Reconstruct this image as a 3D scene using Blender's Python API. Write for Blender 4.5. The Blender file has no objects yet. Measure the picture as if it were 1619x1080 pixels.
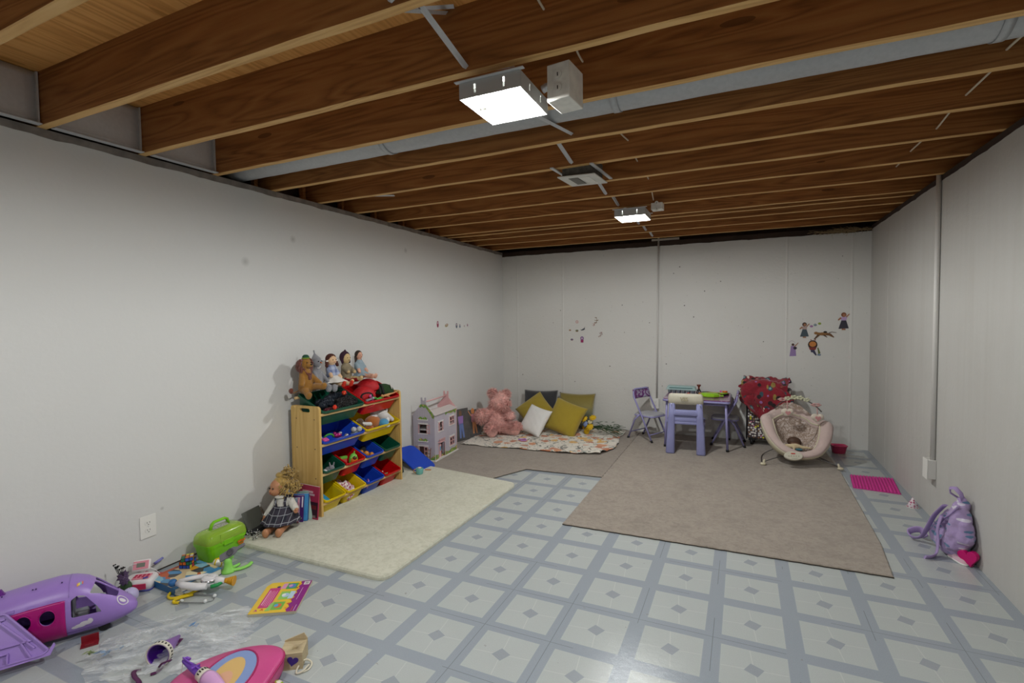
import bpy, bmesh, math, random
from math import sin, cos, pi, radians as R
from mathutils import Vector, Matrix, Euler
random.seed(7)
sc = bpy.context.scene
col = sc.collection

# ------------------------------------------------------------------ camera
cam_d = bpy.data.cameras.new('camera')
cam_d.sensor_width = 36.0
cam_d.lens = 36.0 * 789.65 / 1619
cam_d.clip_start = 0.05
cam = bpy.data.objects.new('camera', cam_d)
col.objects.link(cam)
YAW, PITCH, ROLL = -0.43254, -0.04208, -0.01155
_fw = Vector((sin(YAW)*cos(PITCH), cos(YAW)*cos(PITCH), sin(PITCH)))
_r = Vector((cos(YAW), -sin(YAW), 0)); _u = _r.cross(_fw)
_r2 = _r*cos(ROLL) + _u*sin(ROLL); _u2 = -_r*sin(ROLL) + _u*cos(ROLL)
cam.matrix_world = Matrix(((_r2.x, _u2.x, -_fw.x, 0), (_r2.y, _u2.y, -_fw.y, 0), (_r2.z, _u2.z, -_fw.z, 1.33005), (0, 0, 0, 1)))
sc.camera = cam

# ------------------------------------------------------------------ world, exposure
w = bpy.data.worlds.new('world'); sc.world = w; w.use_nodes = True
w.node_tree.nodes['Background'].inputs[0].default_value = (1, 1, 1, 1)
w.node_tree.nodes['Background'].inputs[1].default_value = 0.0
sc.view_settings.view_transform = 'Standard'
sc.view_settings.look = 'None'
sc.view_settings.gamma = 1.0
sc.view_settings.use_curve_mapping = False
sc.view_settings.exposure = 0.0
LAMP_W = 90.0          # watts per ceiling lamp
# room: left wall x=-2.862, right wall x=1.139, back wall y=5.926, rear wall y=-2.6
XL, XR, YB, YF, HW, HJ, HS = -2.862, 1.139, 5.926, -2.6, 2.175, 2.215, 2.45

# ------------------------------------------------------------------ helpers
def C(h, a=1.0):
    h = h.lstrip('#'); v = [int(h[i:i+2], 16)/255 for i in (0, 2, 4)]
    return tuple((x/12.92 if x <= .04045 else ((x+.055)/1.055)**2.4) for x in v) + (a,)
MATS = {}
def mat(name, color='#888888', rough=0.6, metal=0.0, bump=0.0, bscale=200.0, var=0.0, vscale=6.0, sheen=0.0, alpha=1.0,
        trans=0.0, emit=0.0, coat=0.0, spec=0.5, ior=1.45):
    if name in MATS: return MATS[name]
    m = bpy.data.materials.new(name); m.use_nodes = True; nt = m.node_tree; b = nt.nodes['Principled BSDF']
    c = C(color) if isinstance(color, str) else color
    b.inputs['Base Color'].default_value = c
    b.inputs['Roughness'].default_value = rough; b.inputs['Metallic'].default_value = metal
    b.inputs['Specular IOR Level'].default_value = spec; b.inputs['IOR'].default_value = ior
    if sheen: b.inputs['Sheen Weight'].default_value = sheen; b.inputs['Sheen Roughness'].default_value = .6
    if coat: b.inputs['Coat Weight'].default_value = coat
    if trans: b.inputs['Transmission Weight'].default_value = trans
    if alpha < 1: b.inputs['Alpha'].default_value = alpha
    if emit: b.inputs['Emission Color'].default_value = c; b.inputs['Emission Strength'].default_value = emit
    tc = nt.nodes.new('ShaderNodeTexCoord')
    if var:
        n = nt.nodes.new('ShaderNodeTexNoise'); n.inputs['Scale'].default_value = vscale; n.inputs['Detail'].default_value = 4
        nt.links.new(tc.outputs['Object'], n.inputs['Vector'])
        mr = nt.nodes.new('ShaderNodeMapRange'); mr.inputs[1].default_value = .3; mr.inputs[2].default_value = .7
        mr.inputs[3].default_value = 1-var; mr.inputs[4].default_value = 1+var
        nt.links.new(n.outputs['Fac'], mr.inputs[0])
        vm = nt.nodes.new('ShaderNodeVectorMath'); vm.operation = 'SCALE'; vm.inputs[0].default_value = c[:3]
        nt.links.new(mr.outputs[0], vm.inputs['Scale']); nt.links.new(vm.outputs[0], b.inputs['Base Color'])
    if bump:
        n = nt.nodes.new('ShaderNodeTexNoise'); n.inputs['Scale'].default_value = bscale; n.inputs['Detail'].default_value = 3
        nt.links.new(tc.outputs['Object'], n.inputs['Vector'])
        bp = nt.nodes.new('ShaderNodeBump'); bp.inputs['Strength'].default_value = bump; bp.inputs['Distance'].default_value = .01
        nt.links.new(n.outputs['Fac'], bp.inputs['Height']); nt.links.new(bp.outputs[0], b.inputs['Normal'])
    MATS[name] = m
    return m
class N:
    """tiny expression helper over math nodes"""
    def __init__(s, m): s.nt = m.node_tree
    def m(s, op, a, b=None, c=None):
        n = s.nt.nodes.new('ShaderNodeMath'); n.operation = op
        for i, x in enumerate((a, b, c)):
            if x is None: continue
            if isinstance(x, (int, float)): n.inputs[i].default_value = x
            else: s.nt.links.new(x, n.inputs[i])
        return n.outputs[0]
    def mix(s, f, a, b):
        n = s.nt.nodes.new('ShaderNodeMix'); n.data_type = 'RGBA'
        for i, x in ((0, f), (6, a), (7, b)):
            if isinstance(x, (int, float)): n.inputs[i].default_value = x
            elif isinstance(x, str): n.inputs[i].default_value = C(x)
            elif isinstance(x, tuple): n.inputs[i].default_value = x
            else: s.nt.links.new(x, n.inputs[i])
        return n.outputs[2]
    def co(s, scale=(1, 1, 1), loc=(0, 0, 0), rot=(0, 0, 0), kind='Object'):
        t = s.nt.nodes.new('ShaderNodeTexCoord'); mp = s.nt.nodes.new('ShaderNodeMapping')
        mp.inputs['Scale'].default_value = scale; mp.inputs['Location'].default_value = loc; mp.inputs['Rotation'].default_value = rot
        s.nt.links.new(t.outputs[kind], mp.inputs[0]); return mp.outputs[0]
    def sep(s, v):
        n = s.nt.nodes.new('ShaderNodeSeparateXYZ'); s.nt.links.new(v, n.inputs[0]); return n.outputs
    def noise(s, v, scale=5, detail=4, rough=.5, dist=0):
        n = s.nt.nodes.new('ShaderNodeTexNoise'); s.nt.links.new(v, n.inputs['Vector'])
        n.inputs['Scale'].default_value = scale; n.inputs['Detail'].default_value = detail
        n.inputs['Roughness'].default_value = rough; n.inputs['Distortion'].default_value = dist
        return n.outputs['Fac']
    def voro(s, v, scale=5, out='Distance', rnd=1.0):
        n = s.nt.nodes.new('ShaderNodeTexVoronoi'); s.nt.links.new(v, n.inputs['Vector'])
        n.inputs['Scale'].default_value = scale; n.inputs['Randomness'].default_value = rnd
        return n.outputs[out]
    def ramp(s, f, stops, interp='LINEAR'):
        n = s.nt.nodes.new('ShaderNodeValToRGB'); s.nt.links.new(f, n.inputs[0]); r = n.color_ramp; r.interpolation = interp
        while len(r.elements) < len(stops): r.elements.new(.5)
        for e, (p, c) in zip(r.elements, stops): e.position = p; e.color = C(c) if isinstance(c, str) else c
        return n.outputs[0]
    def bump(s, h, strength=.3, dist=.01):
        n = s.nt.nodes.new('ShaderNodeBump'); n.inputs['Strength'].default_value = strength; n.inputs['Distance'].default_value = dist
        s.nt.links.new(h, n.inputs['Height']); return n.outputs[0]
    def set(s, color=None, normal=None, rough=None, alpha=None):
        b = s.nt.nodes['Principled BSDF']
        for k, x in (('Base Color', color), ('Normal', normal), ('Roughness', rough), ('Alpha', alpha)):
            if x is not None: s.nt.links.new(x, b.inputs[k])

def align(d):
    d = Vector(d).normalized()
    return d.to_track_quat('Z', 'Y').to_matrix()
class MB:
    def __init__(s): s.v = []; s.f = []; s.mi = []; s.sm = []; s.m = 0; s.M = None
    def add(s, vs, fs, sm=False, M=None):
        o = len(s.v)
        for p in vs:
            p = Vector(p)
            if M is not None: p = M @ p
            if s.M is not None: p = s.M @ p
            s.v.append(p)
        for f in fs: s.f.append([i+o for i in f]); s.mi.append(s.m); s.sm.append(sm)
        return s
    def box(s, c, d, rot=None, M=None):
        x, y, z = d[0]/2, d[1]/2, d[2]/2
        vs = [Vector(p) for p in ((-x,-y,-z),(x,-y,-z),(x,y,-z),(-x,y,-z),(-x,-y,z),(x,-y,z),(x,y,z),(-x,y,z))]
        if rot is not None:
            rm = Euler(rot).to_matrix() if not isinstance(rot, Matrix) else rot
            vs = [rm @ p for p in vs]
        c = Vector(c)
        return s.add([p+c for p in vs], [(0,3,2,1),(4,5,6,7),(0,1,5,4),(1,2,6,5),(2,3,7,6),(3,0,4,7)], False, M)
    def bb(s, x0, x1, y0, y1, z0, z1, M=None):
        return s.box(((x0+x1)/2, (y0+y1)/2, (z0+z1)/2), (abs(x1-x0), abs(y1-y0), abs(z1-z0)), None, M)
    def tube(s, pts, r, n=8, closed=False, cap=True, flat=None):
        pts = [Vector(p) for p in pts]; K = len(pts)
        rs = r if isinstance(r, (list, tuple)) else [r]*K
        vs = []; up = Vector((0, 0, 1)); prev = None
        for i, p in enumerate(pts):
            if closed: t = pts[(i+1) % K]-pts[i-1]
            else: t = pts[min(i+1, K-1)]-pts[max(i-1, 0)]
            t = t.normalized() if t.length > 1e-9 else Vector((0, 0, 1))
            if prev is None:
                a = t.cross(up)
                if a.length < .05: a = t.cross(Vector((1, 0, 0)))
            else: a = prev - t*prev.dot(t)
            a.normalize(); prev = a; b = t.cross(a)
            for k in range(n):
                q = 2*pi*k/n
                vs.append(p + a*cos(q)*rs[i]*(flat[0] if flat else 1) + b*sin(q)*rs[i]*(flat[1] if flat else 1))
        fs = []
        for i in range(K if closed else K-1):
            j = (i+1) % K
            for k in range(n): fs.append((i*n+k, i*n+(k+1) % n, j*n+(k+1) % n, j*n+k))
        s.add(vs, fs, True)
        if cap and not closed: s.add(vs[:n], [tuple(range(n-1, -1, -1))]); s.add(vs[-n:], [tuple(range(n))])
        return s
    def cyl(s, p0, p1, r, r1=None, n=20, cap=True): return s.tube([p0, p1], [r, r if r1 is None else r1], n, False, cap)
    def ball(s, c, r, n=14, rot=None, M=None):
        r = r if isinstance(r, (list, tuple)) else (r, r, r); h = n//2+1; vs = []; fs = []
        for i in range(h+1):
            a = pi*i/h
            for k in range(n): vs.append(Vector((sin(a)*cos(2*pi*k/n)*r[0], sin(a)*sin(2*pi*k/n)*r[1], cos(a)*r[2])))
        if rot is not None:
            rm = Euler(rot).to_matrix() if not isinstance(rot, Matrix) else rot
            vs = [rm @ p for p in vs]
        vs = [p+Vector(c) for p in vs]
        for i in range(h):
            for k in range(n):
                a, b, d, e = i*n+k, i*n+(k+1) % n, (i+1)*n+(k+1) % n, (i+1)*n+k
                if i == 0: fs.append((a, e, d))
                elif i == h-1: fs.append((a, e, b))
                else: fs.append((a, e, d, b))
        return s.add(vs, fs, True, M)
    def cap(s, p0, p1, r0, r1=None, n=12):
        """capsule for blobs"""
        r1 = r0 if r1 is None else r1; p0 = Vector(p0); p1 = Vector(p1)
        L = (p1-p0).length; k = max(2, int(L/(min(r0, r1)*.5))+1)
        for i in range(k+1):
            t = i/k; s.ball(p0.lerp(p1, t), r0+(r1-r0)*t, n)
        return s
    def lathe(s, prof, n=24, M=None, c=(0, 0, 0), arc=2*pi):
        K = len(prof); vs = []; full = abs(arc-2*pi) < 1e-6; nn = n if full else n+1
        for r, z in prof:
            for k in range(nn): a = arc*k/n; vs.append((c[0]+r*cos(a), c[1]+r*sin(a), c[2]+z))
        fs = []
        for i in range(K-1):
            for k in range(n if full else n):
                a = i*nn+k; b = i*nn+(k+1) % nn
                fs.append((a, b, b+nn, a+nn))
        return s.add(vs, fs, True, M)
    def prism(s, poly, z0, z1, M=None, sm=False):
        n = len(poly); vs = [(x, y, z0) for x, y in poly]+[(x, y, z1) for x, y in poly]
        s.add(vs, [tuple(range(n-1, -1, -1)), tuple(range(n, 2*n))], False, M)
        return s.add(vs, [(i, (i+1) % n, n+(i+1) % n, n+i) for i in range(n)], sm, M)
    def grid(s, fn, nu, nv, sm=True, M=None, cu=False):
        vs = [fn(i/nu, j/nv) for i in range(nu+1) for j in range(nv+1)]
        fs = [(i*(nv+1)+j, (i+1)*(nv+1)+j, (i+1)*(nv+1)+j+1, i*(nv+1)+j+1) for i in range(nu) for j in range(nv)]
        return s.add(vs, fs, sm, M)
    def text(s, body, size, M, depth=0.0006, align_x='CENTER', bold=0.0):
        cu = bpy.data.curves.new('t', 'FONT'); cu.body = body; cu.size = size; cu.align_x = align_x; cu.align_y = 'CENTER'
        cu.extrude = depth; cu.offset = bold; cu.resolution_u = 3
        o = bpy.data.objects.new('t', cu); col.objects.link(o)
        dg = bpy.context.evaluated_depsgraph_get(); dg.update(); me = bpy.data.meshes.new_from_object(o.evaluated_get(dg))
        s.add([v.co.copy() for v in me.vertices], [list(p.vertices) for p in me.polygons], False, M)
        bpy.data.objects.remove(o); bpy.data.curves.remove(cu); bpy.data.meshes.remove(me)
        return s
    def mesh(s, name, mats):
        me = bpy.data.meshes.new(name); me.from_pydata([tuple(p) for p in s.v], [], s.f)
        ms = mats if isinstance(mats, (list, tuple)) else [mats]
        for m in ms: me.materials.append(m)
        me.polygons.foreach_set('material_index', s.mi); me.polygons.foreach_set('use_smooth', s.sm)
        bm = bmesh.new(); bm.from_mesh(me); bmesh.ops.remove_doubles(bm, verts=bm.verts, dist=1e-6)
        bmesh.ops.recalc_face_normals(bm, faces=bm.faces); bm.to_mesh(me); bm.free()
        me.update(); return me
    def build(s, name, mats, parent=None, loc=(0, 0, 0), rot=(0, 0, 0), bevel=0.0, seg=2, remesh=0.0, smooth=0, solid=0.0, sub=0, disp=0.0, dscale=.05):
        o = bpy.data.objects.new(name, s.mesh(name, mats)); col.objects.link(o)
        o.location = loc; o.rotation_euler = rot
        if parent is not None: o.parent = parent
        if remesh:
            md = o.modifiers.new('remesh', 'REMESH'); md.mode = 'VOXEL'; md.voxel_size = remesh; md.use_smooth_shade = True
        if smooth:
            md = o.modifiers.new('smooth', 'SMOOTH'); md.iterations = smooth; md.factor = .5
        if disp:
            tx = bpy.data.textures.new('clouds', 'CLOUDS'); tx.noise_scale = dscale
            md = o.modifiers.new('disp', 'DISPLACE'); md.texture = tx; md.strength = disp; md.texture_coords = 'LOCAL'
        if solid:
            md = o.modifiers.new('solid', 'SOLIDIFY'); md.thickness = solid; md.offset = 0
        if bevel:
            md = o.modifiers.new('bevel', 'BEVEL'); md.width = bevel; md.segments = seg; md.limit_method = 'ANGLE'; md.angle_limit = R(40); md.harden_normals = False
            for p in o.data.polygons: p.use_smooth = True
            o.data.set_sharp_from_angle(angle=R(50))
        if sub:
            md = o.modifiers.new('sub', 'SUBSURF'); md.levels = sub; md.render_levels = sub
        return o
def cut(o, cutters):
    """apply the object's modifiers and carve the cutter shapes out of it"""
    cs = []
    for mb in cutters:
        c = mb.build('c', MATS.get('_c') or mat('_c')); cs.append(c)
        c.parent = o.parent; c.location = o.location; c.rotation_euler = o.rotation_euler
        md = o.modifiers.new('b', 'BOOLEAN'); md.operation = 'DIFFERENCE'; md.object = c; md.solver = 'EXACT'
    mods = [m for m in o.modifiers if m.type == 'BEVEL']
    dg = bpy.context.evaluated_depsgraph_get(); dg.update()
    me = bpy.data.meshes.new_from_object(o.evaluated_get(dg)); me.name = o.name
    nm = len(o.data.materials)
    o.modifiers.clear(); old = o.data; o.data = me
    while len(me.materials) > nm: me.materials.pop()
    for p in me.polygons:
        if p.material_index >= nm: p.material_index = 0
    for c in cs: bpy.data.objects.remove(c)
    return o
def tag(o, label, cat, group=None):
    o['label'] = label; o['category'] = cat
    if group: o['group'] = group
    return o
def T(name, label, cat, loc=(0, 0, 0), rz=0.0, group=None, rot=None):
    o = bpy.data.objects.new(name, None); col.objects.link(o); o.empty_display_size = .05
    o.location = loc; o.rotation_euler = rot if rot else (0, 0, rz)
    return tag(o, label, cat, group)
def struct(o): o['kind'] = 'structure'; return o
def dup(root, label, loc=None, rz=None, rot=None, group=None):
    r = root.copy(); col.objects.link(r); r['label'] = label
    if group: r['group'] = group
    if loc is not None: r.location = loc
    if rz is not None: r.rotation_euler = (0, 0, rz)
    if rot is not None: r.rotation_euler = rot
    def rec(a, b):
        for ch in list(a.children):
            c = ch.copy(); col.objects.link(c); c.parent = b; c.matrix_parent_inverse = ch.matrix_parent_inverse; rec(ch, c)
    rec(root, r)
    return r
def rrect(w, h, r, n=5):
    p = []
    for cx, cy, a0 in ((w/2-r, h/2-r, 0), (-w/2+r, h/2-r, 90), (-w/2+r, -h/2+r, 180), (w/2-r, -h/2+r, 270)):
        for i in range(n+1): a = R(a0+90*i/n); p.append((cx+r*cos(a), cy+r*sin(a)))
    return p
def frame(o, x, y):
    """matrix with local x,y axes in world directions"""
    x = Vector(x).normalized(); y = Vector(y); y = (y-x*y.dot(x)).normalized(); z = x.cross(y)
    return Matrix(((x.x, y.x, z.x, o[0]), (x.y, y.y, z.y, o[1]), (x.z, y.z, z.z, o[2]), (0, 0, 0, 1)))
def nz(x, y=0.0, z=0.0):
    """cheap smooth pseudo-noise in -1..1"""
    return (sin(x*1.7+y*2.3+z*1.1)+sin(x*3.1-y*1.9+z*2.7+1.3)*.6+sin(-x*5.3+y*4.1+z*3.3+2.1)*.4+sin(x*8.9+y*7.3-z*6.1)*.25)/2.25
# ------------------------------------------------------------------ room materials
SMUDGE = ((2.184, 1.722, .035), (2.560, 1.915, .03), (3.852, 1.995, .03), (1.63, .33, .012), (1.42, .09, .02))
def tile_mat():
    m = mat('vinyl tile floor', '#9aa0a4', rough=.32, spec=.5); n = N(m)
    co = n.co(kind='Object'); X, Y, Z = n.sep(co)
    # centre of one tile at (-1.475, 2.039), pitch 0.3048
    u = n.m('DIVIDE', n.m('ADD', X, 1.4748), .3048); v = n.m('DIVIDE', n.m('SUBTRACT', Y, 2.0391), .3048)
    fu = n.m('SUBTRACT', n.m('FRACT', n.m('ADD', u, 100.5)), .5); fv = n.m('SUBTRACT', n.m('FRACT', n.m('ADD', v, 100.5)), .5)
    au = n.m('ABSOLUTE', fu); av = n.m('ABSOLUTE', fv)
    mx = n.m('MAXIMUM', au, av)
    inner = n.m('LESS_THAN', mx, .388)
    edge = n.m('LESS_THAN', n.m('ABSOLUTE', n.m('SUBTRACT', mx, .388)), .008)
    a = R(27)
    du = n.m('ABSOLUTE', n.m('ADD', n.m('MULTIPLY', fu, cos(a)), n.m('MULTIPLY', fv, -sin(a))))
    dv = n.m('ABSOLUTE', n.m('ADD', n.m('MULTIPLY', fu, sin(a)), n.m('MULTIPLY', fv, cos(a))))
    dia = n.m('LESS_THAN', n.m('MAXIMUM', du, dv), .087)
    cross = n.m('LESS_THAN', n.m('MINIMUM', n.m('ABSOLUTE', n.m('ADD', fu, n.m('MULTIPLY', fv, .12))), n.m('ABSOLUTE', n.m('SUBTRACT', fv, n.m('MULTIPLY', fu, .12)))), .006)
    cross = n.m('MULTIPLY', cross, .75)
    seam = n.m('GREATER_THAN', mx, .4955)
    tn = n.noise(co, 260, 2)
    base = n.mix(tn, '#8a939b', '#9aa2aa')
    base = n.mix(inner, base, n.mix(tn, '#a6acab', '#b4b9b8'))
    base = n.mix(n.m('MULTIPLY', inner, cross), base, '#bcc0bd')
    base = n.mix(n.m('MULTIPLY', edge, .35), base, '#b8bcb8')
    base = n.mix(dia, base, n.mix(tn, '#8c949a', '#9aa1a6'))
    base = n.mix(n.m('MULTIPLY', seam, n.m('GREATER_THAN', n.noise(co, 1.7, 1), .50)), base, '#787e84')
    g = n.noise(co, 2.2, 5)
    base = n.mix(n.m('MULTIPLY', n.m('GREATER_THAN', n.noise(co, 30, 2), .76), .5), base, '#86807a')
    sp = n.m('LESS_THAN', n.voro(co, 6), .012)
    base = n.mix(n.m('MULTIPLY', sp, .8), base, '#4b453f')
    h = n.m('ADD', n.noise(co, 320, 2), n.m('MULTIPLY', n.noise(co, 40, 3), 1.2))
    r = n.m('ADD', .10, n.m('MULTIPLY', g, .18))
    n.set(base, n.bump(h, .12, .004), r); return m
def wall_mat(name, c1, c2, pits=0.0, stain=0.0, rough=.62, smudge=()):
    m = mat(name, c1, rough=rough); n = N(m); co = n.co()
    base = n.mix(n.noise(co, 1.3, 5), c1, c2)
    if pits:
        p = n.m('LESS_THAN', n.voro(co, 7.5), .055*pits)
        p2 = n.m('LESS_THAN', n.voro(co, 19), .05*pits)
        base = n.mix(n.m('MULTIPLY', n.m('MAXIMUM', p, p2), n.m('MULTIPLY', n.m('GREATER_THAN', n.noise(co, 2.5, 2), .47), .85)), base, '#5c5a55')
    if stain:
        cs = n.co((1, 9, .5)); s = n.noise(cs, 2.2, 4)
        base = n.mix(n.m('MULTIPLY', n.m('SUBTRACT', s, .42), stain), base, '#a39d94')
    for (sy_, sz_, r_) in smudge:
        q = n.sep(co); d = n.m('SQRT', n.m('ADD', n.m('POWER', n.m('SUBTRACT', q[1], sy_), 2), n.m('POWER', n.m('SUBTRACT', q[2], sz_), 2)))
        base = n.mix(n.m('MULTIPLY', n.m('SUBTRACT', 1, n.m('MINIMUM', n.m('DIVIDE', d, r_), 1)), .45), base, '#7f7d78')
    h = n.m('ADD', n.noise(co, 45, 4), n.m('MULTIPLY', n.noise(co, 7, 3), 1.5))
    n.set(base, n.bump(h, .16 if pits or stain else .07, .01)); return m
def wood_mat(name, dark, mid, light, scale=1.0, along='x', rough=.62):
    m = mat(name, mid, rough=rough, spec=.3); n = N(m)
    s = {'x': (.35, 5, 5), 'y': (5, .35, 5), 'z': (5, 5, .35)}[along]
    s = tuple(a*scale for a in s)
    # each object has its own grain: offset by the object's place
    tc = n.nt.nodes.new('ShaderNodeObjectInfo'); co0 = n.co(s)
    va = n.nt.nodes.new('ShaderNodeVectorMath'); va.operation = 'ADD'; n.nt.links.new(co0, va.inputs[0])
    cr = n.nt.nodes.new('ShaderNodeCombineXYZ')
    for i in range(3): n.nt.links.new(n.m('MULTIPLY', tc.outputs['Random'], 37.0), cr.inputs[i])
    n.nt.links.new(cr.outputs[0], va.inputs[1]); co = va.outputs[0]
    a = n.noise(co, 1.6, 2, .5, .6)
    rings = n.m('FRACT', n.m('MULTIPLY', a, 11))
    rings = n.m('ABSOLUTE', n.m('SUBTRACT', rings, .5))
    fine = n.noise(co, 14, 3, .6)
    t = n.m('ADD', n.m('MULTIPLY', rings, .9), n.m('MULTIPLY', fine, .55))
    c = n.ramp(t, [(.12, dark), (.5, mid), (.95, light)])
    big = n.noise(co, .7, 3)
    c = n.mix(n.m('MULTIPLY', big, .5), c, mid)
    kn = n.voro(n.co(tuple({'x': (1.6, 7, 7), 'y': (7, 1.6, 7), 'z': (7, 7, 1.6)}[along])), 1.0)
    k = n.m('MULTIPLY', n.m('LESS_THAN', kn, .10), .75)
    c = n.mix(k, c, dark)
    n.set(c, n.bump(t, .08, .004)); return m
M_tile = tile_mat()
M_wl = wall_mat('painted wall', '#d6d6d4', '#d0d0cd', smudge=SMUDGE)
M_wb = wall_mat('painted concrete', '#d6d5d1', '#cdccc7', pits=1.0)
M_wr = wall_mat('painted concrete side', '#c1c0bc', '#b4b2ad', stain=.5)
M_joist = wood_mat('joist wood', '#5c3718', '#946133', '#ae7b47')
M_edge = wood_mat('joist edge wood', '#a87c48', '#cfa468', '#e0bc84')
M_ply = wood_mat('plywood subfloor', '#b57c3a', '#dfa25a', '#ecb873', along='y')
M_dk = mat('dark sill wood', '#3a2e28', .8, var=.3, vscale=9)
M_plate = mat('dirty sill plate', '#7d756e', .7, var=.3, vscale=14)
def galv(name='galvanized steel', c1='#c2c4c6', c2='#d6d7d8', rough=.42):
    m = mat(name, c1, rough=rough, metal=.2); n = N(m); co = n.co()
    c = n.mix(n.voro(co, 70, 'Color'), c1, c2)
    c = n.mix(n.m('MULTIPLY', n.noise(co, 9, 3), .5), n.mix(n.noise(co, 60, 2), c1, c2), c1)
    n.set(c, n.bump(n.noise(co, 12, 2), .06, .01), n.m('ADD', .3, n.m('MULTIPLY', n.noise(co, 50, 2), .3))); return m
M_galv = galv()
M_duct = galv('duct steel', '#a8aaac', '#c2c4c5', .5); 
M_white = mat('white plastic', '#e4e3de', .4)
M_black = mat('black plastic', '#151517', .45)
M_conduit = mat('painted conduit', '#cfcdc9', .5)

# ------------------------------------------------------------------ shell
o = struct(MB().bb(XL-.3, XR+.3, YF-.3, YB+.3, -.1, 0).build('floor', M_tile))
mb = MB().bb(XL-.2, XL, YF-.2, YB+.2, 0, HW+.018)
o = struct(mb.build('wall_left', M_wl))
mb = MB().bb(XL-.2, XR+.2, YB, YB+.2, 0, HW-.005)
for x in (-2.653, -2.034, -.84, .416, .984): mb.grid(lambda u, v, x=x: (x-.014+.028*u, YB+.0005-.0035*sin(pi*u)*(1+.3*sin(v*40+x)), .01+v*(HW-.02)), 6, 40)
o = struct(mb.build('wall_back', M_wb))
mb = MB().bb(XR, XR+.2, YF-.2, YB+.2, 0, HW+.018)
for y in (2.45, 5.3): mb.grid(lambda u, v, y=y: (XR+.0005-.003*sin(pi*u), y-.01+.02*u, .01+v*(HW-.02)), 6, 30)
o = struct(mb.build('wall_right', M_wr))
struct(MB().bb(XL-.2, XR+.2, YF-.2, YF, 0, HS).build('wall_front', M_wl))
o = struct(MB().bb(XL-.6, XR+.6, YF-.3, YB+.6, HS, HS+.03).build('ceiling', M_ply))
# joists end on the outer rim boards
struct(MB().bb(XL-.26, XL-.2, YF-.2, YB+.35, HW-.1, HS).build('trim_1', M_dk))
struct(MB().bb(XR+.2, XR+.26, YF-.2, YB+.35, HW-.1, HS).build('trim_2', M_dk))
struct(MB().bb(XL-.2, XR+.2, YB+.2, YB+.26, HW-.1, HS).build('trim_3', M_dk))
# sill plates lying on the walls, with a ragged lower edge against the paint
def ragged(x0, y0, x1, y1, amp, name, m, z0=HW-.012, z1=HJ-.001, depth=.14, inset=.004):
    d = Vector((x1-x0, y1-y0, 0)); L = d.length; d.normalize(); nrm = Vector((d.y, -d.x, 0)); K = int(L/.03)
    mb = MB(); vs = []; fs = []
    for i in range(K+1):
        t = i/K; p = Vector((x0, y0, 0))+d*L*t; rr = amp*(.5+.5*nz(t*L*9.0))**2*1.4+amp*.2*random.random()
        for (off, z) in ((inset, z0-rr), (inset, z1), (-depth, z1), (-depth, z0+.012)): vs.append(p+nrm*off+Vector((0, 0, z)))
    for i in range(K):
        for k in range(4): fs.append((i*4+k, i*4+(k+1) % 4, (i+1)*4+(k+1) % 4, (i+1)*4+k))
    fs += [(0, 1, 2, 3), (K*4+3, K*4+2, K*4+1, K*4)]
    return struct(mb.add(vs, fs).build(name, m))
ragged(XL, YF, XL, YB, .007, 'trim_4', M_plate, z0=HW+.008)
ragged(XL, YB, XR, YB, .006, 'trim_5', mat('dark sill', '#33241b', .8, var=.3), depth=.16)
ragged(XR, YB, XR, YF, .006, 'trim_6', mat('dark sill', '#33241b', .8), z0=HW+.008)

struct(MB().bb(XL-.01, XL+.003, 1.0, 2.0, 0, .006).build('trim_7', M_dk))
# ------------------------------------------------------------------ joists (2x10), bottoms at 2.215
JY = [-2.15, -1.74, -1.33, -.92, -.51, -.1, .33, .755, 1.172, 1.585, 1.985, 2.39, 2.795, 3.19, 3.59, 3.99, 4.44, 4.59, 4.86, 5.23, 5.64]
ordn = ['first', 'second', 'third', 'fourth', 'fifth', 'sixth', 'seventh', 'eighth', 'ninth', 'tenth', 'eleventh', 'twelfth', 'thirteenth', 'fourteenth']
for i, y in enumerate(JY):
    mb = MB(); K = 60; x0, x1 = XL-.19, XR+.19; vs = []; fs = []
    for k in range(K+1):
        x = x0+(x1-x0)*k/K; w1 = .0025*nz(x*2.1+i*5); w2 = .0025*nz(x*2.7+i*9+2); b = .002*nz(x*3+i*3)
        vs += [(x, y+w1, HJ+b+.002), (x, y+.004+w1, HJ+b), (x, y+.034+w2, HJ+b), (x, y+.038+w2, HJ+b+.002), (x, y+.038+w2, HS), (x, y+w1, HS)]
    for k in range(K):
        for j in range(6): fs.append((k*6+j, k*6+(j+1) % 6, (k+1)*6+(j+1) % 6, (k+1)*6+j))
    fs += [tuple(range(6)), tuple(K*6+j for j in range(5, -1, -1))]
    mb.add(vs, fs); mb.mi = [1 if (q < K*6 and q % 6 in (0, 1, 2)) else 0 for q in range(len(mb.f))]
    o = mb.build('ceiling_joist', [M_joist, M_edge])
    n_back = len(JY)-1-i
    if y < .7: lab = 'bare wooden ceiling joist in the part of the room behind the camera'
    else: lab = 'bare brown wooden ceiling joist, %s one counted from the back wall' % ordn[n_back]
    if abs(y-.755) < .01: lab = 'bare wooden ceiling joist cut off by the top left corner of the photo'
    tag(o, lab, 'joist', 'bare wooden ceiling joists')
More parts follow.
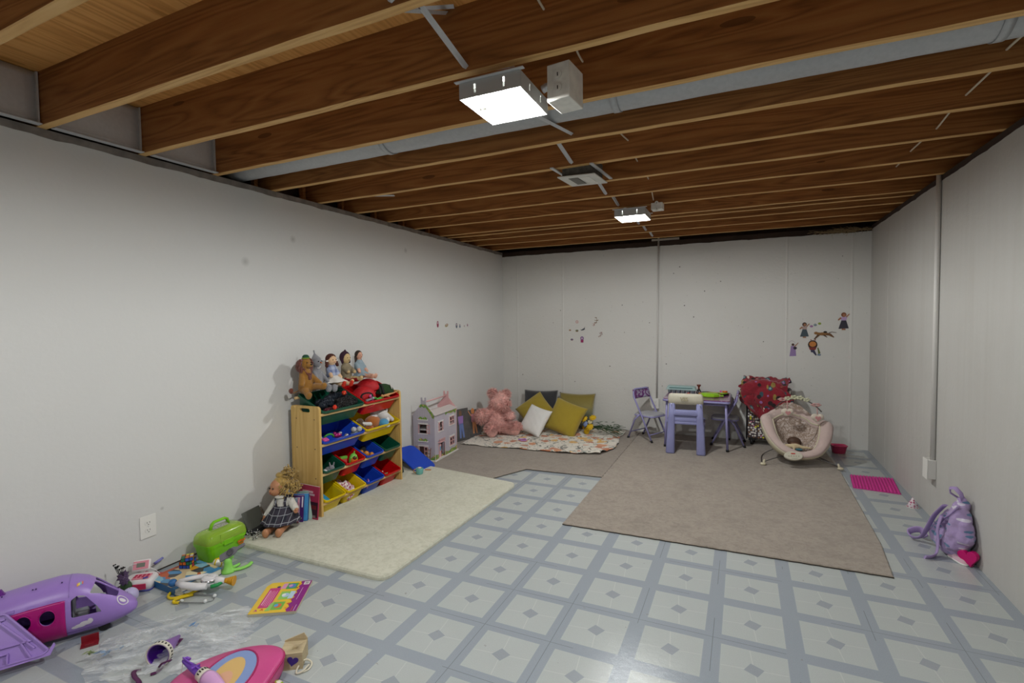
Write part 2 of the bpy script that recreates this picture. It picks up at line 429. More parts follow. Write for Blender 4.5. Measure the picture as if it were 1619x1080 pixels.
# sheet metal closing the first bays at the left wall
for k, (ya, yb, lab) in enumerate([(.793, 1.172, 'grey sheet metal panel closing the joist bay at the far left edge of the photo'),
                                (1.21, 1.585, 'grey sheet metal panel in the second joist bay over the left wall'),
                                (1.623, 1.985, 'grey sheet metal panel in the third joist bay, next to the round duct')]):
    mb = MB()
    mb.grid(lambda u, v: (-2.835+.004*sin(u*pi)*sin(v*pi), ya+.004+(yb-ya-.008)*u, HJ+.004+(HS-HJ-.008)*v), 8, 8)
    mb.bb(-2.835, -2.80, ya+.004, yb-.004, HJ+.001, HJ+.004)
    for yy in (ya+.006, yb-.006): mb.bb(-2.838, -2.822, yy-.003, yy+.003, HJ+.004, HS-.004)
    tag(mb.build('sheet_metal_panel', M_galv, solid=.0012), lab, 'metal panel', 'sheet metal panels over the left wall')
# little upright wood cripples between the far joists and the sill at the left wall
for y in (2.37, 2.775, 3.17, 3.57, 3.97, 4.40, 4.83, 5.21):
    o = MB().bb(-2.99, -2.955, y-.03, y-.002, HJ, HS-.001).build('blocking_board', M_joist, bevel=.002)
    tag(o, 'short upright wood block beside a joist end above the left wall', 'wood block', 'upright blocks at the left joist ends')

# ------------------------------------------------------------------ round duct in the third far bay
mb = MB(); K = 80; x0, x1 = -2.98, XR+.15; dr = .100; dy = 2.205; dz = 2.338
pts = [(x0+(x1-x0)*k/K, dy-.004*k/K*0, dz) for k in range(K+1)]
rs = [dr*(1+.012*nz(k*.6)) for k in range(K+1)]
mb.tube(pts, rs, 36, cap=True)
duct = T('round_duct', 'round galvanized metal duct running between the joists behind the near light', 'duct', (0, 0, 0))
mb.build('duct_pipe', M_duct, duct)
for x in (-1.75, -.52, .75): MB().tube([(x, dy, dz), (x+.03, dy, dz)], dr+.003, 36, cap=False).build('duct_collar', M_duct, duct, solid=.0015)

# ------------------------------------------------------------------ steel cross bridging near the middle of the span
def strut(p0, p1, label):
    p0, p1 = Vector(p0), Vector(p1); d = p1-p0
    x = d.normalized(); M = frame(p0, x, Vector((1, 0, 0)) if abs(x.x) < .8 else (0, 1, 0)); L = d.length
    mb = MB(); mb.add([(0, -.012, .008), (0, 0, 0), (0, .012, .008), (L, -.012, .008), (L, 0, 0), (L, .012, .008)], [(0, 1, 4, 3), (1, 2, 5, 4)], False, M)
    mb.add([(0, -.012, .008), (0, .012, .008), (.03, .012, -.01), (.03, -.012, -.01)], [(0, 1, 2, 3)], False, M) if False else None
    tag(mb.build('bridging_strut', M_galv, solid=.0016), label, 'metal strut', 'steel bridging struts between the joists')
JB = JY[7:]
xs = -.93
for i in range(len(JB)-1):
    ya, yb = JB[i]+.038, JB[i+1]
    if yb-ya < .2 or abs(ya-2.023) < .01 : 
        if abs(ya-2.023) < .01: strut((xs+.16, yb, HJ+.02), (xs+.10, ya, HJ-.004), 'grey steel strut crossing under the round duct beside the near light')
        continue
    if abs(ya-1.623) < .01: 
        strut((xs-.01, ya, HJ+.02), (xs+.03, yb, HS-.03), 'grey steel bridging strut reaching up behind the near light housing'); continue
    nm = len(JB)-1-i
    strut((xs+.03, yb, HJ+.01), (xs-.06, ya, HS-.015), 'grey steel bridging strut between joists, lower end on the %s joist from the back wall' % ordn[nm-1])
    strut((xs-.05, yb, HS-.015), (xs-.02, ya, HJ+.02), 'grey steel bridging strut between joists, upper end on the %s joist from the back wall' % ordn[nm-1])
strut((-1.16, 1.50, 2.443), (-.94, 1.578, 2.443), 'grey steel strut lying flat against the subfloor at the top edge of the photo')
strut((-2.86, 3.02, 2.31), (-2.45, 3.17, 2.30), 'loose grey metal strap sticking out above the left wall')

# ------------------------------------------------------------------ ceiling lamps
M_lampw = mat('white lamp reflector', '#f4f4f0', .35)
M_bulb = mat('lit bulb', '#f8ffff', emit=26.0)
M_hous = mat('lamp housing', '#b9bab8', .45, metal=.35)
def lamp(label, loc, rz=0.0, watts=LAMP_W, trim=True):
    root = T('ceiling_light', label, 'ceiling light', loc, rz, 'square ceiling lights')
    W, D, H, t = .232, .252, .052, .0025
    mb = MB()
    for sx in (-1, 1): mb.bb(sx*W/2-t/2, sx*W/2+t/2, -D/2, D/2, -H, 0)
    for sy in (-1, 1): mb.bb(-W/2, W/2, sy*D/2-t/2, sy*D/2+t/2, -H, 0)
    mb.bb(-W/2, W/2, -D/2, D/2, 0, t)
    hs = mb.build('housing', M_hous, root)
    cuts = []
    for sy in (-1, 1):
        for x in (-.055, .055): cuts.append(MB().bb(x-.004, x+.004, sy*D/2-.02, sy*D/2+.02, -.04, -.008))
    for sx in (-1, 1):
        for y in (-.05, .05): cuts.append(MB().bb(sx*W/2-.02, sx*W/2+.02, y-.004, y+.004, -.036, -.012))
    allc = MB()
    for c in cuts: allc.add(c.v, c.f)
    cut(hs, [allc])
    mb = MB()   # flared white reflector with a stepped rim
    def ring(w0, d0, z0, w1, d1, z1):
        a = [(-w0, -d0, z0), (w0, -d0, z0), (w0, d0, z0), (-w0, d0, z0)]; b = [(-w1, -d1, z1), (w1, -d1, z1), (w1, d1, z1), (-w1, d1, z1)]
        mb.add(a+b, [(i, (i+1) % 4, 4+(i+1) % 4, 4+i) for i in range(4)])
    ring(W/2-.003, D/2-.003, -H+.001, .098, .108, -.040); ring(.098, .108, -.040, .092, .102, -.012); ring(.092, .102, -.012, .01, .01, -.010)
    mb.build('reflector', M_lampw, root, solid=.001)
    for k, y in enumerate((-.055, .055)):
        b = MB().ball((0, 0, 0), (.030, .020, .020), 16).build('bulb', M_bulb, root, loc=(0, y, -.028))
    MB().cyl((-.088, 0, -.03), (-.06, 0, -.03), .016).build('socket', M_white, root)
    MB().box((.02, D/2-.002, -.03), (.05, .0012, .022)).build('rating_sticker', mat('sticker', '#dfe0dc', .5), root)
    # hanger bars screwed to the joists
    for y in (-.16, .16): MB().bb(-.13, .13, y*.82-.008, y*.82+.008, .003, .006).build('hanger_bar', M_galv, root)
    l = bpy.data.lights.new('bulb_light', 'POINT'); l.energy = watts; l.shadow_soft_size = .03; l.color = (.98, .997, .985)
    lo = bpy.data.objects.new('bulb_light', l); col.objects.link(lo); lo.parent = root; lo.location = (0, 0, -.026)
    return root
L1 = lamp('bright square ceiling light nearest the camera, in a boxy metal housing', (-.785, 1.665, 2.152), 0)
L2 = lamp('small lit square ceiling light far back, beyond the white air vent', (-.79, 3.99+.02, 2.172), 0)
L_fill = lamp('square ceiling light added behind the camera to brighten the near part of the room', (-.785, -.7, 2.152), 0)  # unseen extra lamp, added as fill light for the near half
# junction boxes next to the lamps
def jbox(label, loc, rz, s=(.09, .16, .10)):
    root = T('junction_box', label, 'junction box', loc, rz)
    mb = MB().box((0, 0, 0), s); mb.build('box', mat('painted box', '#e0ded6', .5, var=.1, vscale=30), root, bevel=.003)
    for z in (-.022, .022):
        k = MB().tube([(0, -s[1]/2-.001, z), (0, -s[1]/2-.004, z)], .014, 18); k.build('knockout', mat('painted box', ''), root)
        MB().box((0, -s[1]/2-.0045, z), (.003, .001, .012)).build('slot', M_black, root)
    return root
j = jbox('white metal junction box hanging beside the near ceiling light', (-.575, 1.72, 2.15), R(-6), (.085, .12, .125))
MB().tube([(-.04, .0, .02), (-.075, .0, .02), (-.09, 0, .015)], .014, 12).build('cable_connector', M_galv, j)
j = jbox('small white junction box beside the far ceiling light', (-.60, 4.0, 2.19), 0, (.085, .09, .05))
# white air vent / fan with black bracket
v = T('air_vent', 'white ceiling exhaust vent hanging askew between the two lights', 'air vent', (-.878, 2.945, 2.172), R(4), rot=(R(2), R(2), R(-2)))
mb = MB(); W, D = .20, .235
mb.prism(rrect(W+.03, D+.03, .006), -.006, 0)
mb.build('cover', mat('vent white', '#cfcdc6', .5, var=.1), v, bevel=.002)
mb = MB()
for i in range(16): y = -.075+.15*i/15; mb.box((-.032, y, -.008), (.052, .004, .003))
mb.build('grille', mat('grille grey', '#8f8c85', .6), v)
MB().box((-.032, 0, -.0066), (.06, .165, .001)).build('grille_backing', mat('dusty', '#5b5750', .9), v)
MB().box((.038, 0, -.0066), (.052, .165, .002)).build('lens', mat('lens white', '#d9d7d0', .25), v, bevel=.001)
MB().bb(-.09, .09, -.115, .105, .0, .10).build('fan_body', mat('dusty dark metal', '#4b4944', .7, var=.4, vscale=40), v, bevel=.003)
for x in (-.118, .118): MB().bb(x-.01, x+.01, -.21, .19, .03, .036).build('hanger_bar', M_galv, v)
# ------------------------------------------------------------------ cables through joists
M_cable = mat('cream cable', '#cfc3ad', .5)
def cable(pts, label, r=.0042):
    # smooth catmull-rom
    P = [Vector(p) for p in pts]; Q = []
    for i in range(len(P)-1):
        a, b, c, d = P[max(i-1, 0)], P[i], P[i+1], P[min(i+2, len(P)-1)]
        for k in range(6):
            t = k/6; Q.append(.5*((2*b)+(c-a)*t+(2*a-5*b+4*c-d)*t*t+(3*b-3*c+d-a)*t**3))
    Q.append(P[-1]); return Q
def wire(pts, label, m=M_cable, r=.0042, name='electrical_cable', cat='cable'):
    return tag(MB().tube(cable(pts, label), r, 8).build(name, m), label, cat)
wire([(-.61, 1.20, 2.40), (-.607, 1.50, 2.372), (-.605, 1.57, 2.36), (-.575, 1.70, 2.31), (-.600, 1.9, 2.39), (-.598, 1.97, 2.38), (-.58, 2.03, 2.35),
      (-.60, 2.20, 2.41), (-.600, 2.37, 2.36), (-.588, 2.41, 2.33), (-.585, 2.6, 2.30), (-.60, 2.77, 2.33), (-.57, 2.83, 2.30), (-.60, 3.17, 2.31), (-.6, 3.6, 2.30), (-.62, 3.93, 2.23)],
     'cream electrical cable threaded through the joists beside the near junction box')
wire([(.92, 1.2, 2.36), (.90, 1.62, 2.30), (.88, 2.0, 2.28), (.845, 2.36, 2.27), (.87, 2.43, 2.29), (.92, 2.6, 2.33), (.86, 2.79, 2.27), (.90, 3.0, 2.32), (.87, 3.18, 2.26), (.91, 3.4, 2.31), (.865, 3.59, 2.27), (.9, 3.8, 2.3), (.87, 4.2, 2.27)],
     'cream electrical cable threaded through the joists near the right wall')
# conduits and outlets
def conduit(label, p0, p1, r=.011, clips=()):
    root = T('electrical_conduit', label, 'conduit', p0)
    d = Vector(p1)-Vector(p0); MB().cyl((0, 0, 0), d, r, n=16).build('pipe', M_conduit, root)
    return root
conduit('thin painted conduit running down the back wall to the outlet', (-.895, YB-.012, .42), (-.875, YB-.012, 2.26), .010)
conduit('painted conduit running down the right wall to the outlet box', (XR-.014, 4.045, .395), (XR-.014, 4.05, 2.30), .014)
def outlet(label, loc, rz, depth=.005, w=.07, h=.114, body=None, cat='outlet', face=True):
    """local: plate in xz plane facing -y"""
    root = T('wall_outlet', label, cat, loc, rz)
    M = Matrix.Rotation(R(90), 4, 'X')
    if body: MB().box((0, -body/2, 0), (w-.004, body, h-.006)).build('surface_box', M_conduit, root, bevel=.003)
    y0 = -(body or 0)
    mb = MB().prism(rrect(w, h, .004), -y0, -y0+depth, M); mb.build('plate', M_white, root, bevel=.0015)
    if face:
        for z in (-.0195, .0195):
            MB().prism(rrect(.034, .028, .012), depth-y0, depth-y0+.0015, Matrix.Translation((0, 0, z)) @ M).build('receptacle', M_white, root)
            mb = MB()
            for x in (-.0065, .0065): mb.box((x, y0-depth-.0017, z+.003), (.0018, .0008, .008))
            mb.box((0, y0-depth-.0017, z-.008), (.004, .0008, .004)); mb.build('slots', M_black, root)
        MB().cyl((0, y0-depth, 0), (0, y0-depth-.0012, 0), .003, n=10).build('screw', M_galv, root)
    return root
outlet('white duplex outlet low on the left wall, above the toys', (XL+.0005, 1.555, .259), R(90), w=.080, h=.118)
outlet('white outlet box low on the back wall, at the foot of the conduit', (-.905, YB, .352), 0, body=.03, w=.075, h=.118)
outlet('painted outlet box low on the right wall, under the conduit', (XR, 4.06, .335), R(-90), body=.045, w=.085, h=.13, face=False)
# pink fibreglass tuft on top of the back wall
mb = MB()
for i in range(260):
    x = random.gauss(.92, .12); y = YB-.02-random.random()*.05; z = HW-.01+random.random()*.03-.02*abs(x-.92)
    d = Vector((random.gauss(0, .05), random.gauss(0, .012), random.gauss(-.004, .014)))
    p = Vector((min(max(x, .62), XR-.04), y, z)); mb.tube([p, p+d*.5+Vector((0, 0, .004)), p+d], .0012, 4)
tag(mb.build('insulation_tuft', mat('fibreglass', '#a58f6b', .9)), 'ragged brown insulation tuft on top of the back wall at the right corner', 'insulation')
o = MB().box((-.80, YB-.02, 2.228), (.30, .012, .022)).build('lath_strip', mat('pale strip', '#a9a196', .6, var=.2))
tag(o, 'pale metal strip at the top of the back wall where the conduit goes up', 'strip')
# ------------------------------------------------------------------ rugs
def carpet_mat(name, c1, c2, c3, fine=420):
    m = mat(name, c1, rough=.95, spec=.1, sheen=.25); n = N(m); co = n.co()
    c = n.mix(n.noise(co, 2.6, 5, .6, .4), c1, c2)
    c = n.mix(n.ramp(n.noise(co, 6, 5, .7), [(.50, (0, 0, 0, 1)), (.72, (.55, .55, .55, 1))]), c, c3)
    c = n.mix(n.m('MULTIPLY', n.noise(co, fine, 2), .35), c, c3)
    c = n.mix(n.ramp(n.noise(co, 34, 4, .8, .6), [(.44, (0, 0, 0, 1)), (.66, (.6, .6, .6, 1))]), c, c3)
    n.set(c, n.bump(n.m('ADD', n.noise(co, fine, 2), n.m('MULTIPLY', n.noise(co, 25, 3), .8)), .55, .006)); return m
M_cream = carpet_mat('cream shag', '#deddcd', '#d0cfbb', '#b1b09a')
M_taupe = carpet_mat('taupe carpet', '#aa9f92', '#9c9185', '#746a5f')
M_taupe2 = carpet_mat('taupe carpet loop', '#a09588', '#92877c', '#73695f')
def rug(name, poly, z0, h, m, label, r=0.0, jag=.003, cat='rug', edge=True):
    # resample outline, slight waviness, pile domed over the edge
    P = []
    n = len(poly)
    for i in range(n):
        a, b, c = Vector(poly[i-1]), Vector(poly[i]), Vector(poly[(i+1) % n])
        rr = r if isinstance(r, (int, float)) else r[i]
        if rr > 0:
            d1 = (a-b).normalized(); d2 = (c-b).normalized()
            p1 = b+d1*rr; p2 = b+d2*rr
            for k in range(7): t = k/6; P.append(p1*(1-t)**2+b*2*t*(1-t)+p2*t*t)
        else: P.append(b)
    Q = []
    for i in range(len(P)):
        a, b = P[i], P[(i+1) % len(P)]; L = (b-a).length; k = max(1, int(L/.02))
        nn = Vector((b.y-a.y, a.x-b.x)).normalized()
        for j in range(k): p = a.lerp(b, j/k); Q.append(p+nn*jag*nz(p.x*40, p.y*40))
    area = sum(Q[i-1].x*Q[i].y-Q[i].x*Q[i-1].y for i in range(len(Q)))/2
    if area < 0: Q.reverse()
    c = Vector((sum(p.x for p in Q)/len(Q), sum(p.y for p in Q)/len(Q)))
    mb = MB(); K = len(Q); rings = []
    for ins, z in ((0, z0), (0, z0+h*.6), (.006, z0+h)):
        ring = []
        for i in range(K):
            t = (Q[(i+1) % K]-Q[i-1]); nn = Vector((-t.y, t.x)).normalized()
            p = Q[i]+nn*ins; ring.append((p.x, p.y, z))
        rings.append(ring)
    vs = sum(rings, []); fs = []
    for a in range(2):
        for i in range(K): fs.append((a*K+i, a*K+(i+1) % K, (a+1)*K+(i+1) % K, (a+1)*K+i))
    fs.append(tuple(2*K+i for i in range(K))); fs.append(tuple(range(K-1, -1, -1)))
    o = mb.add(vs, fs).build(name, m); o.data.materials.append(mat('dark rug backing', '#3c3630', .95)) if edge else None
    if edge:
        for p in o.data.polygons:
            if abs(p.normal.z) < .3 and p.center.z < z0+h*.75: p.material_index = 1
    return tag(o, label, cat)
rug('carpet_remnant', [(-2.855, 3.3), (-2.075, 3.3), (-1.738, 4.036), (-1.062, 4.07), (-1.078, 5.92), (-2.855, 5.92)], .0005, .011, M_taupe2,
    'brown carpet piece under the dollhouse and the pillows, back left')
rug('carpet_remnant', [(-1.053, 3.027), (.705, 3.055), (.741, 3.482), (.768, 4.942), (.755, 5.55), (.745, 5.915), (-1.075, 5.915)], .0005, .011, M_taupe,
    'large taupe carpet piece in the middle of the floor, under the kids table')
rug('area_rug', [(-2.855, 1.965), (-2.64, 1.978), (-1.65, 1.985), (-1.64, 3.615), (-2.70, 3.765), (-2.855, 3.79)], .001, .023, M_cream,
    'cream plush rug with rounded corners under the toy shelf', r=[0, 0, .07, .07, 0, 0], jag=.0015, edge=False)
RZ = .024   # top of the cream rug
CZ = .0115  # top of the carpets

# ------------------------------------------------------------------ toy shelf
M_pine = wood_mat('varnished pine', '#b58e4e', '#cba866', '#d9ba7c', scale=.8, along='z', rough=.4)
M_rail = wood_mat('pine rail', '#c29c62', '#d3b27c', '#dfc291', along='y', rough=.45)
SX0, SX1, SY0, SY1 = -2.815, -2.556, 2.457, 3.335
shelf = T('toy_shelf', 'pine toy organizer shelf with rows of coloured bins against the left wall', 'shelf', (-2.70, 2.895, RZ))
def L_(x, y, z): return Vector((x+2.70, y-2.895, z-RZ))
for k, y in enumerate((SY0, SY1-.018)):
    M = Matrix.Translation(L_((SX0+SX1)/2, y+.018, 0)+Vector((0, 0, RZ-RZ))) @ Matrix.Rotation(R(90), 4, 'X')
    w = SX1-SX0; h = .768; c = .022
    poly = [(-w/2, 0), (w/2, 0)]+[(w/2-c+c*cos(R(a)), h-RZ-c+c*sin(R(a))) for a in (0, 30, 60, 90)]+[(-w/2+c+c*cos(R(a)), h-RZ-c+c*sin(R(a))) for a in (90, 120, 150, 180)]
    M = Matrix.Translation(L_((SX0+SX1)/2, y+.018, RZ)) @ Matrix.Rotation(R(90), 4, 'X')
    p = MB().prism(poly, 0, .018, M).build('side_panel', M_pine, shelf)
    hc = MB().prism([(a, b+.714) for a, b in rrect(.092, .028, .0135)], -.01, .03, M)
    cut(p, [hc])
    md = p.modifiers.new('bevel', 'BEVEL'); md.width = .003; md.segments = 2; md.limit_method = 'ANGLE'
    for xx in (-2.765, -2.60):
        for zz in (.66, .46, .26, .06): MB().cyl(L_(xx, y-.0005, zz+.02), L_(xx, y+.0185, zz+.02), .0045, n=8).build('screw', mat('dark screw', '#4a3520', .5), shelf)
RAILZ = [.708, .500, .300, .100]
for z in RAILZ:
    MB().tube([L_(-2.566, SY0+.018, z), L_(-2.566, SY1-.018, z)], .0105, 12).build('rail', M_rail, shelf)
    MB().tube([L_(-2.79, SY0+.018, z+.105), L_(-2.80, SY1-.018, z+.105)], .0095, 12).build('rail', M_rail, shelf)

def loft(mb, rings, cap0=True, cap1=True, sm=True):
    n = len(rings[0]); vs = sum([list(r) for r in rings], []); fs = []
    for i in range(len(rings)-1):
        for k in range(n): fs.append((i*n+k, i*n+(k+1) % n, (i+1)*n+(k+1) % n, (i+1)*n+k))
    mb.add(vs, fs, sm)
    if cap0: mb.add(rings[0], [tuple(range(n-1, -1, -1))])
    if cap1: mb.add(rings[-1], [tuple(range(n))])
    return mb
TH = R(25)
BIN = {}
def make_bin(w, m):
    D, H = .268, .125; ww = w-.012
    def ring(sw, sd, z, r=.022, n=4): return [(x-D/2, y, z) for x, y in rrect(D*sd if sd <= 1 else sd, ww*sw if sw <= 1 else sw, r, n)]
    rings = [ring(.86, .80, -H), ring(.95, .94, -.016), ring(ww-.004, D-.004, -.014), ring(ww-.0, D-.0, -.001) if False else [(x-D/2, y, -.0005) for x, y in rrect(D, ww, .024, 4)],
             [(x-D/2, y, 0) for x, y in rrect(D-.016, ww-.016, .018, 4)], [(x-D/2, y, -H+.004) for x, y in rrect(D*.78, ww*.84, .02, 4)]]
    rings[1] = [(x-D/2, y, -.014) for x, y in rrect(D-.022, ww-.022, .02, 4)]
    rings[2] = [(x-D/2, y, -.014) for x, y in rrect(D, ww, .024, 4)]
    mb = MB(); loft(mb, rings); return mb
M_red = mat('red plastic', '#c00d12', .32, spec=.5); M_blue = mat('blue plastic', '#1b45b8', .32); M_yel = mat('yellow plastic', '#e0c20c', .32)
M_grn = mat('green plastic', '#12503c', .32)
for nme, m in (('red', M_red), ('blue', M_blue), ('yellow', M_yel), ('green', M_grn)): pass
BX = -2.538
def place_bin(row, yc, w, m, label):
    z = RAILZ[row]+.022
    o = make_bin(w, m).build('storage_bin', m, loc=(BX, yc, z), rot=(0, TH, 0))
    o.data.set_sharp_from_angle(angle=R(60))
    tag(o, label, 'bin', 'coloured plastic bins in the toy shelf'); return o
def inbin(row, yc, back, up, dy=0):
    """point inside a bin: 'back' metres behind the front lip along the floor, 'up' above the bin floor"""
    z = RAILZ[row]+.022
    v = Vector((-back, 0, -.121+up)); M = Matrix.Rotation(TH, 3, 'Y')
    return Vector((BX, yc+dy, z))+M @ v
YI0, YI1 = SY0+.02, SY1-.02
big = (YI1-YI0)/2; sml = (YI1-YI0)/4
yb2 = [YI0+big*(.5+k) for k in range(2)]; yb4 = [YI0+sml*(.5+k) for k in range(4)]
place_bin(0, yb2[0], big, M_grn, 'wide dark green top row bin of the toy shelf, full of dark clothes')
place_bin(0, yb2[1], big, M_red, 'wide red bin in the top row of the toy shelf, holding caps and small toys')
place_bin(1, yb2[0], big, M_blue, 'wide blue bin in the second row of the toy shelf')
place_bin(1, yb2[1], big, M_yel, 'wide yellow bin in the second row of the toy shelf, full of plush toys')
for k, (m, lab) in enumerate([(M_grn, 'small green bin in the third row, next to the near side panel'), (M_red, 'small red bin in the third row holding plastic watermelon and papaya toys'),
                              (M_blue, 'small blue bin in the third row, between red and green bins'), (M_grn, 'small empty green bin at the far end of the third row')]):
    place_bin(2, yb4[k], sml, m, lab)
for k, (m, lab) in enumerate([(M_yel, 'small yellow bin in the bottom row with a blue case inside'), (M_yel, 'small yellow bin in the bottom row with floral cloth inside'),
                              (M_blue, 'small blue bin in the bottom row with a pink hoop inside'), (M_red, 'small red bin at the far end of the bottom row')]):
    place_bin(3, yb4[k], sml, m, lab)

# ------------------------------------------------------------------ soft figures
M_eye = mat('black eye', '#0d0b0b', .2)
def blob(cs, name, m, parent, vox=.005, sm=2, disp=0, dscale=.03):
    mb = MB()
    for c in cs:
        if c[0] == 'b': mb.ball(c[1], c[2], 14, c[3] if len(c) > 3 else None)
        else: mb.cap(c[1], c[2], c[3], c[4])
    return mb.build(name, m, parent, remesh=vox, smooth=sm, disp=disp, dscale=dscale)
def V(*a): return Vector(a)
def hair_strands(name, m, parent, n, fn, r=.004, seg=5):
    mb = MB()
    for i in range(n): mb.tube(fn(i), r, 5)
    return mb.build(name, m, parent)
def curl(p, d, L, amp, turns, k=10, ph=0):
    p = Vector(p); d = Vector(d).normalized(); a = d.cross(Vector((.3, .9, .2))).normalized(); b = d.cross(a)
    return [p+d*L*t/k+(a*cos(ph+turns*2*pi*t/k)+b*sin(ph+turns*2*pi*t/k))*amp*min(1, t/2) for t in range(k+1)]
def face(root, c, R_, eye=.12, sep=.35, up=.08, ax=(1, 0, 0), nose=None, mouth=None, em=None):
    """eyes on a head at c with radius R_ facing ax (unit)"""
    ax = Vector(ax).normalized(); side = Vector((0, 0, 1)).cross(ax).normalized(); upv = ax.cross(side)
    for s in (-1, 1):
        d = (ax*.9+side*sep*s+upv*up).normalized()
        MB().ball(Vector(c)+d*R_*.97, R_*eye, 8).build('eye', em or M_eye, root)
    if nose: MB().ball(Vector(c)+(ax-upv*.12).normalized()*R_*1.02, R_*nose[0], 8).build('nose', nose[1], root)
    if mouth:
        pts = [Vector(c)+(ax*.9+side*t*.25+upv*(-.38-.06*(1-abs(t)*2))).normalized()*R_*1.0 for t in (-1, -.5, 0, .5, 1)]
        MB().tube(pts, R_*.03, 6).build('mouth', mouth, root)

def seated(name, label, cat, loc, rz, H, skin, clothes=None, arms=None, legs=None, head=(0, 0), hr=.19, hs=(1, 1, 1), vox=.0045, lean=0.0, bulk=1.15, skirt=None, sleeve=None, sock=None, shoe=None, group=None):
    """soft toy sitting, facing local +x.  H = seated height"""
    root = T(name, label, cat, loc, rz, group, rot=(0, 0, rz)); h = H
    hc = V(head[0]*h-.02*h+lean*h, head[1]*h, .78*h); sh = V(-.03*h+lean*.7*h, 0, .50*h)
    A = arms or [((.16, -.25, .20)), ((.16, .25, .20))]; Lg = legs or [((.42, -.14, .06)), ((.42, .14, .06))]
    B = bulk; cs = [('b', hc, (hr*h*hs[0], hr*h*hs[1], hr*h*hs[2])), ('c', V(-.02*h, 0, .12*h), sh, .15*h*B, .12*h*B), ('c', sh, hc, .07*h, .07*h)]
    body_arms = []
    for a, s in zip(A, (-1, 1)):
        p = sh+V(.01*h, s*.11*h, -.02*h); q = V(*a)*h; cs.append(('c', p, q, .06*h*B, .05*h*B))
    for l, s in zip(Lg, (-1, 1)):
        p = V(.0, s*.08*h, .09*h); q = V(*l)*h; mid = p.lerp(q, .5)+V(0, 0, .03*h)
        cs += [('c', p, mid, .075*h*B, .065*h*B), ('c', mid, q, .065*h*B, .055*h*B), ('c', q, q+V(.03*h, 0, .05*h), .056*h*B, .055*h*B)]
    blob(cs, 'body', skin, root, vox)
    if clothes:
        cc = [('c', V(-.02*h, 0, .12*h), sh, .165*h*B, .135*h*B)]
        if sleeve:
            for a, s in zip(A, (-1, 1)):
                p = sh+V(.01*h, s*.11*h, -.02*h); q = V(*a)*h; cc.append(('c', p, p.lerp(q, sleeve), .075*h*B, .068*h*B))
        blob(cc, 'dress', clothes, root, vox)
    if skirt:
        sm_, rad, ln = skirt
        mb = MB()
        def f(u, v):
            a = 2*pi*u; rr = (.14+.26*v)*h*rad*(1+.07*sin(9*a)*v); 
            x = cos(a)*rr*(1.25 if cos(a) > 0 else .7)+.06*h*v; z = .30*h-(.30-.045)*h*v**.8*ln+max(0, cos(a))*.05*h*v
            return V(x, sin(a)*rr, max(z, .012*h))
        mb.grid(f, 48, 10).build('skirt', sm_, root, solid=.002)
    for key, mt in (('sock', sock), ('shoe', shoe)):
        if mt:
            for l in Lg:
                q = V(*l)*h
                if key == 'sock': blob([('c', q-V(.09*h, 0, -.0), q, .062*h, .062*h)], 'sock', mt, root, vox)
                else: blob([('c', q+V(0, 0, -.01*h), q+V(.05*h, 0, .07*h), .07*h, .062*h)], 'shoe', mt, root, vox)
    return root, hc, h
# ------------------------------------------------------------------ the plush row on top of the shelf
M_lion = mat('mustard plush', '#99691f', .95, sheen=.2, bump=.5, bscale=500, var=.1, vscale=30)
M_mane = mat('rust yarn', '#6a2f1c', .9, sheen=.3, var=.25, vscale=60)
def toprow(y, back=.0): # where bottoms rest, on the tilted bins
    return (-2.755+back, y)
# lion
root, hc, h = seated('lion_plush', 'mustard lion plush with a rust brown mane and green cap, first on the shelf', 'plush toy',
    (-2.735, 2.525, .855), R(-2), .250, M_lion, arms=[(.10, -.24, .22), (.30, .20, .22)], legs=[(.30, -.20, -.10), (.52, .12, .14)], hr=.165, hs=(.95, .9, 1.05), bulk=1.4)
MB().ball(hc+V(.155*h, 0, -.045*h), (.075*h, .09*h, .065*h)).build('muzzle', M_lion, root)
MB().ball(hc+V(.235*h, 0, -.02*h), .026*h).build('nose', M_eye, root)
face(root, hc, .165*h, .10, .42, .18)
def fn(i):
    a = random.uniform(-pi*.85, pi*.85)+pi; e = random.uniform(-.7, .75); d = V(cos(a)*.55-.35, sin(a), e).normalized()
    p = hc+d*.13*h; return [p, p+d*.07*h+V(0, 0, -.003), p+d*.12*h+V(0, 0, -.020)]
hair_strands('mane', M_mane, root, 420, fn, .0034)
hair_strands('beard', M_mane, root, 40, lambda i: [hc+V(.05*h, random.uniform(-.14, .14)*h, -.13*h), hc+V(.14*h, random.uniform(-.10, .10)*h, -.27*h), hc+V(.17*h, random.uniform(-.06, .06)*h, -.46*h+random.random()*.2*h)], .003)
MB().lathe([(.0, .10*h), (.05*h, .095*h), (.085*h, .06*h), (.098*h, .0)], 20).build('cap', mat('green cap', '#1d4a34', .8), root, loc=hc+V(.02*h, 0, .145*h))
MB().tube([(cos(t*pi/8)*.10*h, sin(t*pi/8)*.10*h, 0) for t in range(16)], .011*h, 8, closed=True).build('cap_band', mat('yellow green', '#8fae2a', .7), root, loc=hc+V(.02*h, 0, .15*h))
MB().tube([V(-.10*h, -.02*h, .10*h), V(-.2*h, -.12*h, .02*h), V(-.17*h, -.30*h, -.02*h), V(-.14*h, -.36*h, .06*h)], .016*h, 8).build('tail', M_lion, root)
blob([('b', V(-.13*h, -.40*h, .06*h), (.065*h, .06*h, .08*h))], 'tail_tuft', M_mane, root, .004, 1, .01, .01)
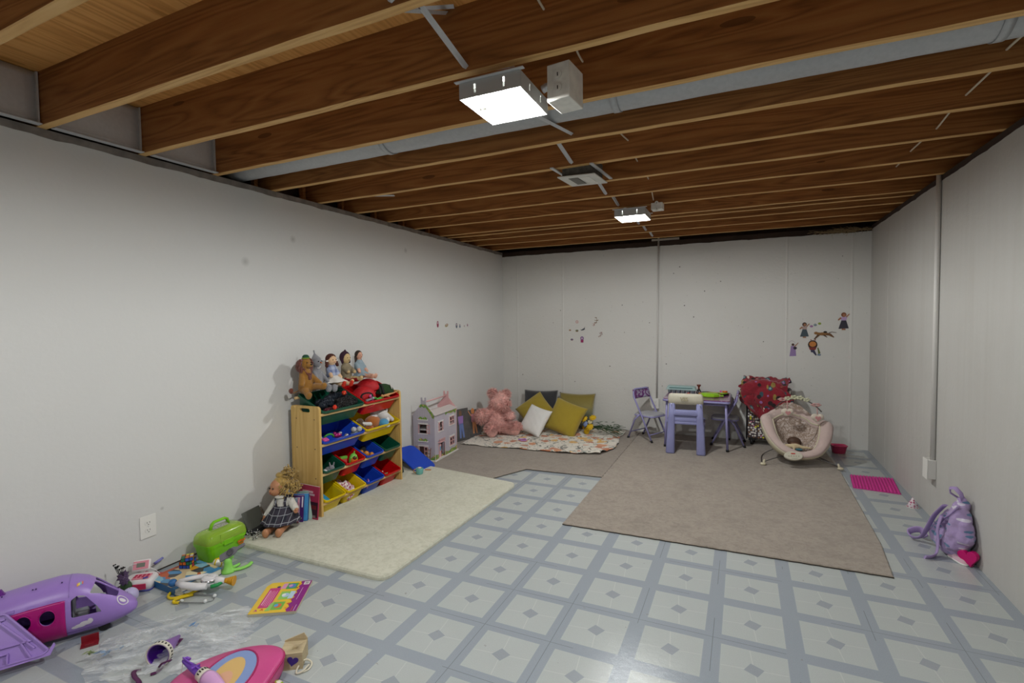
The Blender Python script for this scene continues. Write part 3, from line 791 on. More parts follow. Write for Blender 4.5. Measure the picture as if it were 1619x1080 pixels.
# grey tin figure
M_gry = mat('grey plush', '#85858a', .9, sheen=.25, bump=.4, bscale=500); M_shiny = mat('silver satin', '#a9a9ae', .35, metal=.3, bump=.3, bscale=120)
root, hc, h = seated('grey_plush_doll', 'grey plush doll with pointed funnel hat and orange nose, second on the shelf', 'plush toy',
    (-2.74, 2.632, .865), R(2), .240, M_gry, arms=[(.15, -.19, .25), (.17, .22, .2)], legs=[(.50, -.10, .02), (.48, .16, -.02)], hr=.15, hs=(1, .9, 1.1))
blob([('b', V(.5*h, -.10*h, .03*h), (.085*h, .10*h, .12*h)), ('b', V(.48*h, .16*h, .0), (.085*h, .10*h, .12*h))], 'boots', M_gry, root, .0045)
face(root, hc, .155*h, .12, .45, .15)
MB().cyl(hc+V(.14*h, 0, -.01*h), hc+V(.21*h, 0, -.03*h), .022*h, .008*h, 10).build('nose', mat('orange felt', '#c2622e', .8), root)
MB().lathe([(.15*h, 0), (.13*h, .02*h), (.055*h, .12*h), (.02*h, .17*h), (.02*h, .27*h), (0, .27*h)], 20).build('funnel_hat', M_gry, root, loc=hc+V(-.04*h, 0, .08*h), rot=(0, R(-14), 0))
blob([('c', V(-.02*h, 0, .15*h), V(-.03*h, 0, .46*h), .165*h, .14*h)], 'vest', M_shiny, root, .0045)
MB().ball((0, 0, 0), (.03*h, .09*h, .028*h)).build('collar', mat('silver foil', '#d2d2d6', .25, metal=.8), root, loc=V(.07*h, 0, .60*h))
# rag doll with braids
M_skin = mat('cloth skin', '#d7b189', .85, sheen=.3); M_aub = mat('auburn yarn', '#4a2218', .85, var=.3, vscale=80)
M_gingham = mat('blue gingham', '#8d97b4', .85); n = N(M_gingham); xx = n.sep(n.co((140, 140, 140)))
k = n.m('ADD', n.m('GREATER_THAN', n.m('SINE', xx[1]), 0), n.m('GREATER_THAN', n.m('SINE', xx[2]), 0)); n.set(n.mix(n.m('MULTIPLY', k, .5), '#a9b2c8', '#66739a'))
root, hc, h = seated('rag_doll', 'rag doll with auburn braids and blue gingham dress, middle of the plush row', 'doll',
    (-2.73, 2.762, .875), R(-6), .232, M_skin, M_gingham, arms=[(.22, -.22, .30), (.10, .24, .22)], legs=[(.52, -.02, .02), (.58, .22, .02)], hr=.165, hs=(.9, 1, 1.02), sleeve=.5,
    skirt=(mat('white cotton', '#dcd9d2', .85), .9, .9), sock=mat('navy sock', '#27375e', .9), shoe=mat('red felt', '#c42b14', .7))
face(root, hc, .158*h, .10, .38, .08, mouth=mat('red thread', '#a03028', .8))
blob([('b', hc+V(-.035*h, 0, .04*h), (.155*h, .18*h, .165*h)), ('c', hc+V(-.02*h, -.17*h, -.03*h), hc+V(.02*h, -.2*h, -.17*h), .05*h, .055*h), ('c', hc+V(-.02*h, .17*h, -.03*h), hc+V(.02*h, .2*h, -.17*h), .05*h, .055*h)],
     'hair', M_aub, root, .004, 1, .006, .006)
for s in (-1, 1): MB().ball((0, 0, 0), (.02*h, .05*h, .025*h)).build('hair_bow', mat('white cotton', ''), root, loc=hc+V(.03*h, s*.19*h, -.02*h))
# floppy doll with dark hood
M_burlap = mat('burlap', '#8c8068', .95, bump=.5, bscale=300, var=.2, vscale=40); M_face2 = mat('pale cloth', '#c6ab7c', .85)
root, hc, h = seated('floppy_doll', 'floppy doll with dark purple hood, beige shirt and red trousers, fourth on the shelf', 'doll',
    (-2.75, 2.93, .87), R(-4), .24, M_face2, M_burlap, arms=[(.20, -.12, .36), (.24, .10, .34)], legs=[(.42, -.20, .05), (.46, .14, .12)], hr=.155, hs=(.9, .95, 1.1), sleeve=.8)
face(root, hc, .15*h, .09, .36, .1, mouth=M_eye)
M_hood = mat('plum felt', '#33182a', .9)
blob([('b', hc+V(-.05*h, 0, .03*h), (.15*h, .185*h, .20*h)), ('c', hc+V(-.04*h, 0, .18*h), hc+V(-.03*h, 0, .27*h), .06*h, .015*h), ('c', hc+V(-.03*h, -.15*h, -.02*h), hc+V(0, -.15*h, -.15*h), .045*h, .03*h), ('c', hc+V(-.03*h, .15*h, -.02*h), hc+V(0, .15*h, -.15*h), .045*h, .03*h)],
     'hood', M_hood, root, .0045, 1)
blob([('c', V(0, -.08*h, .09*h), V(.36*h, -.19*h, .07*h), .10*h, .08*h), ('c', V(0, .08*h, .09*h), V(.34*h, .13*h, .11*h), .10*h, .085*h)], 'trousers', mat('dark red satin', '#8c1016', .5, bump=.3, bscale=60), root, .005)
# small vinyl doll
M_vin = mat('vinyl skin', '#cf9c84', .5); M_brn = mat('brown hair', '#2e2017', .6, var=.3, vscale=80); M_bdress = mat('pale blue cotton', '#8fa1ab', .85, bump=.2, bscale=150)
root, hc, h = seated('vinyl_doll', 'small vinyl doll with long brown hair and pale blue dress, last in the row', 'doll',
    (-2.76, 3.085, .885), R(-6), .235, M_vin, M_bdress, arms=[(.16, -.16, .24), (.16, .16, .24)], legs=[(.62, -.04, .08), (.62, .10, .08)], hr=.125, hs=(.95, .92, 1.1), sleeve=.5, skirt=(M_bdress, .75, .85))
face(root, hc, .125*h, .10, .4, .1, mouth=mat('red thread', ''))
blob([('b', hc+V(-.03*h, 0, .03*h), (.12*h, .135*h, .14*h)), ('c', hc+V(-.06*h, -.09*h, -.05*h), hc+V(.0, -.14*h, -.36*h), .05*h, .03*h), ('c', hc+V(-.06*h, .08*h, -.05*h), hc+V(-.02*h, .12*h, -.30*h), .05*h, .03*h)], 'hair', M_brn, root, .004, 1)
MB().ball((0, 0, 0), (.04*h, .11*h, .03*h)).build('lace_collar', mat('white cotton', ''), root, loc=V(.01*h, 0, .565*h))

# ------------------------------------------------------------------ clothes and things in the bins
def sequin(name, c):
    m = mat(name, c, .3, metal=.35); n = N(m); co = n.co()
    cc = n.mix(n.m('MULTIPLY', n.m('GREATER_THAN', n.noise(co, 160, 2), .66), .8), c, '#9a9ca6'); n.set(cc, n.bump(n.voro(co, 160), 1.0, .006)); return m
def heap(name, label, cat, mt, pts, vox=.006, disp=.02, group=None, dscale=.03):
    mb = MB()
    for (a, b, r) in pts: mb.cap(a, b, r, r*.85)
    o = mb.build(name, mt, remesh=vox, smooth=2, disp=disp, dscale=dscale); return tag(o, label, cat, group)
y0 = yb2[0]
heap('sequin_garment', 'navy sequined garment bunched in the green bin', 'clothes', sequin('navy sequin', '#18222e'),
     [(inbin(0, y0, .13, .10, -.12), inbin(0, y0, .10, .105, .05), .032), (inbin(0, y0, .09, .11, -.14), inbin(0, y0, .16, .13, .02), .03), (inbin(0, y0, .16, .13, .04), inbin(0, y0, .12, .15, .10), .022)])
heap('sequin_garment', 'black sequined garment lying along the front of the green bin', 'clothes', sequin('black sequin', '#101012'),
     [(inbin(0, y0, .05, .10, -.03), inbin(0, y0, .06, .115, .15), .028), (inbin(0, y0, .09, .12, 0), inbin(0, y0, .10, .12, .15), .024), (inbin(0, y0, .03, .105, .05), inbin(0, y0, .04, .11, .12), .015)])
heap('sequin_garment', 'wine red sequined garment at the near corner of the green bin', 'clothes', sequin('wine sequin', '#5a0f20'),
     [(inbin(0, y0, .03, .10, -.15), inbin(0, y0, .04, .10, -.04), .022)])
tag(MB().ball((0, 0, 0), (.014, .014, .017)).build('pompom', mat('orange red', '#d8361c', .7), loc=inbin(0, y0, .012, .135, -.10)), 'small orange red pompom on the front lip of the green bin', 'pompom')
for i in range(1):
    b = T('plush_bird', 'small plush bird with red head behind the black sequined garment', 'plush toy', inbin(0, y0, .13, .15, .10), R(-50))
    MB().ball((0, 0, 0), (.030, .018, .016)).build('body', mat('white cotton', ''), b); MB().ball((.032, 0, .008), .017).build('head', mat('red felt', ''), b)
    MB().cyl((.045, 0, .006), (.06, 0, .0), .007, .001, 8).build('beak', mat('orange felt', ''), b); MB().ball((-.002, -.002, .014), (.018, .014, .006)).build('wing', mat('orange felt', ''), b)
# red bin: red cap, black harness, green cap, figures
y1 = yb2[1]
cp = T('baseball_cap', 'red cap with a black mask shape on it, standing in the red bin', 'cap', inbin(0, y1, .125, .085, -.09), R(-25), rot=(R(0), R(28), R(-28)))
M_rcap = mat('red cloth', '#b0101a', .6, bump=.15, bscale=80)
def capdome(u, v):
    a = 2*pi*u; b = pi/2*v; return V(sin(b)*cos(a)*.078, sin(b)*sin(a)*.092, cos(b)*.088*(1 if v < .99 else 1)-.0)
MB().grid(capdome, 32, 12).build('crown', M_rcap, cp, solid=.003)
MB().grid(lambda u, v: V(.07+.055*v*cos((u-.5)*2.2), (u-.5)*.16*(1-.15*v), -.0-.012*v), 14, 5).build('brim', M_rcap, cp, solid=.004)
mb = MB()
for i in range(24):
    a0 = 2*pi*i/24; a1 = 2*pi*(i+1)/24
mb.tube([(.078*cos(t)*.9+.012, .052*sin(t*1)+.0, .035+.028*cos(t*1)) for t in [0]], .001, 4) if False else None
ring = [V(.070+.006*cos(2*pi*t/20), .045*sin(2*pi*t/20), .042+.026*cos(2*pi*t/20)) for t in range(20)]
mb.tube([V(p.x-.035*((p.z-.042)/.03)**1+.0-.012*(p.y/.045)**2, p.y, p.z) for p in ring], .008, 8, closed=True, flat=(1, .9)); mb.build('mask_shape', mat('black felt', '#161416', .8), cp)
c2 = dup(cp, 'second red cap lying behind, against the wall side of the red bin', loc=inbin(0, y1, .19, .10, .02), rot=(R(5), R(10), R(-60)))
for ch in list(c2.children):
    if ch.name.startswith('mask'): bpy.data.objects.remove(ch)
gc = T('knit_cap', 'olive green knit cap with black strap at the far end of the red bin', 'cap', inbin(0, y1, .12, .10, .135), R(-20), rot=(R(0), R(12), R(-30)))
M_gk = mat('olive knit', '#24401e', .9, bump=.6, bscale=180)
MB().grid(lambda u, v: V(sin(pi/2*v)*cos(2*pi*u)*.075, sin(pi/2*v)*sin(2*pi*u)*.082, cos(pi/2*v)*.062), 32, 12).build('crown', M_gk, gc, solid=.004)
mb = MB()
for s in (-.03, -.055): mb.tube([V(.078*sin(a)*1.0, s, .066*cos(a)) for a in [R(d) for d in range(-60, 96, 12)]], .009, 6, flat=(1, .35))
mb.build('strap', mat('black felt', ''), gc)
MB().tube([V(.079*sin(a), .045, .064*cos(a)) for a in [R(d) for d in range(10, 60, 10)]], .004, 6).build('white_buckle', mat('white cotton', ''), gc)
def tiny(name, label, cat, mt, loc, parts, rz=0, rot=None, group=None):
    r_ = T(name, label, cat, loc, rz, group, rot=rot)
    for (pn, shape, pm) in parts:
        mb = MB()
        for s in shape:
            if s[0] == 'b': mb.ball(s[1], s[2], 12)
            elif s[0] == 'c': mb.cap(s[1], s[2], s[3], s[4], 10)
            elif s[0] == 'x': mb.box(s[1], s[2])
            elif s[0] == 't': mb.tube(s[1], s[2], 8)
            elif s[0] == 'y': mb.cyl(s[1], s[2], s[3], s[4] if len(s) > 4 else None, 16)
        mb.build(pn, pm or mt, r_)
    return r_
M_pink = mat('pink plastic', '#d0529c', .35); M_lgrn = mat('bright green plastic', '#3f9a3c', .4); M_sil = mat('silver plastic', '#a9aab0', .3, metal=.5)
M_tan = mat('tan plastic', '#c9925e', .5); M_white2 = mat('soft white', '#dddcd8', .8); M_orng = mat('orange plastic', '#d9781e', .4)
tiny('toy_pony', 'small pink toy pony in the front corner of the red bin', 'toy', M_pink, inbin(0, y1, .035, .10, -.10), [('body', [('b', (0, 0, .012), (.022, .013, .014)), ('c', (.015, 0, .02), (.024, 0, .04), .008, .008), ('b', (.03, 0, .042), (.014, .009, .009))], None),
    ('legs', [('c', (a, b, .008), (a, b, -.012), .005, .004) for a in (-.012, .012) for b in (-.007, .007)], None), ('mane', [('b', (.014, 0, .04), (.008, .006, .014))], M_sil)], R(-70))
tiny('toy_figure', 'silver grey little figure beside the pink pony in the red bin', 'toy', M_sil, inbin(0, y1, .045, .105, -.145), [('body', [('c', (0, 0, 0), (.03, .02, .012), .012, .008), ('b', (.038, .025, .018), .011)], None)])
tiny('toy_dinosaur', 'long green toy dinosaur lying in the red bin', 'toy', M_lgrn, inbin(0, y1, .03, .105, -.03), [('body', [('c', (0, -.02, 0), (0, .03, .004), .011, .012), ('c', (0, .03, .004), (.005, .065, .0), .008, .003), ('c', (0, -.02, 0), (0, -.045, .016), .009, .008), ('b', (0, -.05, .018), (.01, .016, .009))], None),
    ('legs', [('c', (.012*s, t, 0), (.018*s, t, -.012), .004, .004) for s in (-1, 1) for t in (-.015, .02)], None)], R(10))
tiny('fashion_doll', 'bare tan fashion doll lying on its side at the end of the red bin', 'doll', M_tan, inbin(0, y1, .03, .125, .09), [('body', [('c', (0, -.05, 0), (0, 0, .006), .010, .009), ('c', (0, 0, .006), (0, .045, .01), .008, .006), ('c', (0, .045, .01), (.0, .10, .022), .006, .003), ('b', (0, -.072, 0), .013), ('c', (0, -.045, 0), (.012, -.01, -.01), .005, .004)], None)], R(-8))
# second row
y0, y1 = yb2
tiny('eyed_plush', 'grey plush toy with two big round eyes at the front of the blue bin', 'plush toy', mat('grey blue plush', '#7d8a98', .9), inbin(1, y0, .045, .085, .15), [('body', [('b', (0, 0, 0), (.03, .035, .03))], None),
    ('eyes', [('b', (.018, -.017, .034), .021), ('b', (.018, .024, .034), .021)], mat('speckled grey', '#aeaeb0', .6, var=.3, vscale=300))], R(-30))
tiny('doll_shoe', 'shiny pink toy shoe in the wide blue bin', 'toy shoe', mat('magenta foil', '#a52673', .25, metal=.4), inbin(1, y0, .07, .095, -.01), [('body', [('b', (0, 0, 0), (.016, .032, .018)), ('b', (0, -.02, .014), (.014, .013, .014))], None), ('bow', [('b', (.0, .02, .014), (.012, .014, .01))], M_sil)], R(-25))
o = MB().tube([V(0, .035*cos(t*pi/8), .028*sin(t*pi/8)) for t in range(0, 9)], .007, 8).build('toy_hoop', M_lgrn, loc=inbin(1, y0, .08, .085, -.08), rot=(0, .3, -.3)); tag(o, 'bright green plastic arch toy standing in the wide blue bin', 'toy')
o = MB().box((0, 0, 0), (.016, .10, .006)).build('wood_stick', M_tan, loc=inbin(1, y0, .03, .095, -.05), rot=(.1, .1, -.1), bevel=.002); tag(o, 'flat wooden stick lying at the front of the wide blue bin', 'stick')
o = MB().box((0, 0, 0), (.035, .045, .05)).build('toy_block', M_pink, loc=inbin(1, y0, .035, .10, -.165), rot=(0, TH, 0), bevel=.005); tag(o, 'pink square toy block in the near corner of the wide blue bin', 'toy block')
o = MB().tube([inbin(1, y0, .03, .03, -.14), inbin(1, y0, .24, .10, -.06)], .010, 10).build('white_rod', M_white, bevel=0); tag(o, 'white plastic rod leaning in the wide blue bin', 'rod')
tiny('silver_bell', 'little silver ball toy beside the pink shoe in the blue bin', 'toy', M_sil, inbin(1, y0, .04, .095, .05), [('body', [('b', (0, 0, 0), .016), ('b', (.0, -.02, -.006), (.011, .014, .008))], None)])
r_ = tiny('orange_plush', 'orange and blue plush toy in the wide yellow bin', 'plush toy', mat('orange plush', '#a9601a', .95, sheen=.4, bump=.3, bscale=400), inbin(1, y1, .10, .085, -.02), [('body', [('b', (0, 0, .01), (.06, .065, .055)), ('b', (.02, -.08, -.01), (.05, .03, .02)), ('b', (.035, -.05, -.02), (.03, .035, .02))], None),
    ('head', [('b', (.045, .07, .0), (.038, .045, .036))], mat('sky blue plush', '#3f8db3', .9, sheen=.4)), ('ears', [('b', (.05, .105, .02), (.012, .018, .022)), ('b', (.06, .10, -.02), (.01, .02, .018))], M_white2), ('collar', [('b', (.0, .01, .055), (.03, .035, .010))], M_white2)], R(-20))
r_ = tiny('white_plush', 'fluffy white plush animal at the far side of the yellow bin', 'plush toy', mat('white plush', '#d6d4d0', .95, sheen=.6, bump=.5, bscale=300), inbin(1, y1, .13, .11, .12), [('body', [('b', (0, 0, 0), (.05, .05, .045)), ('c', (-.01, -.06, .03), (0, 0, .02), .025, .035), ('b', (.0, -.08, .03), (.03, .03, .027)), ('c', (.02, .03, 0), (.06, .05, -.03), .022, .018), ('c', (.0, .03, .03), (.01, .035, .06), .016, .01)], None)], R(-20))
r_ = tiny('brown_plush', 'brown and white plush paw toy at the near side of the yellow bin', 'plush toy', mat('dark brown plush', '#4c3524', .95, sheen=.4), inbin(1, y1, .12, .08, -.13), [('body', [('b', (0, 0, 0), (.05, .04, .035)), ('b', (.0, -.01, .03), (.03, .03, .025))], None), ('paw', [('c', (.03, .0, .015), (.06, .04, .01), .014, .016)], M_white2)], R(-10))
# third row
tiny('grey_animal_plush', 'small grey and white plush animal in the near green bin of the third row', 'plush toy', mat('grey blue plush', ''), inbin(2, yb4[0], .06, .065, .01), [('body', [('b', (0, 0, 0), (.03, .035, .028)), ('b', (.02, .01, .02), (.02, .02, .02))], M_gry), ('ears', [('c', (.02, .0, .035), (.02, -.005, .06), .006, .004), ('c', (.02, .022, .035), (.02, .028, .055), .006, .004)], M_gry), ('patch', [('b', (.01, -.035, .0), (.02, .018, .018))], M_white2)], R(-20))
r_ = tiny('watermelon_toy', 'plastic watermelon slice standing in the small red bin', 'toy fruit', mat('melon red', '#c9544a', .5), inbin(2, yb4[1], .075, .075, -.05), [('flesh', [('x', (0, 0, 0), (.02, .045, .07))], None), ('rind', [('x', (0, 0, .038), (.024, .052, .016))], mat('melon green', '#6fb43e', .5))], R(-20))
r_ = tiny('papaya_toy', 'green and orange plastic papaya toy in the small red bin', 'toy fruit', mat('melon green', ''), inbin(2, yb4[1], .06, .078, .035), [('skin', [('b', (0, 0, 0), (.024, .036, .055)), ('c', (0, .005, .05), (0, .01, .066), .006, .004)], None), ('flesh', [('b', (.013, 0, -.006), (.018, .028, .04))], M_orng), ('seeds', [('b', (.022, .002, .022), (.014, .016, .013))], mat('papaya seed', '#5a3014', .6))], R(-25))
for k, (dy, bk, up, r) in enumerate([(-.02, .075, .08, .024), (.03, .06, .07, .019), (-.045, .105, .085, .017)]):
    tag(MB().ball((0, 0, 0), r).build('toy_ball', mat('amber ball', '#c07a24', .4, var=.25, vscale=60), loc=inbin(2, yb4[2], bk, up, dy)), ['larger', 'middle sized', 'smallest'][k]+' amber toy ball in the third row blue bin', 'toy ball')
tiny('toy_card', 'small white and pink card toy at the front of the third row blue bin', 'toy', M_white2, inbin(2, yb4[2], .035, .075, .03), [('card', [('b', (0, 0, 0), (.022, .038, .006))], None), ('print', [('b', (.002, .0, .004), (.014, .026, .004))], mat('pale yellow', '#d9c25c', .6)), ('edge', [('b', (.004, -.035, .0), (.010, .014, .008))], M_pink)], R(-20), rot=(0, R(15), R(-20)))
heap('dark_mesh_bag', 'black mesh bag in the back of the third row blue bin', 'bag', mat('black mesh', '#1b1a1c', .7, bump=.8, bscale=250), [(inbin(2, yb4[2], .13, .04, -.05), inbin(2, yb4[2], .15, .06, .03), .03)])
# bottom row
o = MB().box((0, 0, 0), (.12, .11, .05)).build('blue_case', mat('sky blue plastic', '#3c9cc4', .35), loc=inbin(3, yb4[0], .10, .03, -.03), rot=(0, TH, 0), bevel=.008); tag(o, 'sky blue plastic case in the near yellow bin of the bottom row', 'case')
m = mat('floral cotton', '#d8c8c4', .9); n = N(m); co = n.co(); n.set(n.mix(n.m('GREATER_THAN', n.noise(co, 60, 2), .55), '#ddd0cc', '#a3455c'), n.bump(n.noise(co, 40, 2), .4))
heap('floral_cloth', 'crumpled pink floral cloth in the second yellow bin of the bottom row', 'cloth', m, [(inbin(3, yb4[1], .05, .04, -.04), inbin(3, yb4[1], .16, .06, -.03), .04), (inbin(3, yb4[1], .06, .04, .03), inbin(3, yb4[1], .14, .05, .03), .035), (inbin(3, yb4[1], .035, .06, -.02), inbin(3, yb4[1], .05, .05, .05), .02)], disp=.03)
o = MB().tube([V(0, .032*cos(t*pi/10), .032*sin(t*pi/10)) for t in range(20)], .0045, 8, closed=True).build('pink_hoop', mat('lilac plastic', '#b07cc9', .4), loc=inbin(3, yb4[2], .04, .075, -.05), rot=(0, .25, .9)); tag(o, 'thin lilac plastic ring in the bottom row blue bin', 'ring')
tiny('toy_frog', 'small pale green and pink toys lying in the bottom row red bin', 'toy', mat('pale green', '#a3a86a', .5), inbin(3, yb4[3], .07, .055, -.03), [('body', [('b', (0, 0, 0), (.022, .024, .018)), ('b', (.0, -.02, .022), (.014, .014, .014)), ('c', (.01, 0, .01), (.03, .02, .02), .006, .005)], None), ('foot', [('b', (.03, .03, -.006), (.012, .026, .009))], mat('pale pink', '#d9aeb8', .5)), ('spots', [('b', (.018, .006, .012), .008), ('b', (.01, -.012, .034), .007)], M_white2)], R(-20))
# dark folded panel standing between the shelf and the wall
o = MB().bb(-2.8595, -2.846, 2.50, 3.1, RZ, .73).build('folded_board', mat('dark grey board', '#3e3e42', .6), bevel=.003); tag(o, 'dark grey board slipped behind the toy shelf', 'board')
# ------------------------------------------------------------------ dollhouse
M_dhl = mat('lilac grey paint', '#b9b2bf', .6); n = N(M_dhl); co = n.co(); sx = n.sep(co)
pl = n.m('LESS_THAN', n.m('FRACT', n.m('ADD', n.m('MULTIPLY', n.m('ADD', sx[0], sx[1]), 38), 50)), .07)
cc = n.mix(n.noise(co, 9, 3), '#bfbac6', '#b2aab6'); cc = n.mix(n.m('MULTIPLY', pl, .5), cc, '#978e9c'); n.set(cc)
def green_mat():
    m = mat('painted vines', '#5d8f3c', .6); n = N(m); co = n.co(); v = n.voro(co, 130, 'Color'); q = n.sep(v)
    c = n.mix(n.noise(co, 45, 3), '#47802c', '#86ab5a'); c = n.mix(n.m('GREATER_THAN', q[0], .86), c, '#c6586a'); n.set(n.mix(n.m('LESS_THAN', q[1], .10), c, '#d8cf6a')); return m
M_vine = green_mat(); M_dhw = mat('dollhouse white', '#dcd8d6', .5); M_dhp = mat('dollhouse pink', '#d5a5a6', .5); M_dhk = mat('dollhouse inside', '#2c2725', .9); M_dhroof = mat('dollhouse roof', '#c9c0be', .6)
dh = T('dollhouse', 'lilac and pink wooden dollhouse with painted vines and open roof against the left wall', 'dollhouse', (-2.612, 3.905, CZ), R(4.5))
# local: corner nearest the camera is the origin; house spans x in [-.232, 0] (gable side) and y in [0, .46] (front side, facing +x)
W_, L2, E = .232, .46, .425
def gable(y, mt, nm):
    poly = [(-W_, 0), (0, 0), (0, E), (-.088, .525), (-.088, .59), (-.104, .59), (-.104, .560), (-.128, .560), (-.128, .59), (-.144, .59), (-.144, .525), (-W_, E)]
    return MB().prism(poly, 0, .008, Matrix.Translation((0, y+.008, .012)) @ Matrix.Rotation(R(90), 4, 'X')).build(nm, mt, dh)
g1 = gable(0, M_dhl, 'gable_wall'); g2 = gable(L2-.008, M_dhp, 'gable_wall')
fw_ = MB().bb(-.008, 0, .008, L2-.008, .012, E+.012).build('front_wall', M_dhl, dh)
MB().bb(-W_, .012, -.010, L2+.008, 0, .012).build('base_board', M_dhw, dh, bevel=.0015)
MB().bb(-W_, -.008, .008, L2-.008, .150, .156).build('floor_board', M_dhw, dh); MB().bb(-W_, -.008, .008, L2-.008, .290, .296).build('floor_board', M_dhw, dh)
MB().bb(-W_, -.008, .008, L2-.008, E, E+.006).build('attic_floor', M_dhroof, dh)
MB().bb(-W_+.0, -W_+.004, .008, L2-.008, .012, E+.012).build('back_wall', M_dhp, dh)
mb = MB(); mb.add([(.012, -.006, E+.010), (.012, L2+.006, E+.010), (-.075, L2-.012, E+.042), (-.075, .010, E+.042)], [(0, 1, 2, 3)]); mb.build('roof_panel', M_dhroof, dh, solid=.006)
MB().tube([(-.116, .006, .555), (-.116, L2-.004, .555)], .007, 10).build('ridge_pole', M_dhp, dh)
wins = []
def dwin(kind, u, z, w, h, side, shut='both', open_=False):
    """side 'f': on front wall (x=0, u is y). side 'g': on gable (y=0, u is x)"""
    if side == 'f': F = Matrix(((0, 0, 1, .0), (1, 0, 0, u), (0, 1, 0, z), (0, 0, 0, 1)))
    else: F = Matrix(((1, 0, 0, u), (0, 0, -1, 0), (0, 1, 0, z), (0, 0, 0, 1)))
    fr = T('x', '', '')if False else None
    mb = MB()
    mb.prism([(-w/2, -h/2), (w/2, -h/2), (w/2, h/2), (-w/2, h/2)], -.02, .02, F); wins.append((side, mb))
    f = MB()
    for a, b, c, d in ((-w/2-.008, -w/2, -h/2-.004, h/2+.010), (w/2, w/2+.008, -h/2-.004, h/2+.010), (-w/2-.010, w/2+.010, h/2, h/2+.012), (-w/2-.012, w/2+.012, -h/2-.010, -h/2)):
        f.prism([(a, c), (b, c), (b, d), (a, d)], .0, .006 if d-c < .02 else .003, F)
    win = f.build('window_frame', M_dhw, dh)
    def shutter(x0, x1, tilt=0):
        s = MB(); ww = x1-x0
        for a, b, c, d in ((x0, x0+.006, -h/2, h/2), (x1-.006, x1, -h/2, h/2), (x0, x1, -h/2, -h/2+.008), (x0, x1, h/2-.008, h/2), (x0, x1, -.004, .004)): s.prism([(a, c), (b, c), (b, d), (a, d)], .003, .007, F)
        s.build('shutter', M_dhp, win)
    if kind == 'panes': shutter(-w/2, 0); shutter(0, w/2)
    elif kind == 'side': shutter(-w/2-.003, -w/2+w*.28); shutter(w/2-w*.28, w/2+.003)
    elif kind == 'out': shutter(-w/2-w*.45, -w/2+.002); shutter(w/2-w*.38, w/2+.004)
    elif kind == 'right': shutter(w/2, w/2+w*.40); shutter(-w/2-w*.12, -w/2)
dwin('side', .115, .315, .085, .085, 'f'); dwin('panes', .345, .330, .095, .085, 'f')
dwin('panes', .345, .125, .095, .085, 'f')
dwin('right', -.122, .305, .080, .085, 'g'); dwin('out', -.122, .095, .085, .085, 'g')
allf = MB(); allg = MB()
for s, mb in wins: (allf if s == 'f' else allg).add(mb.v, mb.f)
allf.bb(-.02, .02, .085, .160, .012, .150)
cut(fw_, [allf]); cut(g1, [allg])
# front door
d = MB().bb(.001, .007, .072, .112, .020, .145).build('door', M_dhp, dh); MB().bb(.007, .009, .082, .100, .085, .125).build('door_window', mat('sky blue plastic', ''), d); MB().ball((.010, .106, .075), .004, 8).build('door_knob', mat('red felt', ''), d)
MB().box((.012, .175, .085), (.035, .004, .13), rot=(0, 0, R(-58))).build('open_shutter_door', M_dhp, dh)
MB().bb(0, .016, .066, .17, .012, .020).build('door_step', M_dhw, dh)
MB().bb(0, .018, .06, .175, .163, .170).build('balcony', M_dhp, dh); mb = MB()
for i in range(9): mb.bb(.015, .018, .06+.0138*i, .064+.0138*i, .170, .195)
mb.bb(.014, .019, .06, .175, .193, .198); mb.build('balcony_railing', M_dhp, dh)
for z in (.170, .008, .375):
    b = MB().bb(-.175, -.07, -.014, 0, z+.012, z+.020).build('flower_ledge', M_dhw, dh)
    MB().prism([(x, .004+.018*abs(sin(x*60))+.008*(1-abs(x)*18)) for x in [(-.045+.09*i/14) for i in range(15)]]+[(.045, 0), (-.045, 0)], 0, .003, Matrix.Translation((-.122, -.004, z+.018)) @ Matrix.Rotation(R(90), 4, 'X')).build('painted_flowers', M_vine, b)
# vines painted on walls (thin flat paint shapes)
def vine(pts, F): return MB().prism(pts, .0002, .0012, F).build('painted_vine', M_vine, dh)
Fg = Matrix(((1, 0, 0, 0), (0, 0, -1, 0), (0, 1, 0, .012), (0, 0, 0, 1))); Ff = Matrix(((0, 0, 1, 0), (1, 0, 0, 0), (0, 1, 0, .012), (0, 0, 0, 1)))
vine([(-.088, .525), (-.144, .525), (-.165, .505), (-.15, .49), (-.13, .505), (-.11, .49), (-.095, .50), (-.07, .47), (-.05, .445), (-.02, .395), (-.005, .395), (0, .425)], Fg)
vine([(-.05, 0), (0, 0), (0, .06), (-.012, .04), (-.03, .03), (-.045, .015)], Fg); vine([(-W_, .33), (-W_+.02, .30), (-W_+.03, .36), (-W_+.025, .40), (-W_, .42)], Fg) if False else None
vine([(.01, 0), (.45, 0), (.45, .045), (.40, .03), (.35, .04), (.28, .022), (.20, .04), (.12, .02), (.06, .04), (.01, .05)], Ff)
vine([(.20, .425), (.45, .425), (.45, .40), (.42, .37), (.40, .395), (.33, .39), (.26, .405), (.22, .39)], Ff)
# ladder leaning on the corner
lad = T('toy_ladder', 'tiny brown toy ladder leaning on the near corner of the dollhouse', 'toy ladder', (-2.655, 3.865, CZ), R(4))
M_lad = mat('brown wood toy', '#7a4a34', .6)
mb = MB()
for x in (-.016, .016): mb.tube([(x, -.012, 0), (x, .012, .135)], .0032, 6)
mb.build('rails', M_lad, lad)
for i in range(4): MB().tube([(-.016, -.009+.006*i, .02+.032*i), (.016, -.009+.006*i, .02+.032*i)], .003, 6).build('rung', M_lad, lad)
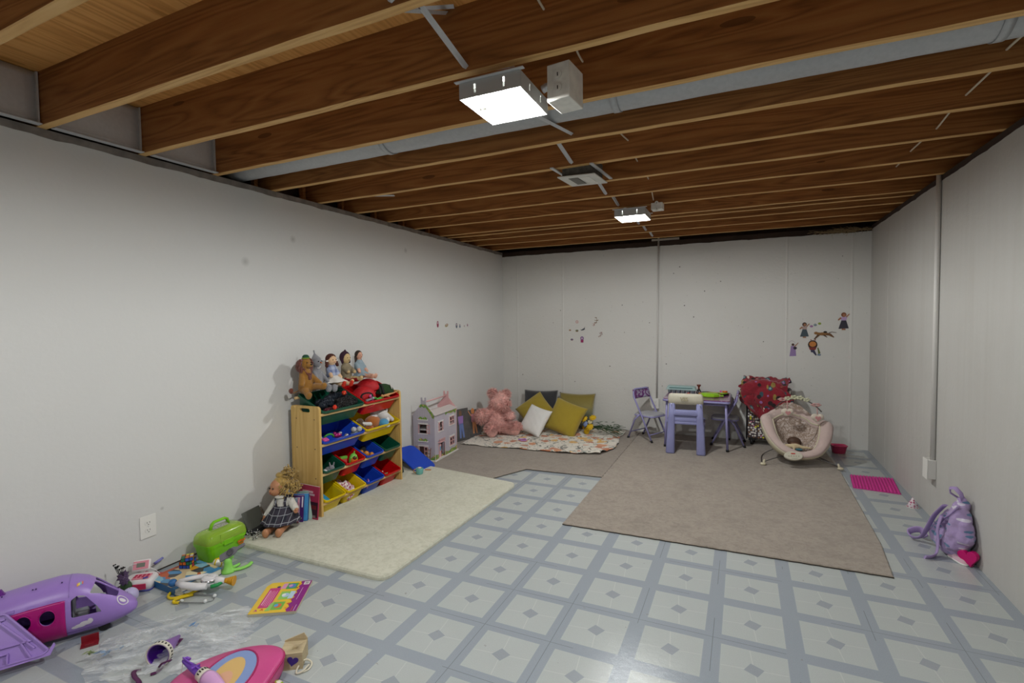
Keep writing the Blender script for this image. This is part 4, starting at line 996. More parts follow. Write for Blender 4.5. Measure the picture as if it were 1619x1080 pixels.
# ------------------------------------------------------------------ picture panels beside the dollhouse
def picture(label, p, tilt, rz, w, h, c1, c2, fig):
    r_ = T('photo_board', label, 'picture', p, rot=(0, 0, rz)); M = Matrix.Rotation(R(-tilt), 4, 'X')
    m = mat('print '+label[:14], c1, .35); n = N(m); co = n.co(); n.set(n.mix(n.noise(co, 14, 4), c1, c2))
    MB().box((0, 0, h/2), (w, .004, h), M=M).build('panel', m, r_)
    for k, (nm, c, poly) in enumerate(fig):
        MB().prism(poly, 0, .0012, M @ Matrix.Translation((0, -.002, 0)) @ Matrix.Rotation(R(90), 4, 'X')).build(nm, mat('ink '+c, c, .4), r_)
    return r_
# generic standing figures printed on the panels
figA = [('printed_legs', '#6b7fb5', [(-.035, .03), (-.01, .03), (0, .14), (.015, .03), (.04, .03), (.03, .19), (-.03, .19)]), ('printed_top', '#9a78b8', [(-.035, .18), (.03, .18), (.04, .27), (-.04, .27)]), ('printed_head', '#7a5a46', [(-.018, .275), (.018, .275), (.02, .32), (0, .335), (-.02, .32)])]
figB = [('printed_legs', '#c88c62', [(0, .04), (.02, .04), (.03, .14), (.045, .04), (.06, .04), (.05, .19), (0, .19)]), ('printed_dress', '#c98c96', [(-.01, .17), (.06, .17), (.04, .26), (-.005, .26)]), ('printed_head', '#c8834e', [(.0, .265), (.035, .265), (.04, .31), (.018, .33), (-.005, .31)]), ('printed_arm', '#c88c62', [(-.005, .25), (-.045, .31), (-.05, .30), (-.01, .235)])]
picture('picture panel of a standing figure in blue trousers, close beside the dollhouse', (-2.795, 4.72, CZ), 6, R(74), .24, .35, '#4a4f5e', '#8a8794', figA)
picture('picture panel of a figure in a pink dress, leaning beside the pink bear', (-2.765, 4.915, CZ), 8, R(62), .22, .31, '#3a3c42', '#6d6a66', figB)
# ------------------------------------------------------------------ things between the shelf and the dollhouse
lid = T('storage_tote_cover', 'bright blue plastic lid leaning against the left wall behind the toy shelf', 'lid', (-2.68, 3.72, RZ), 0, rot=(R(-2), R(0), R(0)))
M = frame((0, 0, .003), (-.88, .10, .48), (.15, .99, -.02))
mb = MB().prism([(x+.03, y) for x, y in rrect(.34, .26, .05)], 0, .016, M); mb.build('lid_panel', M_blue, lid, bevel=.004)
lid.location = (-2.66, 3.69, RZ+.055)
cup = T('toy_cup', 'small turquoise toy cup with a tan handle lying by the blue lid', 'toy cup', (-2.505, 3.505, RZ+.0))
MB().lathe([(0, 0), (.024, 0), (.030, .008), (.032, .045), (.030, .052), (.027, .052), (.028, .044), (.025, .01), (0, .008)], 24).build('cup_body', mat('turquoise', '#6fb3ac', .45), cup)
MB().tube([(-.028, -.015, .012), (-.045, -.025, .02), (-.04, -.022, .038), (-.027, -.014, .044)], .0045, 8).build('handle', M_tan, cup)
MB().ball((0, .0, .052), (.018, .018, .010)).build('filling', mat('pale sponge', '#c7c3b4', .9), cup)
for k, (c, dx, dy, t, lab) in enumerate([('#2b3b3c', 0, 0, 14, 'thin dark green book'), ('#8c1d50', -.022, .012, 20, 'thin magenta book'), ('#d8d4cc', -.04, .03, 24, 'thin white book')]):
    o = MB().box((0, 0, .055), (.006, .09, .11), M=Matrix.Rotation(R(-t), 4, 'Y')).build('thin_book', mat('bk'+c, c, .5), loc=(-2.655+dx, 3.46+dy, RZ+.001), rot=(0, 0, R(20))); tag(o, lab+' leaning just past the far end of the toy shelf', 'book')
o = MB().box((0, 0, .004), (.05, .012, .008), rot=(0, 0, R(20))).build('wood_scrap', M_tan, loc=(-2.50, 3.625, RZ)); tag(o, 'tiny flat wood stick on the rug edge under the blue lid', 'stick')
# ------------------------------------------------------------------ floral blanket
def blanket_mat():
    m = mat('floral blanket', '#dad4c8', .95, sheen=.3); n = N(m); co = n.co()
    big_ = n.voro(co, 8.2); q = n.sep(n.voro(co, 8.2, 'Color'))
    base = n.mix(n.noise(co, 6, 3), '#dfd9cd', '#d2cbbd')
    leaf = n.m('MULTIPLY', n.m('GREATER_THAN', n.noise(co, 17, 3, .6, 1.2), .57), n.m('GREATER_THAN', n.noise(co, 40, 2), .40))
    base = n.mix(leaf, base, '#595b52')
    leaf2 = n.m('GREATER_THAN', n.noise(n.co(loc=(3, 5, 1)), 15, 3, .6, 1.5), .63); base = n.mix(leaf2, base, '#8f9a92')
    fl = n.m('LESS_THAN', n.m('ADD', big_, n.m('MULTIPLY', n.noise(co, 45, 2), .35)), n.m('ADD', .68, 0)); fc = n.mix(n.m('GREATER_THAN', q[0], .6), '#c98558', '#d1a24a')
    fc = n.mix(n.m('GREATER_THAN', q[1], .7), fc, '#b5683c'); base = n.mix(n.m('MULTIPLY', fl, n.m('GREATER_THAN', q[2], .33)), base, fc)
    core = n.m('LESS_THAN', big_, .10); base = n.mix(n.m('MULTIPLY', core, n.m('GREATER_THAN', q[2], .33)), base, '#7b4a2c')
    n.set(base, n.bump(n.noise(co, 30, 3), .3)); return m
def bl(u, v):
    # corners: near-left, near-right, far-right, far-left
    a = V(-2.735, 4.565, 0).lerp(V(-1.235, 4.66, 0), u); b = V(-2.80, 5.80, 0).lerp(V(-1.19, 5.80, 0), u); p = a.lerp(b, v)
    p.y += .02*nz(u*7, 1)*(1-v) + .05*max(0, u-.75)*(1-v)*4*.8; p.x += .02*nz(v*6, u*2)+.04*sin(v*5)*u*u
    w_ = .006+.010*max(0, nz(u*11, v*9))+.012*max(0, nz(u*23+2, v*17))*(.4+.6*u)
    w_ += .028*max(0, 1-abs(v-.03)/.06)*max(0, u-.35)*(.6+.6*abs(sin(u*30)))
    w_ += .03*max(0, 1-abs(u-.97)/.05)*max(0, .7-v)*(.5+.5*abs(sin(v*26)))
    if v > .9 or u < .02: w_ = .008
    return V(p.x, p.y, CZ+.001+w_)
o = MB().grid(bl, 90, 70).build('blanket', blanket_mat(), solid=.004); tag(o, 'rumpled cream blanket with orange flowers spread under the pillows and bear', 'blanket')
ZB = CZ+.014
# ------------------------------------------------------------------ pink bear
M_bear = mat('pink fur', '#e6aca3', .95, sheen=.35, bump=1.0, bscale=120, var=.2, vscale=25)
bear = T('teddy_bear', 'big fluffy pink teddy bear sitting on the floral blanket in the corner', 'teddy bear', (-2.575, 5.12, ZB), R(-48))
def bp(x, y, z): return V(x, y, z)
cs = [('b', V(-.02, 0, .13), (.12, .125, .13)), ('b', V(-.035, 0, .22), (.095, .105, .10)), ('b', V(.0, .045, .365), (.108, .118, .112)), ('b', V(.06, .075, .34), (.06, .065, .055)),
      ('b', V(-.02, -.035, .468), (.022, .040, .042)), ('b', V(-.05, .135, .445), (.020, .036, .038)),
      ('c', V(-.02, -.10, .235), V(.06, -.185, .225), .055, .062), ('b', V(.075, -.20, .225), (.05, .055, .07)),
      ('c', V(-.02, .10, .235), V(.07, .15, .20), .052, .05),
      ('c', V(.02, -.06, .07), V(.15, -.095, .065), .070, .062), ('b', V(.175, -.10, .075), (.042, .068, .078)),
      ('c', V(.02, .06, .07), V(.14, .155, .060), .070, .062), ('b', V(.165, .175, .070), (.042, .066, .074))]
b = blob(cs, 'body', M_bear, bear, .008, 2, .014, .012)
MB().ball((.120, .10, .352), .011, 8).build('nose', mat('pink nose', '#a8605c', .5), bear)
for s in ((.085, .055, .395), (.065, .145, .39)): MB().ball(s, .007, 8).build('eye', M_eye, bear)
def fur(i):
    # short tufts standing on the body silhouette
    c = cs[i % len(cs)]
    if c[0] == 'b': ce, rr = c[1], c[2]
    else: ce = c[1].lerp(c[2], random.random()); rr = (c[3],)*3
    d = V(random.gauss(0, 1), random.gauss(0, 1), random.gauss(0, 1)).normalized()
    if d.z < 0 and ce.z < .1: d.z = abs(d.z)
    p = ce+V(d.x*rr[0], d.y*rr[1], d.z*rr[2])*.98; t = (d+V(0, 0, -.5)+V(random.gauss(0, .4), random.gauss(0, .4), 0)).normalized()
    return [p, p+d*.010+t*.010, p+d*.013+t*.028]
mb = MB()
for i in range(8000):
    f = fur(i); s = Vector((random.gauss(0, 1), random.gauss(0, 1), random.gauss(0, 1))).normalized()*.0028
    mb.add([f[0]-s, f[0]+s, f[1]+s*.8, f[1]-s*.8, f[2]], [(0, 1, 2, 3), (3, 2, 4)], True)
o = mb.build('fur_tufts', M_bear, bear)
o = MB().ball((0, 0, .02), (.035, .025, .02)).build('red_toy', mat('red plush', '#b51a1c', .8), loc=(-2.735, 5.22, ZB)); tag(o, 'small red toy on the floor behind the pink bear', 'toy')
# ------------------------------------------------------------------ pillows
def pillow(label, ctr, axu, axv, su, sv, th, m, name='throw_pillow', slump=.0, piping=None):
    root = T(name, label, 'pillow', ctr, rot=frame((0, 0, 0), axu, axv).to_euler())
    mb = MB(); NN = 26
    def f(u, v, sgn):
        a, b = u*2-1, v*2-1
        e = (1-abs(a)**2.6)*(1-abs(b)**2.6); t = th*.5*max(0, e)**.42
        x = a*su/2*(1-.085*(1-b*b)*abs(a)**.5*0-.07*(1-b*b)*(a*a)); y = b*sv/2*(1-.07*(1-a*a)*(b*b))
        wr = .004*nz(a*6+su*9, b*6)*min(1, e*3)
        return V(x, y, sgn*(t+wr*(.5)))
    mb.grid(lambda u, v: f(u, v, 1), NN, NN); mb.grid(lambda u, v: f(u, v, -1), NN, NN)
    mb.build('pillow_cover', m, root)
    if piping:
        pts = [f(t/20, 0, 0) for t in range(20)]+[f(1, t/20, 0) for t in range(20)]+[f(1-t/20, 1, 0) for t in range(20)]+[f(0, 1-t/20, 0) for t in range(20)]
        MB().tube(pts, .0045, 6, closed=True).build('piping', piping, root)
    return root
def weave(name, c, c2=None):
    m = mat(name, c, .95, sheen=.2); n = N(m); co = n.co(); b_ = n.m('ADD', n.noise(co, 500, 2), n.m('MULTIPLY', n.noise(co, 14, 3), 1.2)); n.set(n.mix(n.noise(co, 300, 2), c, c2 or c), n.bump(b_, .3, .005)); return m
M_must = weave('mustard cotton', '#94801e', '#a8922c'); M_wp = weave('white cotton weave', '#dddcd9', '#e6e5e2'); M_dkp = weave('charcoal cotton', '#2f3033', '#3a3b3f')
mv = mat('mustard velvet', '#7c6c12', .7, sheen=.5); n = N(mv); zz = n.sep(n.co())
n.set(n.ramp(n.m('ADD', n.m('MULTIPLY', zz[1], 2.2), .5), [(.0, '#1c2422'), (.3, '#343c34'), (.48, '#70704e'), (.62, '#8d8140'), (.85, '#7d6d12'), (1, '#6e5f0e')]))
pillow('charcoal square pillow standing against the back wall, leftmost of the pillows', (-2.30, 5.80, .235), (1, .05, .02), (0, .28, .96), .44, .44, .13, M_dkp, piping=mat('pale piping', '#8b8b87', .8))
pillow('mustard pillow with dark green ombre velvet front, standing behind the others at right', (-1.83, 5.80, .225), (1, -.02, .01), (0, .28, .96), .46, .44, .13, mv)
pillow('mustard cotton pillow turned on its corner, left behind the white pillow', (-2.275, 5.58, .235), (.70, .43, .55), (-.70, .43, .55), .38, .38, .14, M_must)
pillow('plain mustard cotton pillow leaning at the front, right of the white pillow', (-1.845, 5.44, .200), (.95, -.16, -.26), (.24, .46, .84), .41, .40, .15, M_must)
pillow('small white pillow leaning in front of the mustard pillows', (-2.145, 5.25, .185), (.90, -.28, -.18), (.42, .44, .76), .31, .34, .11, M_wp)
# ------------------------------------------------------------------ bunch of artificial flowers
fl = T('flower_bunch', 'bunch of yellow artificial flowers lying on the blanket right of the pillows', 'flowers', (-1.50, 5.56, ZB+.03), R(-8))
M_yf = mat('yellow petals', '#d9b21c', .7); M_bf = mat('blue petals', '#8a9cc8', .7); M_cf = mat('cream petals', '#d8d2b0', .7); M_lf = mat('dark leaves', '#2f4a2a', .7)
def flower(mb, c, r, d, k=9):
    c = Vector(c); M = align(d)
    for ring_, (n_, rr, up) in enumerate(((k, 1, .15), (k-2, .7, .5), (4, .35, .8))):
        for i in range(n_):
            a = 2*pi*i/n_+ring_; v = V(cos(a), sin(a), 0); s = V(-sin(a), cos(a), 0); rr_ = r*rr
            pts = [V(0, 0, 0), v*rr_*.6+s*rr_*.32+V(0, 0, up*rr_*.5), v*rr_+V(0, 0, up*rr_), v*rr_*.6-s*rr_*.32+V(0, 0, up*rr_*.5)]
            mb.add([c+M @ p for p in pts], [(0, 1, 2, 3)], True)
for (p, r, m, d) in [(tuple(a*1.1 for a in p_), r_*1.35, m_, d_) for p_, r_, m_, d_ in [((-.12, -.06, .12), .034, M_yf, (-.2, -.6, .7)), ((-.05, -.08, .05), .036, M_yf, (0, -.8, .5)), ((-.09, -.07, .0), .034, M_yf, (-.2, -.9, .2)), ((-.03, -.05, .14), .034, M_yf, (.1, -.6, .8)), ((-.10, -.08, .075), .028, M_bf, (-.3, -.8, .4)), ((-.055, -.06, .10), .026, M_cf, (0, -.7, .7)), ((-.13, -.05, .04), .026, M_yf, (-.6, -.6, .4)), ((-.14, -.04, .09), .024, M_cf, (-.5, -.5, .6))]]:
    mb = MB(); flower(mb, p, r, d); o = mb.build('flower', m, fl, solid=.0015)
mb = MB()
for i in range(16): a = random.uniform(-.25, .25); mb.tube([(-.08, -.05, .05), (.05+.02*random.random(), a*.25, .03+.03*random.random()), (.24+.08*random.random(), a*.7-.02, random.uniform(-.02, .05))], .0025, 5)
mb.build('stems', M_lf, fl)
mb = MB()
for i in range(42):
    p = V(random.uniform(-.06, .27), random.uniform(-.08, .08), random.uniform(-.01, .10)); d = V(1, random.uniform(-.8, .8), random.uniform(-.5, .6)).normalized(); s = d.cross(V(0, 0, 1)).normalized()
    l = random.uniform(.04, .085); mb.add([p, p+d*l*.5+s*.010, p+d*l, p+d*l*.5-s*.010+V(0, 0, .004)], [(0, 1, 2, 3)], True)
mb.build('leaves', M_lf, fl)
# white drawstring under the pillow edge, purple doodad on the blanket
o = MB().tube(cable([(-1.78, 5.20, ZB+.006), (-1.72, 5.24, ZB+.012), (-1.69, 5.20, ZB+.006), (-1.74, 5.17, ZB+.006)], ''), .006, 6).build('toy_clip', mat('lilac plastic', ''), loc=(-.43, -.28, 0)); tag(o, 'small lilac plastic toy clip lying on the floral blanket', 'toy')
# ------------------------------------------------------------------ kids table and chairs
M_lil = mat('lilac enamel', '#918dbc', .35, spec=.5); M_lild = mat('lilac moulded plastic', '#8587b3', .5, bump=.05, bscale=300); M_foot = mat('black rubber', '#1a1a1c', .7)
M_top = mat('purple laminate', '#6d3a6b', .22, coat=.4); n = N(M_top); co = n.co()
n.set(n.mix(n.m('GREATER_THAN', n.noise(co, 7, 3, .6, .8), .52), n.mix(n.noise(co, 4, 2), '#7d3c74', '#8f5585'), '#a2809b'))
tx0, tx1, ty0, ty1, tz = -.735, -.108, 5.262, 5.875, .520
tb = T('kids_table', 'small square lilac folding table with a purple printed top by the back wall', 'table', ((tx0+tx1)/2, (ty0+ty1)/2, CZ)); 
tw, td = tx1-tx0, ty1-ty0
MB().prism(rrect(tw, td, .03), tz-CZ-.008, tz-CZ).build('table_top', M_top, tb, bevel=.002)
mb = MB(); pr = [(x, y, tz-CZ-.022) for x, y in rrect(tw-.01, td-.01, .028)]; mb.tube(pr, .013, 8, closed=True); mb.build('frame', M_lil, tb)
for sx_ in (-1, 1):
    for sy_ in (-1, 1):
        x0, y0 = sx_*(tw/2-.035), sy_*(td/2-.04)
        lg = MB().tube([(x0, y0, tz-CZ-.03), (x0+sx_*.018, y0-sy_*.0-.02*0, .0)], .0115, 12).build('leg', M_lil, tb)
        MB().tube([(x0+sx_*.0165, y0, .022), (x0+sx_*.018, y0, -.0)], .0145, 12).build('rubber_foot', M_foot, lg)
for sy_ in (-1, 1): MB().tube([(-tw/2+.035, sy_*(td/2-.04), tz-CZ-.05), (tw/2-.035, sy_*(td/2-.04), tz-CZ-.05)], .008, 8).build('cross_tube', M_lil, tb)
# --- folding chairs: local frame: seat faces +x, origin on floor below the seat
M_seat = mat('pale grey vinyl', '#a9aab0', .45, bump=.1, bscale=60)
M_panel = mat('printed back panel', '#6a2c70', .4); n = N(M_panel); co = n.co(); n.set(n.mix(n.m('GREATER_THAN', n.noise(co, 22, 3, .6, 1.5), .54), '#6a2c70', '#a9a8b8'))
def fold_chair(label, loc, rz):
    r_ = T('folding_chair', label, 'chair', loc, rz, 'kids folding chairs at the little table')
    hw = .138; k = .0095
    # front legs and back uprights are one bent tube each side: from floor front, up and back to the backrest top
    A = [V(.165, 0, 0), V(.03, 0, .27), V(-.075, 0, .47), V(-.085, 0, .535)]
    pts = [p+V(0, -hw, 0) for p in A[:3]]+[V(-.083, -hw+.006, .52), V(-.088, -hw+.035, .548), V(-.088, hw-.035, .548), V(-.083, hw-.006, .52)]+[p+V(0, hw, 0) for p in A[:3]][::-1]
    MB().tube(pts, k, 10).build('back_frame', M_lil, r_)
    for s in (-1, 1): # rear legs
        y = s*(hw+.016)*.9
        l = MB().tube([V(-.155, s*(hw-.005), 0), V(-.06, s*(hw+.002), .22), V(.0, s*(hw-.012), .285)], k, 10).build('leg', M_lil, r_)
        MB().tube([V(-.158, s*(hw-.005), 0), V(-.147, s*(hw-.005), .022)], k+.003, 10).build('rubber_foot', M_foot, l)
        f = MB().tube([V(.167, s*hw, 0), V(.154, s*hw, .022)], k+.003, 10).build('rubber_foot', M_foot, r_)
    MB().tube([V(-.125, -hw, .075), V(-.125, hw, .075)], .006, 8).build('stretcher', M_lil, r_)
    MB().tube([V(.128, -hw, .075), V(.128, hw, .075)], .006, 8).build('stretcher', M_lil, r_)
    mb = MB().prism([(x+.035, y) for x, y in rrect(.25, .245, .05)], .262, .287); mb.build('seat', M_seat, r_, bevel=.008, seg=3)
    mb = MB(); mb.tube([(x+.035, y, .266) for x, y in rrect(.255, .25, .05)], .0075, 8, closed=True); mb.build('seat_frame', M_lil, r_)
    mb = MB()
    def f(u, v): 
        a = u*2-1; z = .445+.105*v; x = -.062-.5*(z-.445)*.5-.012*(1-a*a)
        return V(x, a*(hw-.002), z)
    mb.grid(f, 16, 6).build('back_panel', M_panel, r_, solid=.012)
    return r_
fc = fold_chair('lilac folding kids chair with a printed back, standing alone left of the table', (-.948, 5.590, CZ), R(-27))
dup(fc, 'lilac folding kids chair right of the table, next to the red fabric heap', loc=(-.125, 5.675, CZ), rz=R(180))
# --- moulded plastic chair with cream backrest (seen from behind)
pc = T('plastic_chair', 'lilac moulded plastic kids chair with a cream backrest, in front of the table', 'chair', (-.505, 5.20, CZ), R(4))
# back shell: profile outline in xz extruded along y; chair faces +y
mb = MB()
def side(s):
    # leg post: tapered box from floor to backrest, slightly curved back
    P = []
    for z, w, d, yb, xo in ((0, .078, .075, -.115, .142), (.012, .084, .080, -.115, .142), (.20, .074, .075, -.100, .137), (.34, .066, .06, -.100, .131), (.495, .056, .045, -.128, .124)):
        P.append([(s*xo+x, yb+y, z) for x, y in rrect(w, d, .018, 3)])
    return P
for s in (-1, 1): loft(mb, side(s))
mb.build('side_posts', M_lild, pc)
mb = MB(); loft(mb, [[(x, -.105+y*1.0, z) for x, y in rrect(.26, w, .010, 3)] for z, w in ((.312, .022), (.318, .026), (.385, .026))]); mb.build('lower_rail', M_lild, pc)
mb = MB(); loft(mb, [[(x, -.112+y, z) for x, y in rrect(.26, w, .008, 3)] for z, w in ((.372, .036), (.380, .046), (.418, .044), (.430, .026))]); mb.build('back_shell', M_lild, pc)
mb = MB(); loft(mb, [[(x, .03+y, z) for x, y in rrect(.36, .30, .05, 5)] for z in (.285, .312)]); mb.build('seat', M_lild, pc, bevel=.006)
for s in (-1, 1):
    m2 = MB(); loft(m2, [[(s*.15+x, .14+y, z) for x, y in rrect(w, w, .014, 3)] for z, w in ((0, .06), (.15, .055), (.29, .06))]); m2.build('leg', M_lild, pc)
M_crm = mat('cream plastic', '#cbc6b4', .5, var=.06, vscale=20)
mb = MB()
def bk(u, v):
    a = 2*pi*u
    return None
rings = []
for z, w, d in ((.485, .305, .035), (.491, .322, .055), (.53, .328, .062), (.562, .320, .058), (.582, .305, .046), (.589, .278, .028)):
    rings.append([(x, -.128-.015*(z-.48)/.13+y+.018*(x/.17)**2, z+(.004 if z > .57 else 0)*(1-(x/.17)**2)) for x, y in rrect(w, d, min(d, w)*.42, 5)])
loft(mb, rings); br = mb.build('backrest', M_crm, pc)
Mx = Matrix(((1, 0, 0, -.012), (0, 0, -1, -.1685), (0, 1, 0, .540), (0, 0, 0, 1)))
MB().text('VSS', .045, Mx, .001, bold=.002).build('faded_letters', mat('faded tan letters', '#a59c82', .6), br)
for s in (-1, 1): MB().cyl((s*.13, -.168, .496), (s*.13, -.160, .496), .005, n=8).build('screw', M_white, pc)

# things on the table
TZ = tz+.0005
eg = T('egg_carton', 'pale blue green egg carton on the back left of the little table', 'egg carton', (-.60, 5.70, TZ), R(-3))
M_egg = mat('pale teal foam', '#8fa9a8', .6, sheen=.2)
mb = MB()
for i in range(6):
    for j in range(2): mb.lathe([(0, 0), (.014, 0), (.022, .034), (.024, .036)], 14, c=(-.122+.049*i, -.025+.05*j, 0))
mb.prism(rrect(.315, .105, .012), .034, .040); mb.build('cup_tray', M_egg, eg)
mb = MB(); loft(mb, [[(x, y, z) for x, y in rrect(w, d, .014, 4)] for z, w, d in ((.040, .315, .105), (.045, .306, .098), (.072, .285, .080), (.078, .275, .070))], False, True); mb.build('lid', M_egg, eg)
mb = MB()
for i, w in enumerate((.02, .02, .05, .02, .04)): mb.bb(-.11+.05*i-w/2, -.11+.05*i+w/2, -.05, -.0475, .055, .064)
mb.build('lid_cutouts', mat('dark teal', '#3f5f60', .7), eg) if False else None
MB().box((0, -.0478, .058), (.24, .001, .010), rot=(R(-35), 0, 0)).build('print_band', mat('teal print', '#4f7776', .6), eg)
wm = T('waffle_toy', 'lime green octagonal toy waffle plate on the front of the table', 'toy plate', (-.30, 5.50, TZ), R(5))
M_lime = mat('lime plastic', '#8ec022', .35)
oc = [(cos(R(22.5+45*i)), sin(R(22.5+45*i))) for i in range(8)]
mb = MB(); loft(mb, [[(x*r, y*r*.8, z) for x, y in oc] for r, z in ((.085, .0), (.10, .010), (.098, .026), (.075, .040), (.05, .042))], sm=False); mb.build('plate_body', M_lime, wm)
MB().text('waffle', .028, Matrix.Translation((0, -.01, .0425)), .0006).build('red_word', mat('red brown ink', '#8a4a20', .5), wm) if False else None
MB().bb(-.035, .035, -.004, .004, .042, .0428).build('red_marking', mat('red brown ink', '#a04a1c', .5), wm)
MB().bb(.085, .13, -.012, .012, .008, .02).build('handle', M_lime, wm)
lt = T('lime_triangle', 'lime green triangular toy piece with dark base at the right of the table', 'toy', (-.185, 5.63, TZ), R(-4))
MB().prism([(-.05, .03), (.055, .035), (.0, -.055)], .0, .016).build('dark_base', mat('black felt', ''), lt); MB().prism([(-.046, .028), (.05, .033), (.0, -.05)], .016, .028).build('green_top', M_lime, lt, bevel=.003)
def lathed(name, label, cat, m, loc, prof, rot=(0, 0, 0), sc=1): o = MB().lathe([(r*sc, z*sc) for r, z in prof], 20).build(name, m, loc=loc, rot=rot); return tag(o, label, cat)
vs_ = T('toy_vase', 'small dark toy stand with splayed legs and reddish top on the table', 'toy', (-.425, 5.74, TZ))
MB().lathe([(.0, .088), (.022, .09), (.020, .078), (.009, .066), (.009, .045), (.012, .04)], 16).build('top', mat('rust plastic', '#6b2c1c', .5), vs_)
mb = MB()
for a in range(3): t = R(120*a+30); mb.tube([(0, 0, .05), (cos(t)*.018, sin(t)*.018, .02), (cos(t)*.03, sin(t)*.03, 0)], [.007, .006, .004], 8)
mb.build('legs', M_black, vs_)
def put(name, label, cat, m, x, y, d, rz=0, shape='box', bev=.003, z=0):
    mb = MB()
    if shape == 'box': mb.box((0, 0, d[2]/2), d)
    elif shape == 'ball': mb.ball((0, 0, d[2]/2), (d[0]/2, d[1]/2, d[2]/2))
    elif shape == 'cyl': mb.cyl((0, 0, 0), (0, 0, d[2]), d[0]/2, n=20)
    elif shape == 'lie': mb.cyl((-d[0]/2, 0, d[2]/2), (d[0]/2, 0, d[2]/2), d[2]/2, n=14)
    o = mb.build(name, m, loc=(x, y, TZ+z), rot=(0, 0, R(rz)), bevel=bev if shape == 'box' else 0); return tag(o, label, cat)
M_tanf = mat('toast tan', '#c08a4e', .7, var=.15); M_orf = mat('orange bright', '#d9691c', .5); M_redf = mat('tomato red', '#b5271c', .45); M_brf = mat('bread brown', '#7c4a26', .7)
put('toy_tomato', 'red toy tomato beside the egg carton on the table', 'toy food', M_redf, -.515, 5.56, (.032, .03, .024), 0, 'ball')
put('toy_tray', 'reddish brown flat toy piece in front of the egg carton', 'toy', mat('rust plastic', ''), -.545, 5.53, (.07, .035, .012), -5)
put('toy_bread', 'tan toy bread slice behind the lime waffle plate', 'toy food', M_tanf, -.385, 5.645, (.075, .055, .018), 15)
put('toy_toast', 'tan toy toast slice leaning at the back of the table', 'toy food', M_tanf, -.28, 5.70, (.10, .05, .020), -8)
put('toy_cheese', 'orange toy cheese slice between the green toys', 'toy food', M_orf, -.235, 5.575, (.065, .04, .020), -6)
put('toy_tofu', 'white toy block right of the lime waffle plate', 'toy food', M_white, -.225, 5.51, (.045, .035, .022), -4)
put('toy_cookie', 'brown round toy cookie at the back right of the table', 'toy food', M_brf, -.145, 5.72, (.05, .05, .014), 0, 'cyl')
put('toy_carrot', 'small orange toy roll at the back right edge of the table', 'toy food', M_orf, -.165, 5.735, (.05, .02, .022), 10, 'lie', z=.014)
put('toy_candle', 'tiny pink toy peg among the toy food on the table', 'toy', M_pink, -.205, 5.685, (.018, .018, .045), 0, 'cyl')
put('toy_pan', 'flat black toy pan lying at the back of the table', 'toy pan', M_black, -.35, 5.76, (.09, .09, .014), 0, 'cyl')
put('toy_knife', 'long dark toy knife lying across the back of the table', 'toy', M_black, -.245, 5.755, (.12, .012, .008), -6)
put('toy_shaker', 'small black toy box next to the egg carton end', 'toy', M_black, -.42, 5.66, (.03, .04, .018), 5)
put('toy_stick', 'pale crossed wooden sticks on the toast at the table', 'toy', mat('pale wood', '#cfb680', .6), -.235, 5.665, (.08, .008, .006), -35, z=.021)
put('toy_sausage', 'long brown toy sausage behind the bread slice', 'toy food', M_brf, -.30, 5.74, (.09, .018, .018), -3, 'lie')
put('toy_dish', 'clear grey toy dish behind the waffle plate', 'toy', mat('grey clear plastic', '#8d8d92', .2), -.36, 5.70, (.05, .05, .012), 0, 'cyl')

# ------------------------------------------------------------------ suitcase with dotted cover and red fabric over it
M_dots = mat('dotted fabric', '#4d4248', .9); n = N(M_dots); co = n.co(); vv = n.voro(co, 42, rnd=.7); q = n.sep(n.voro(co, 42, 'Color', rnd=.7))
dc = n.ramp(q[0], [(0, '#e4e0d8'), (.35, '#d6cf3a'), (.47, '#e6e2da'), (.62, '#c97f95'), (.75, '#8a6a4a'), (.86, '#ded9d2')], 'CONSTANT')
n.set(n.mix(n.m('LESS_THAN', vv, .42), '#4d4248', dc))
su = T('rolling_suitcase', 'rolling suitcase in multicoloured dotted fabric under the red cloth, by the back wall', 'suitcase', (.255, 5.76, CZ), R(-9))
MB().box((0, 0, .33), (.40, .17, .54)).build('suitcase_body', M_dots, su, bevel=.03, seg=4)
MB().tube([V(-.197, -.087, .06), V(-.197, -.087, .60)], .006, 8).build('side_piping', mat('black felt', ''), su)
for x in (-.15, .15):
    for y in (-.06, .06): MB().cyl((x-.012, y, .030), (x+.012, y, .030), .030, n=18).build('wheel', M_black, su)
for x in (-.15, .15): MB().bb(x-.03, x+.03, -.08, .08, .045, .075).build('wheel_housing', M_black, su)
MB().tube([V(-.09, .07, .60), V(-.09, .07, .655), V(-.08, .07, .66), V(.08, .07, .66), V(.09, .07, .655), V(.09, .07, .60)], .008, 8).build('pull_handle', M_black, su)
M_redcl = mat('red printed cotton', '#7c0c20', .9, sheen=.2); n = N(M_redcl); co = n.co()
def spots(co_, sc_, thr, col_, base, gate=.6, chan=0):
    vv = n.voro(co_, sc_); q = n.sep(n.voro(co_, sc_, 'Color')); return n.mix(n.m('MULTIPLY', n.m('LESS_THAN', vv, thr), n.m('GREATER_THAN', q[chan], gate)), base, col_)
c = n.mix(n.noise(co, 8, 3), '#780a1e', '#8a1026')
c = spots(n.co((1.2, 1, 1)), 11, .36, '#2e4a54', c, .5); c = spots(n.co((1.2, 1, 1)), 11, .22, '#7f9a9c', c, .5)
c = spots(n.co((2.2, 1, .8), (3, 1, 2), (0, .5, 0)), 9, .24, '#e3cfc0', c, .62, 1); c = spots(n.co((1.6, 1, 1), (7, 4, 2)), 9, .34, '#8f7c3c', c, .72, 2)
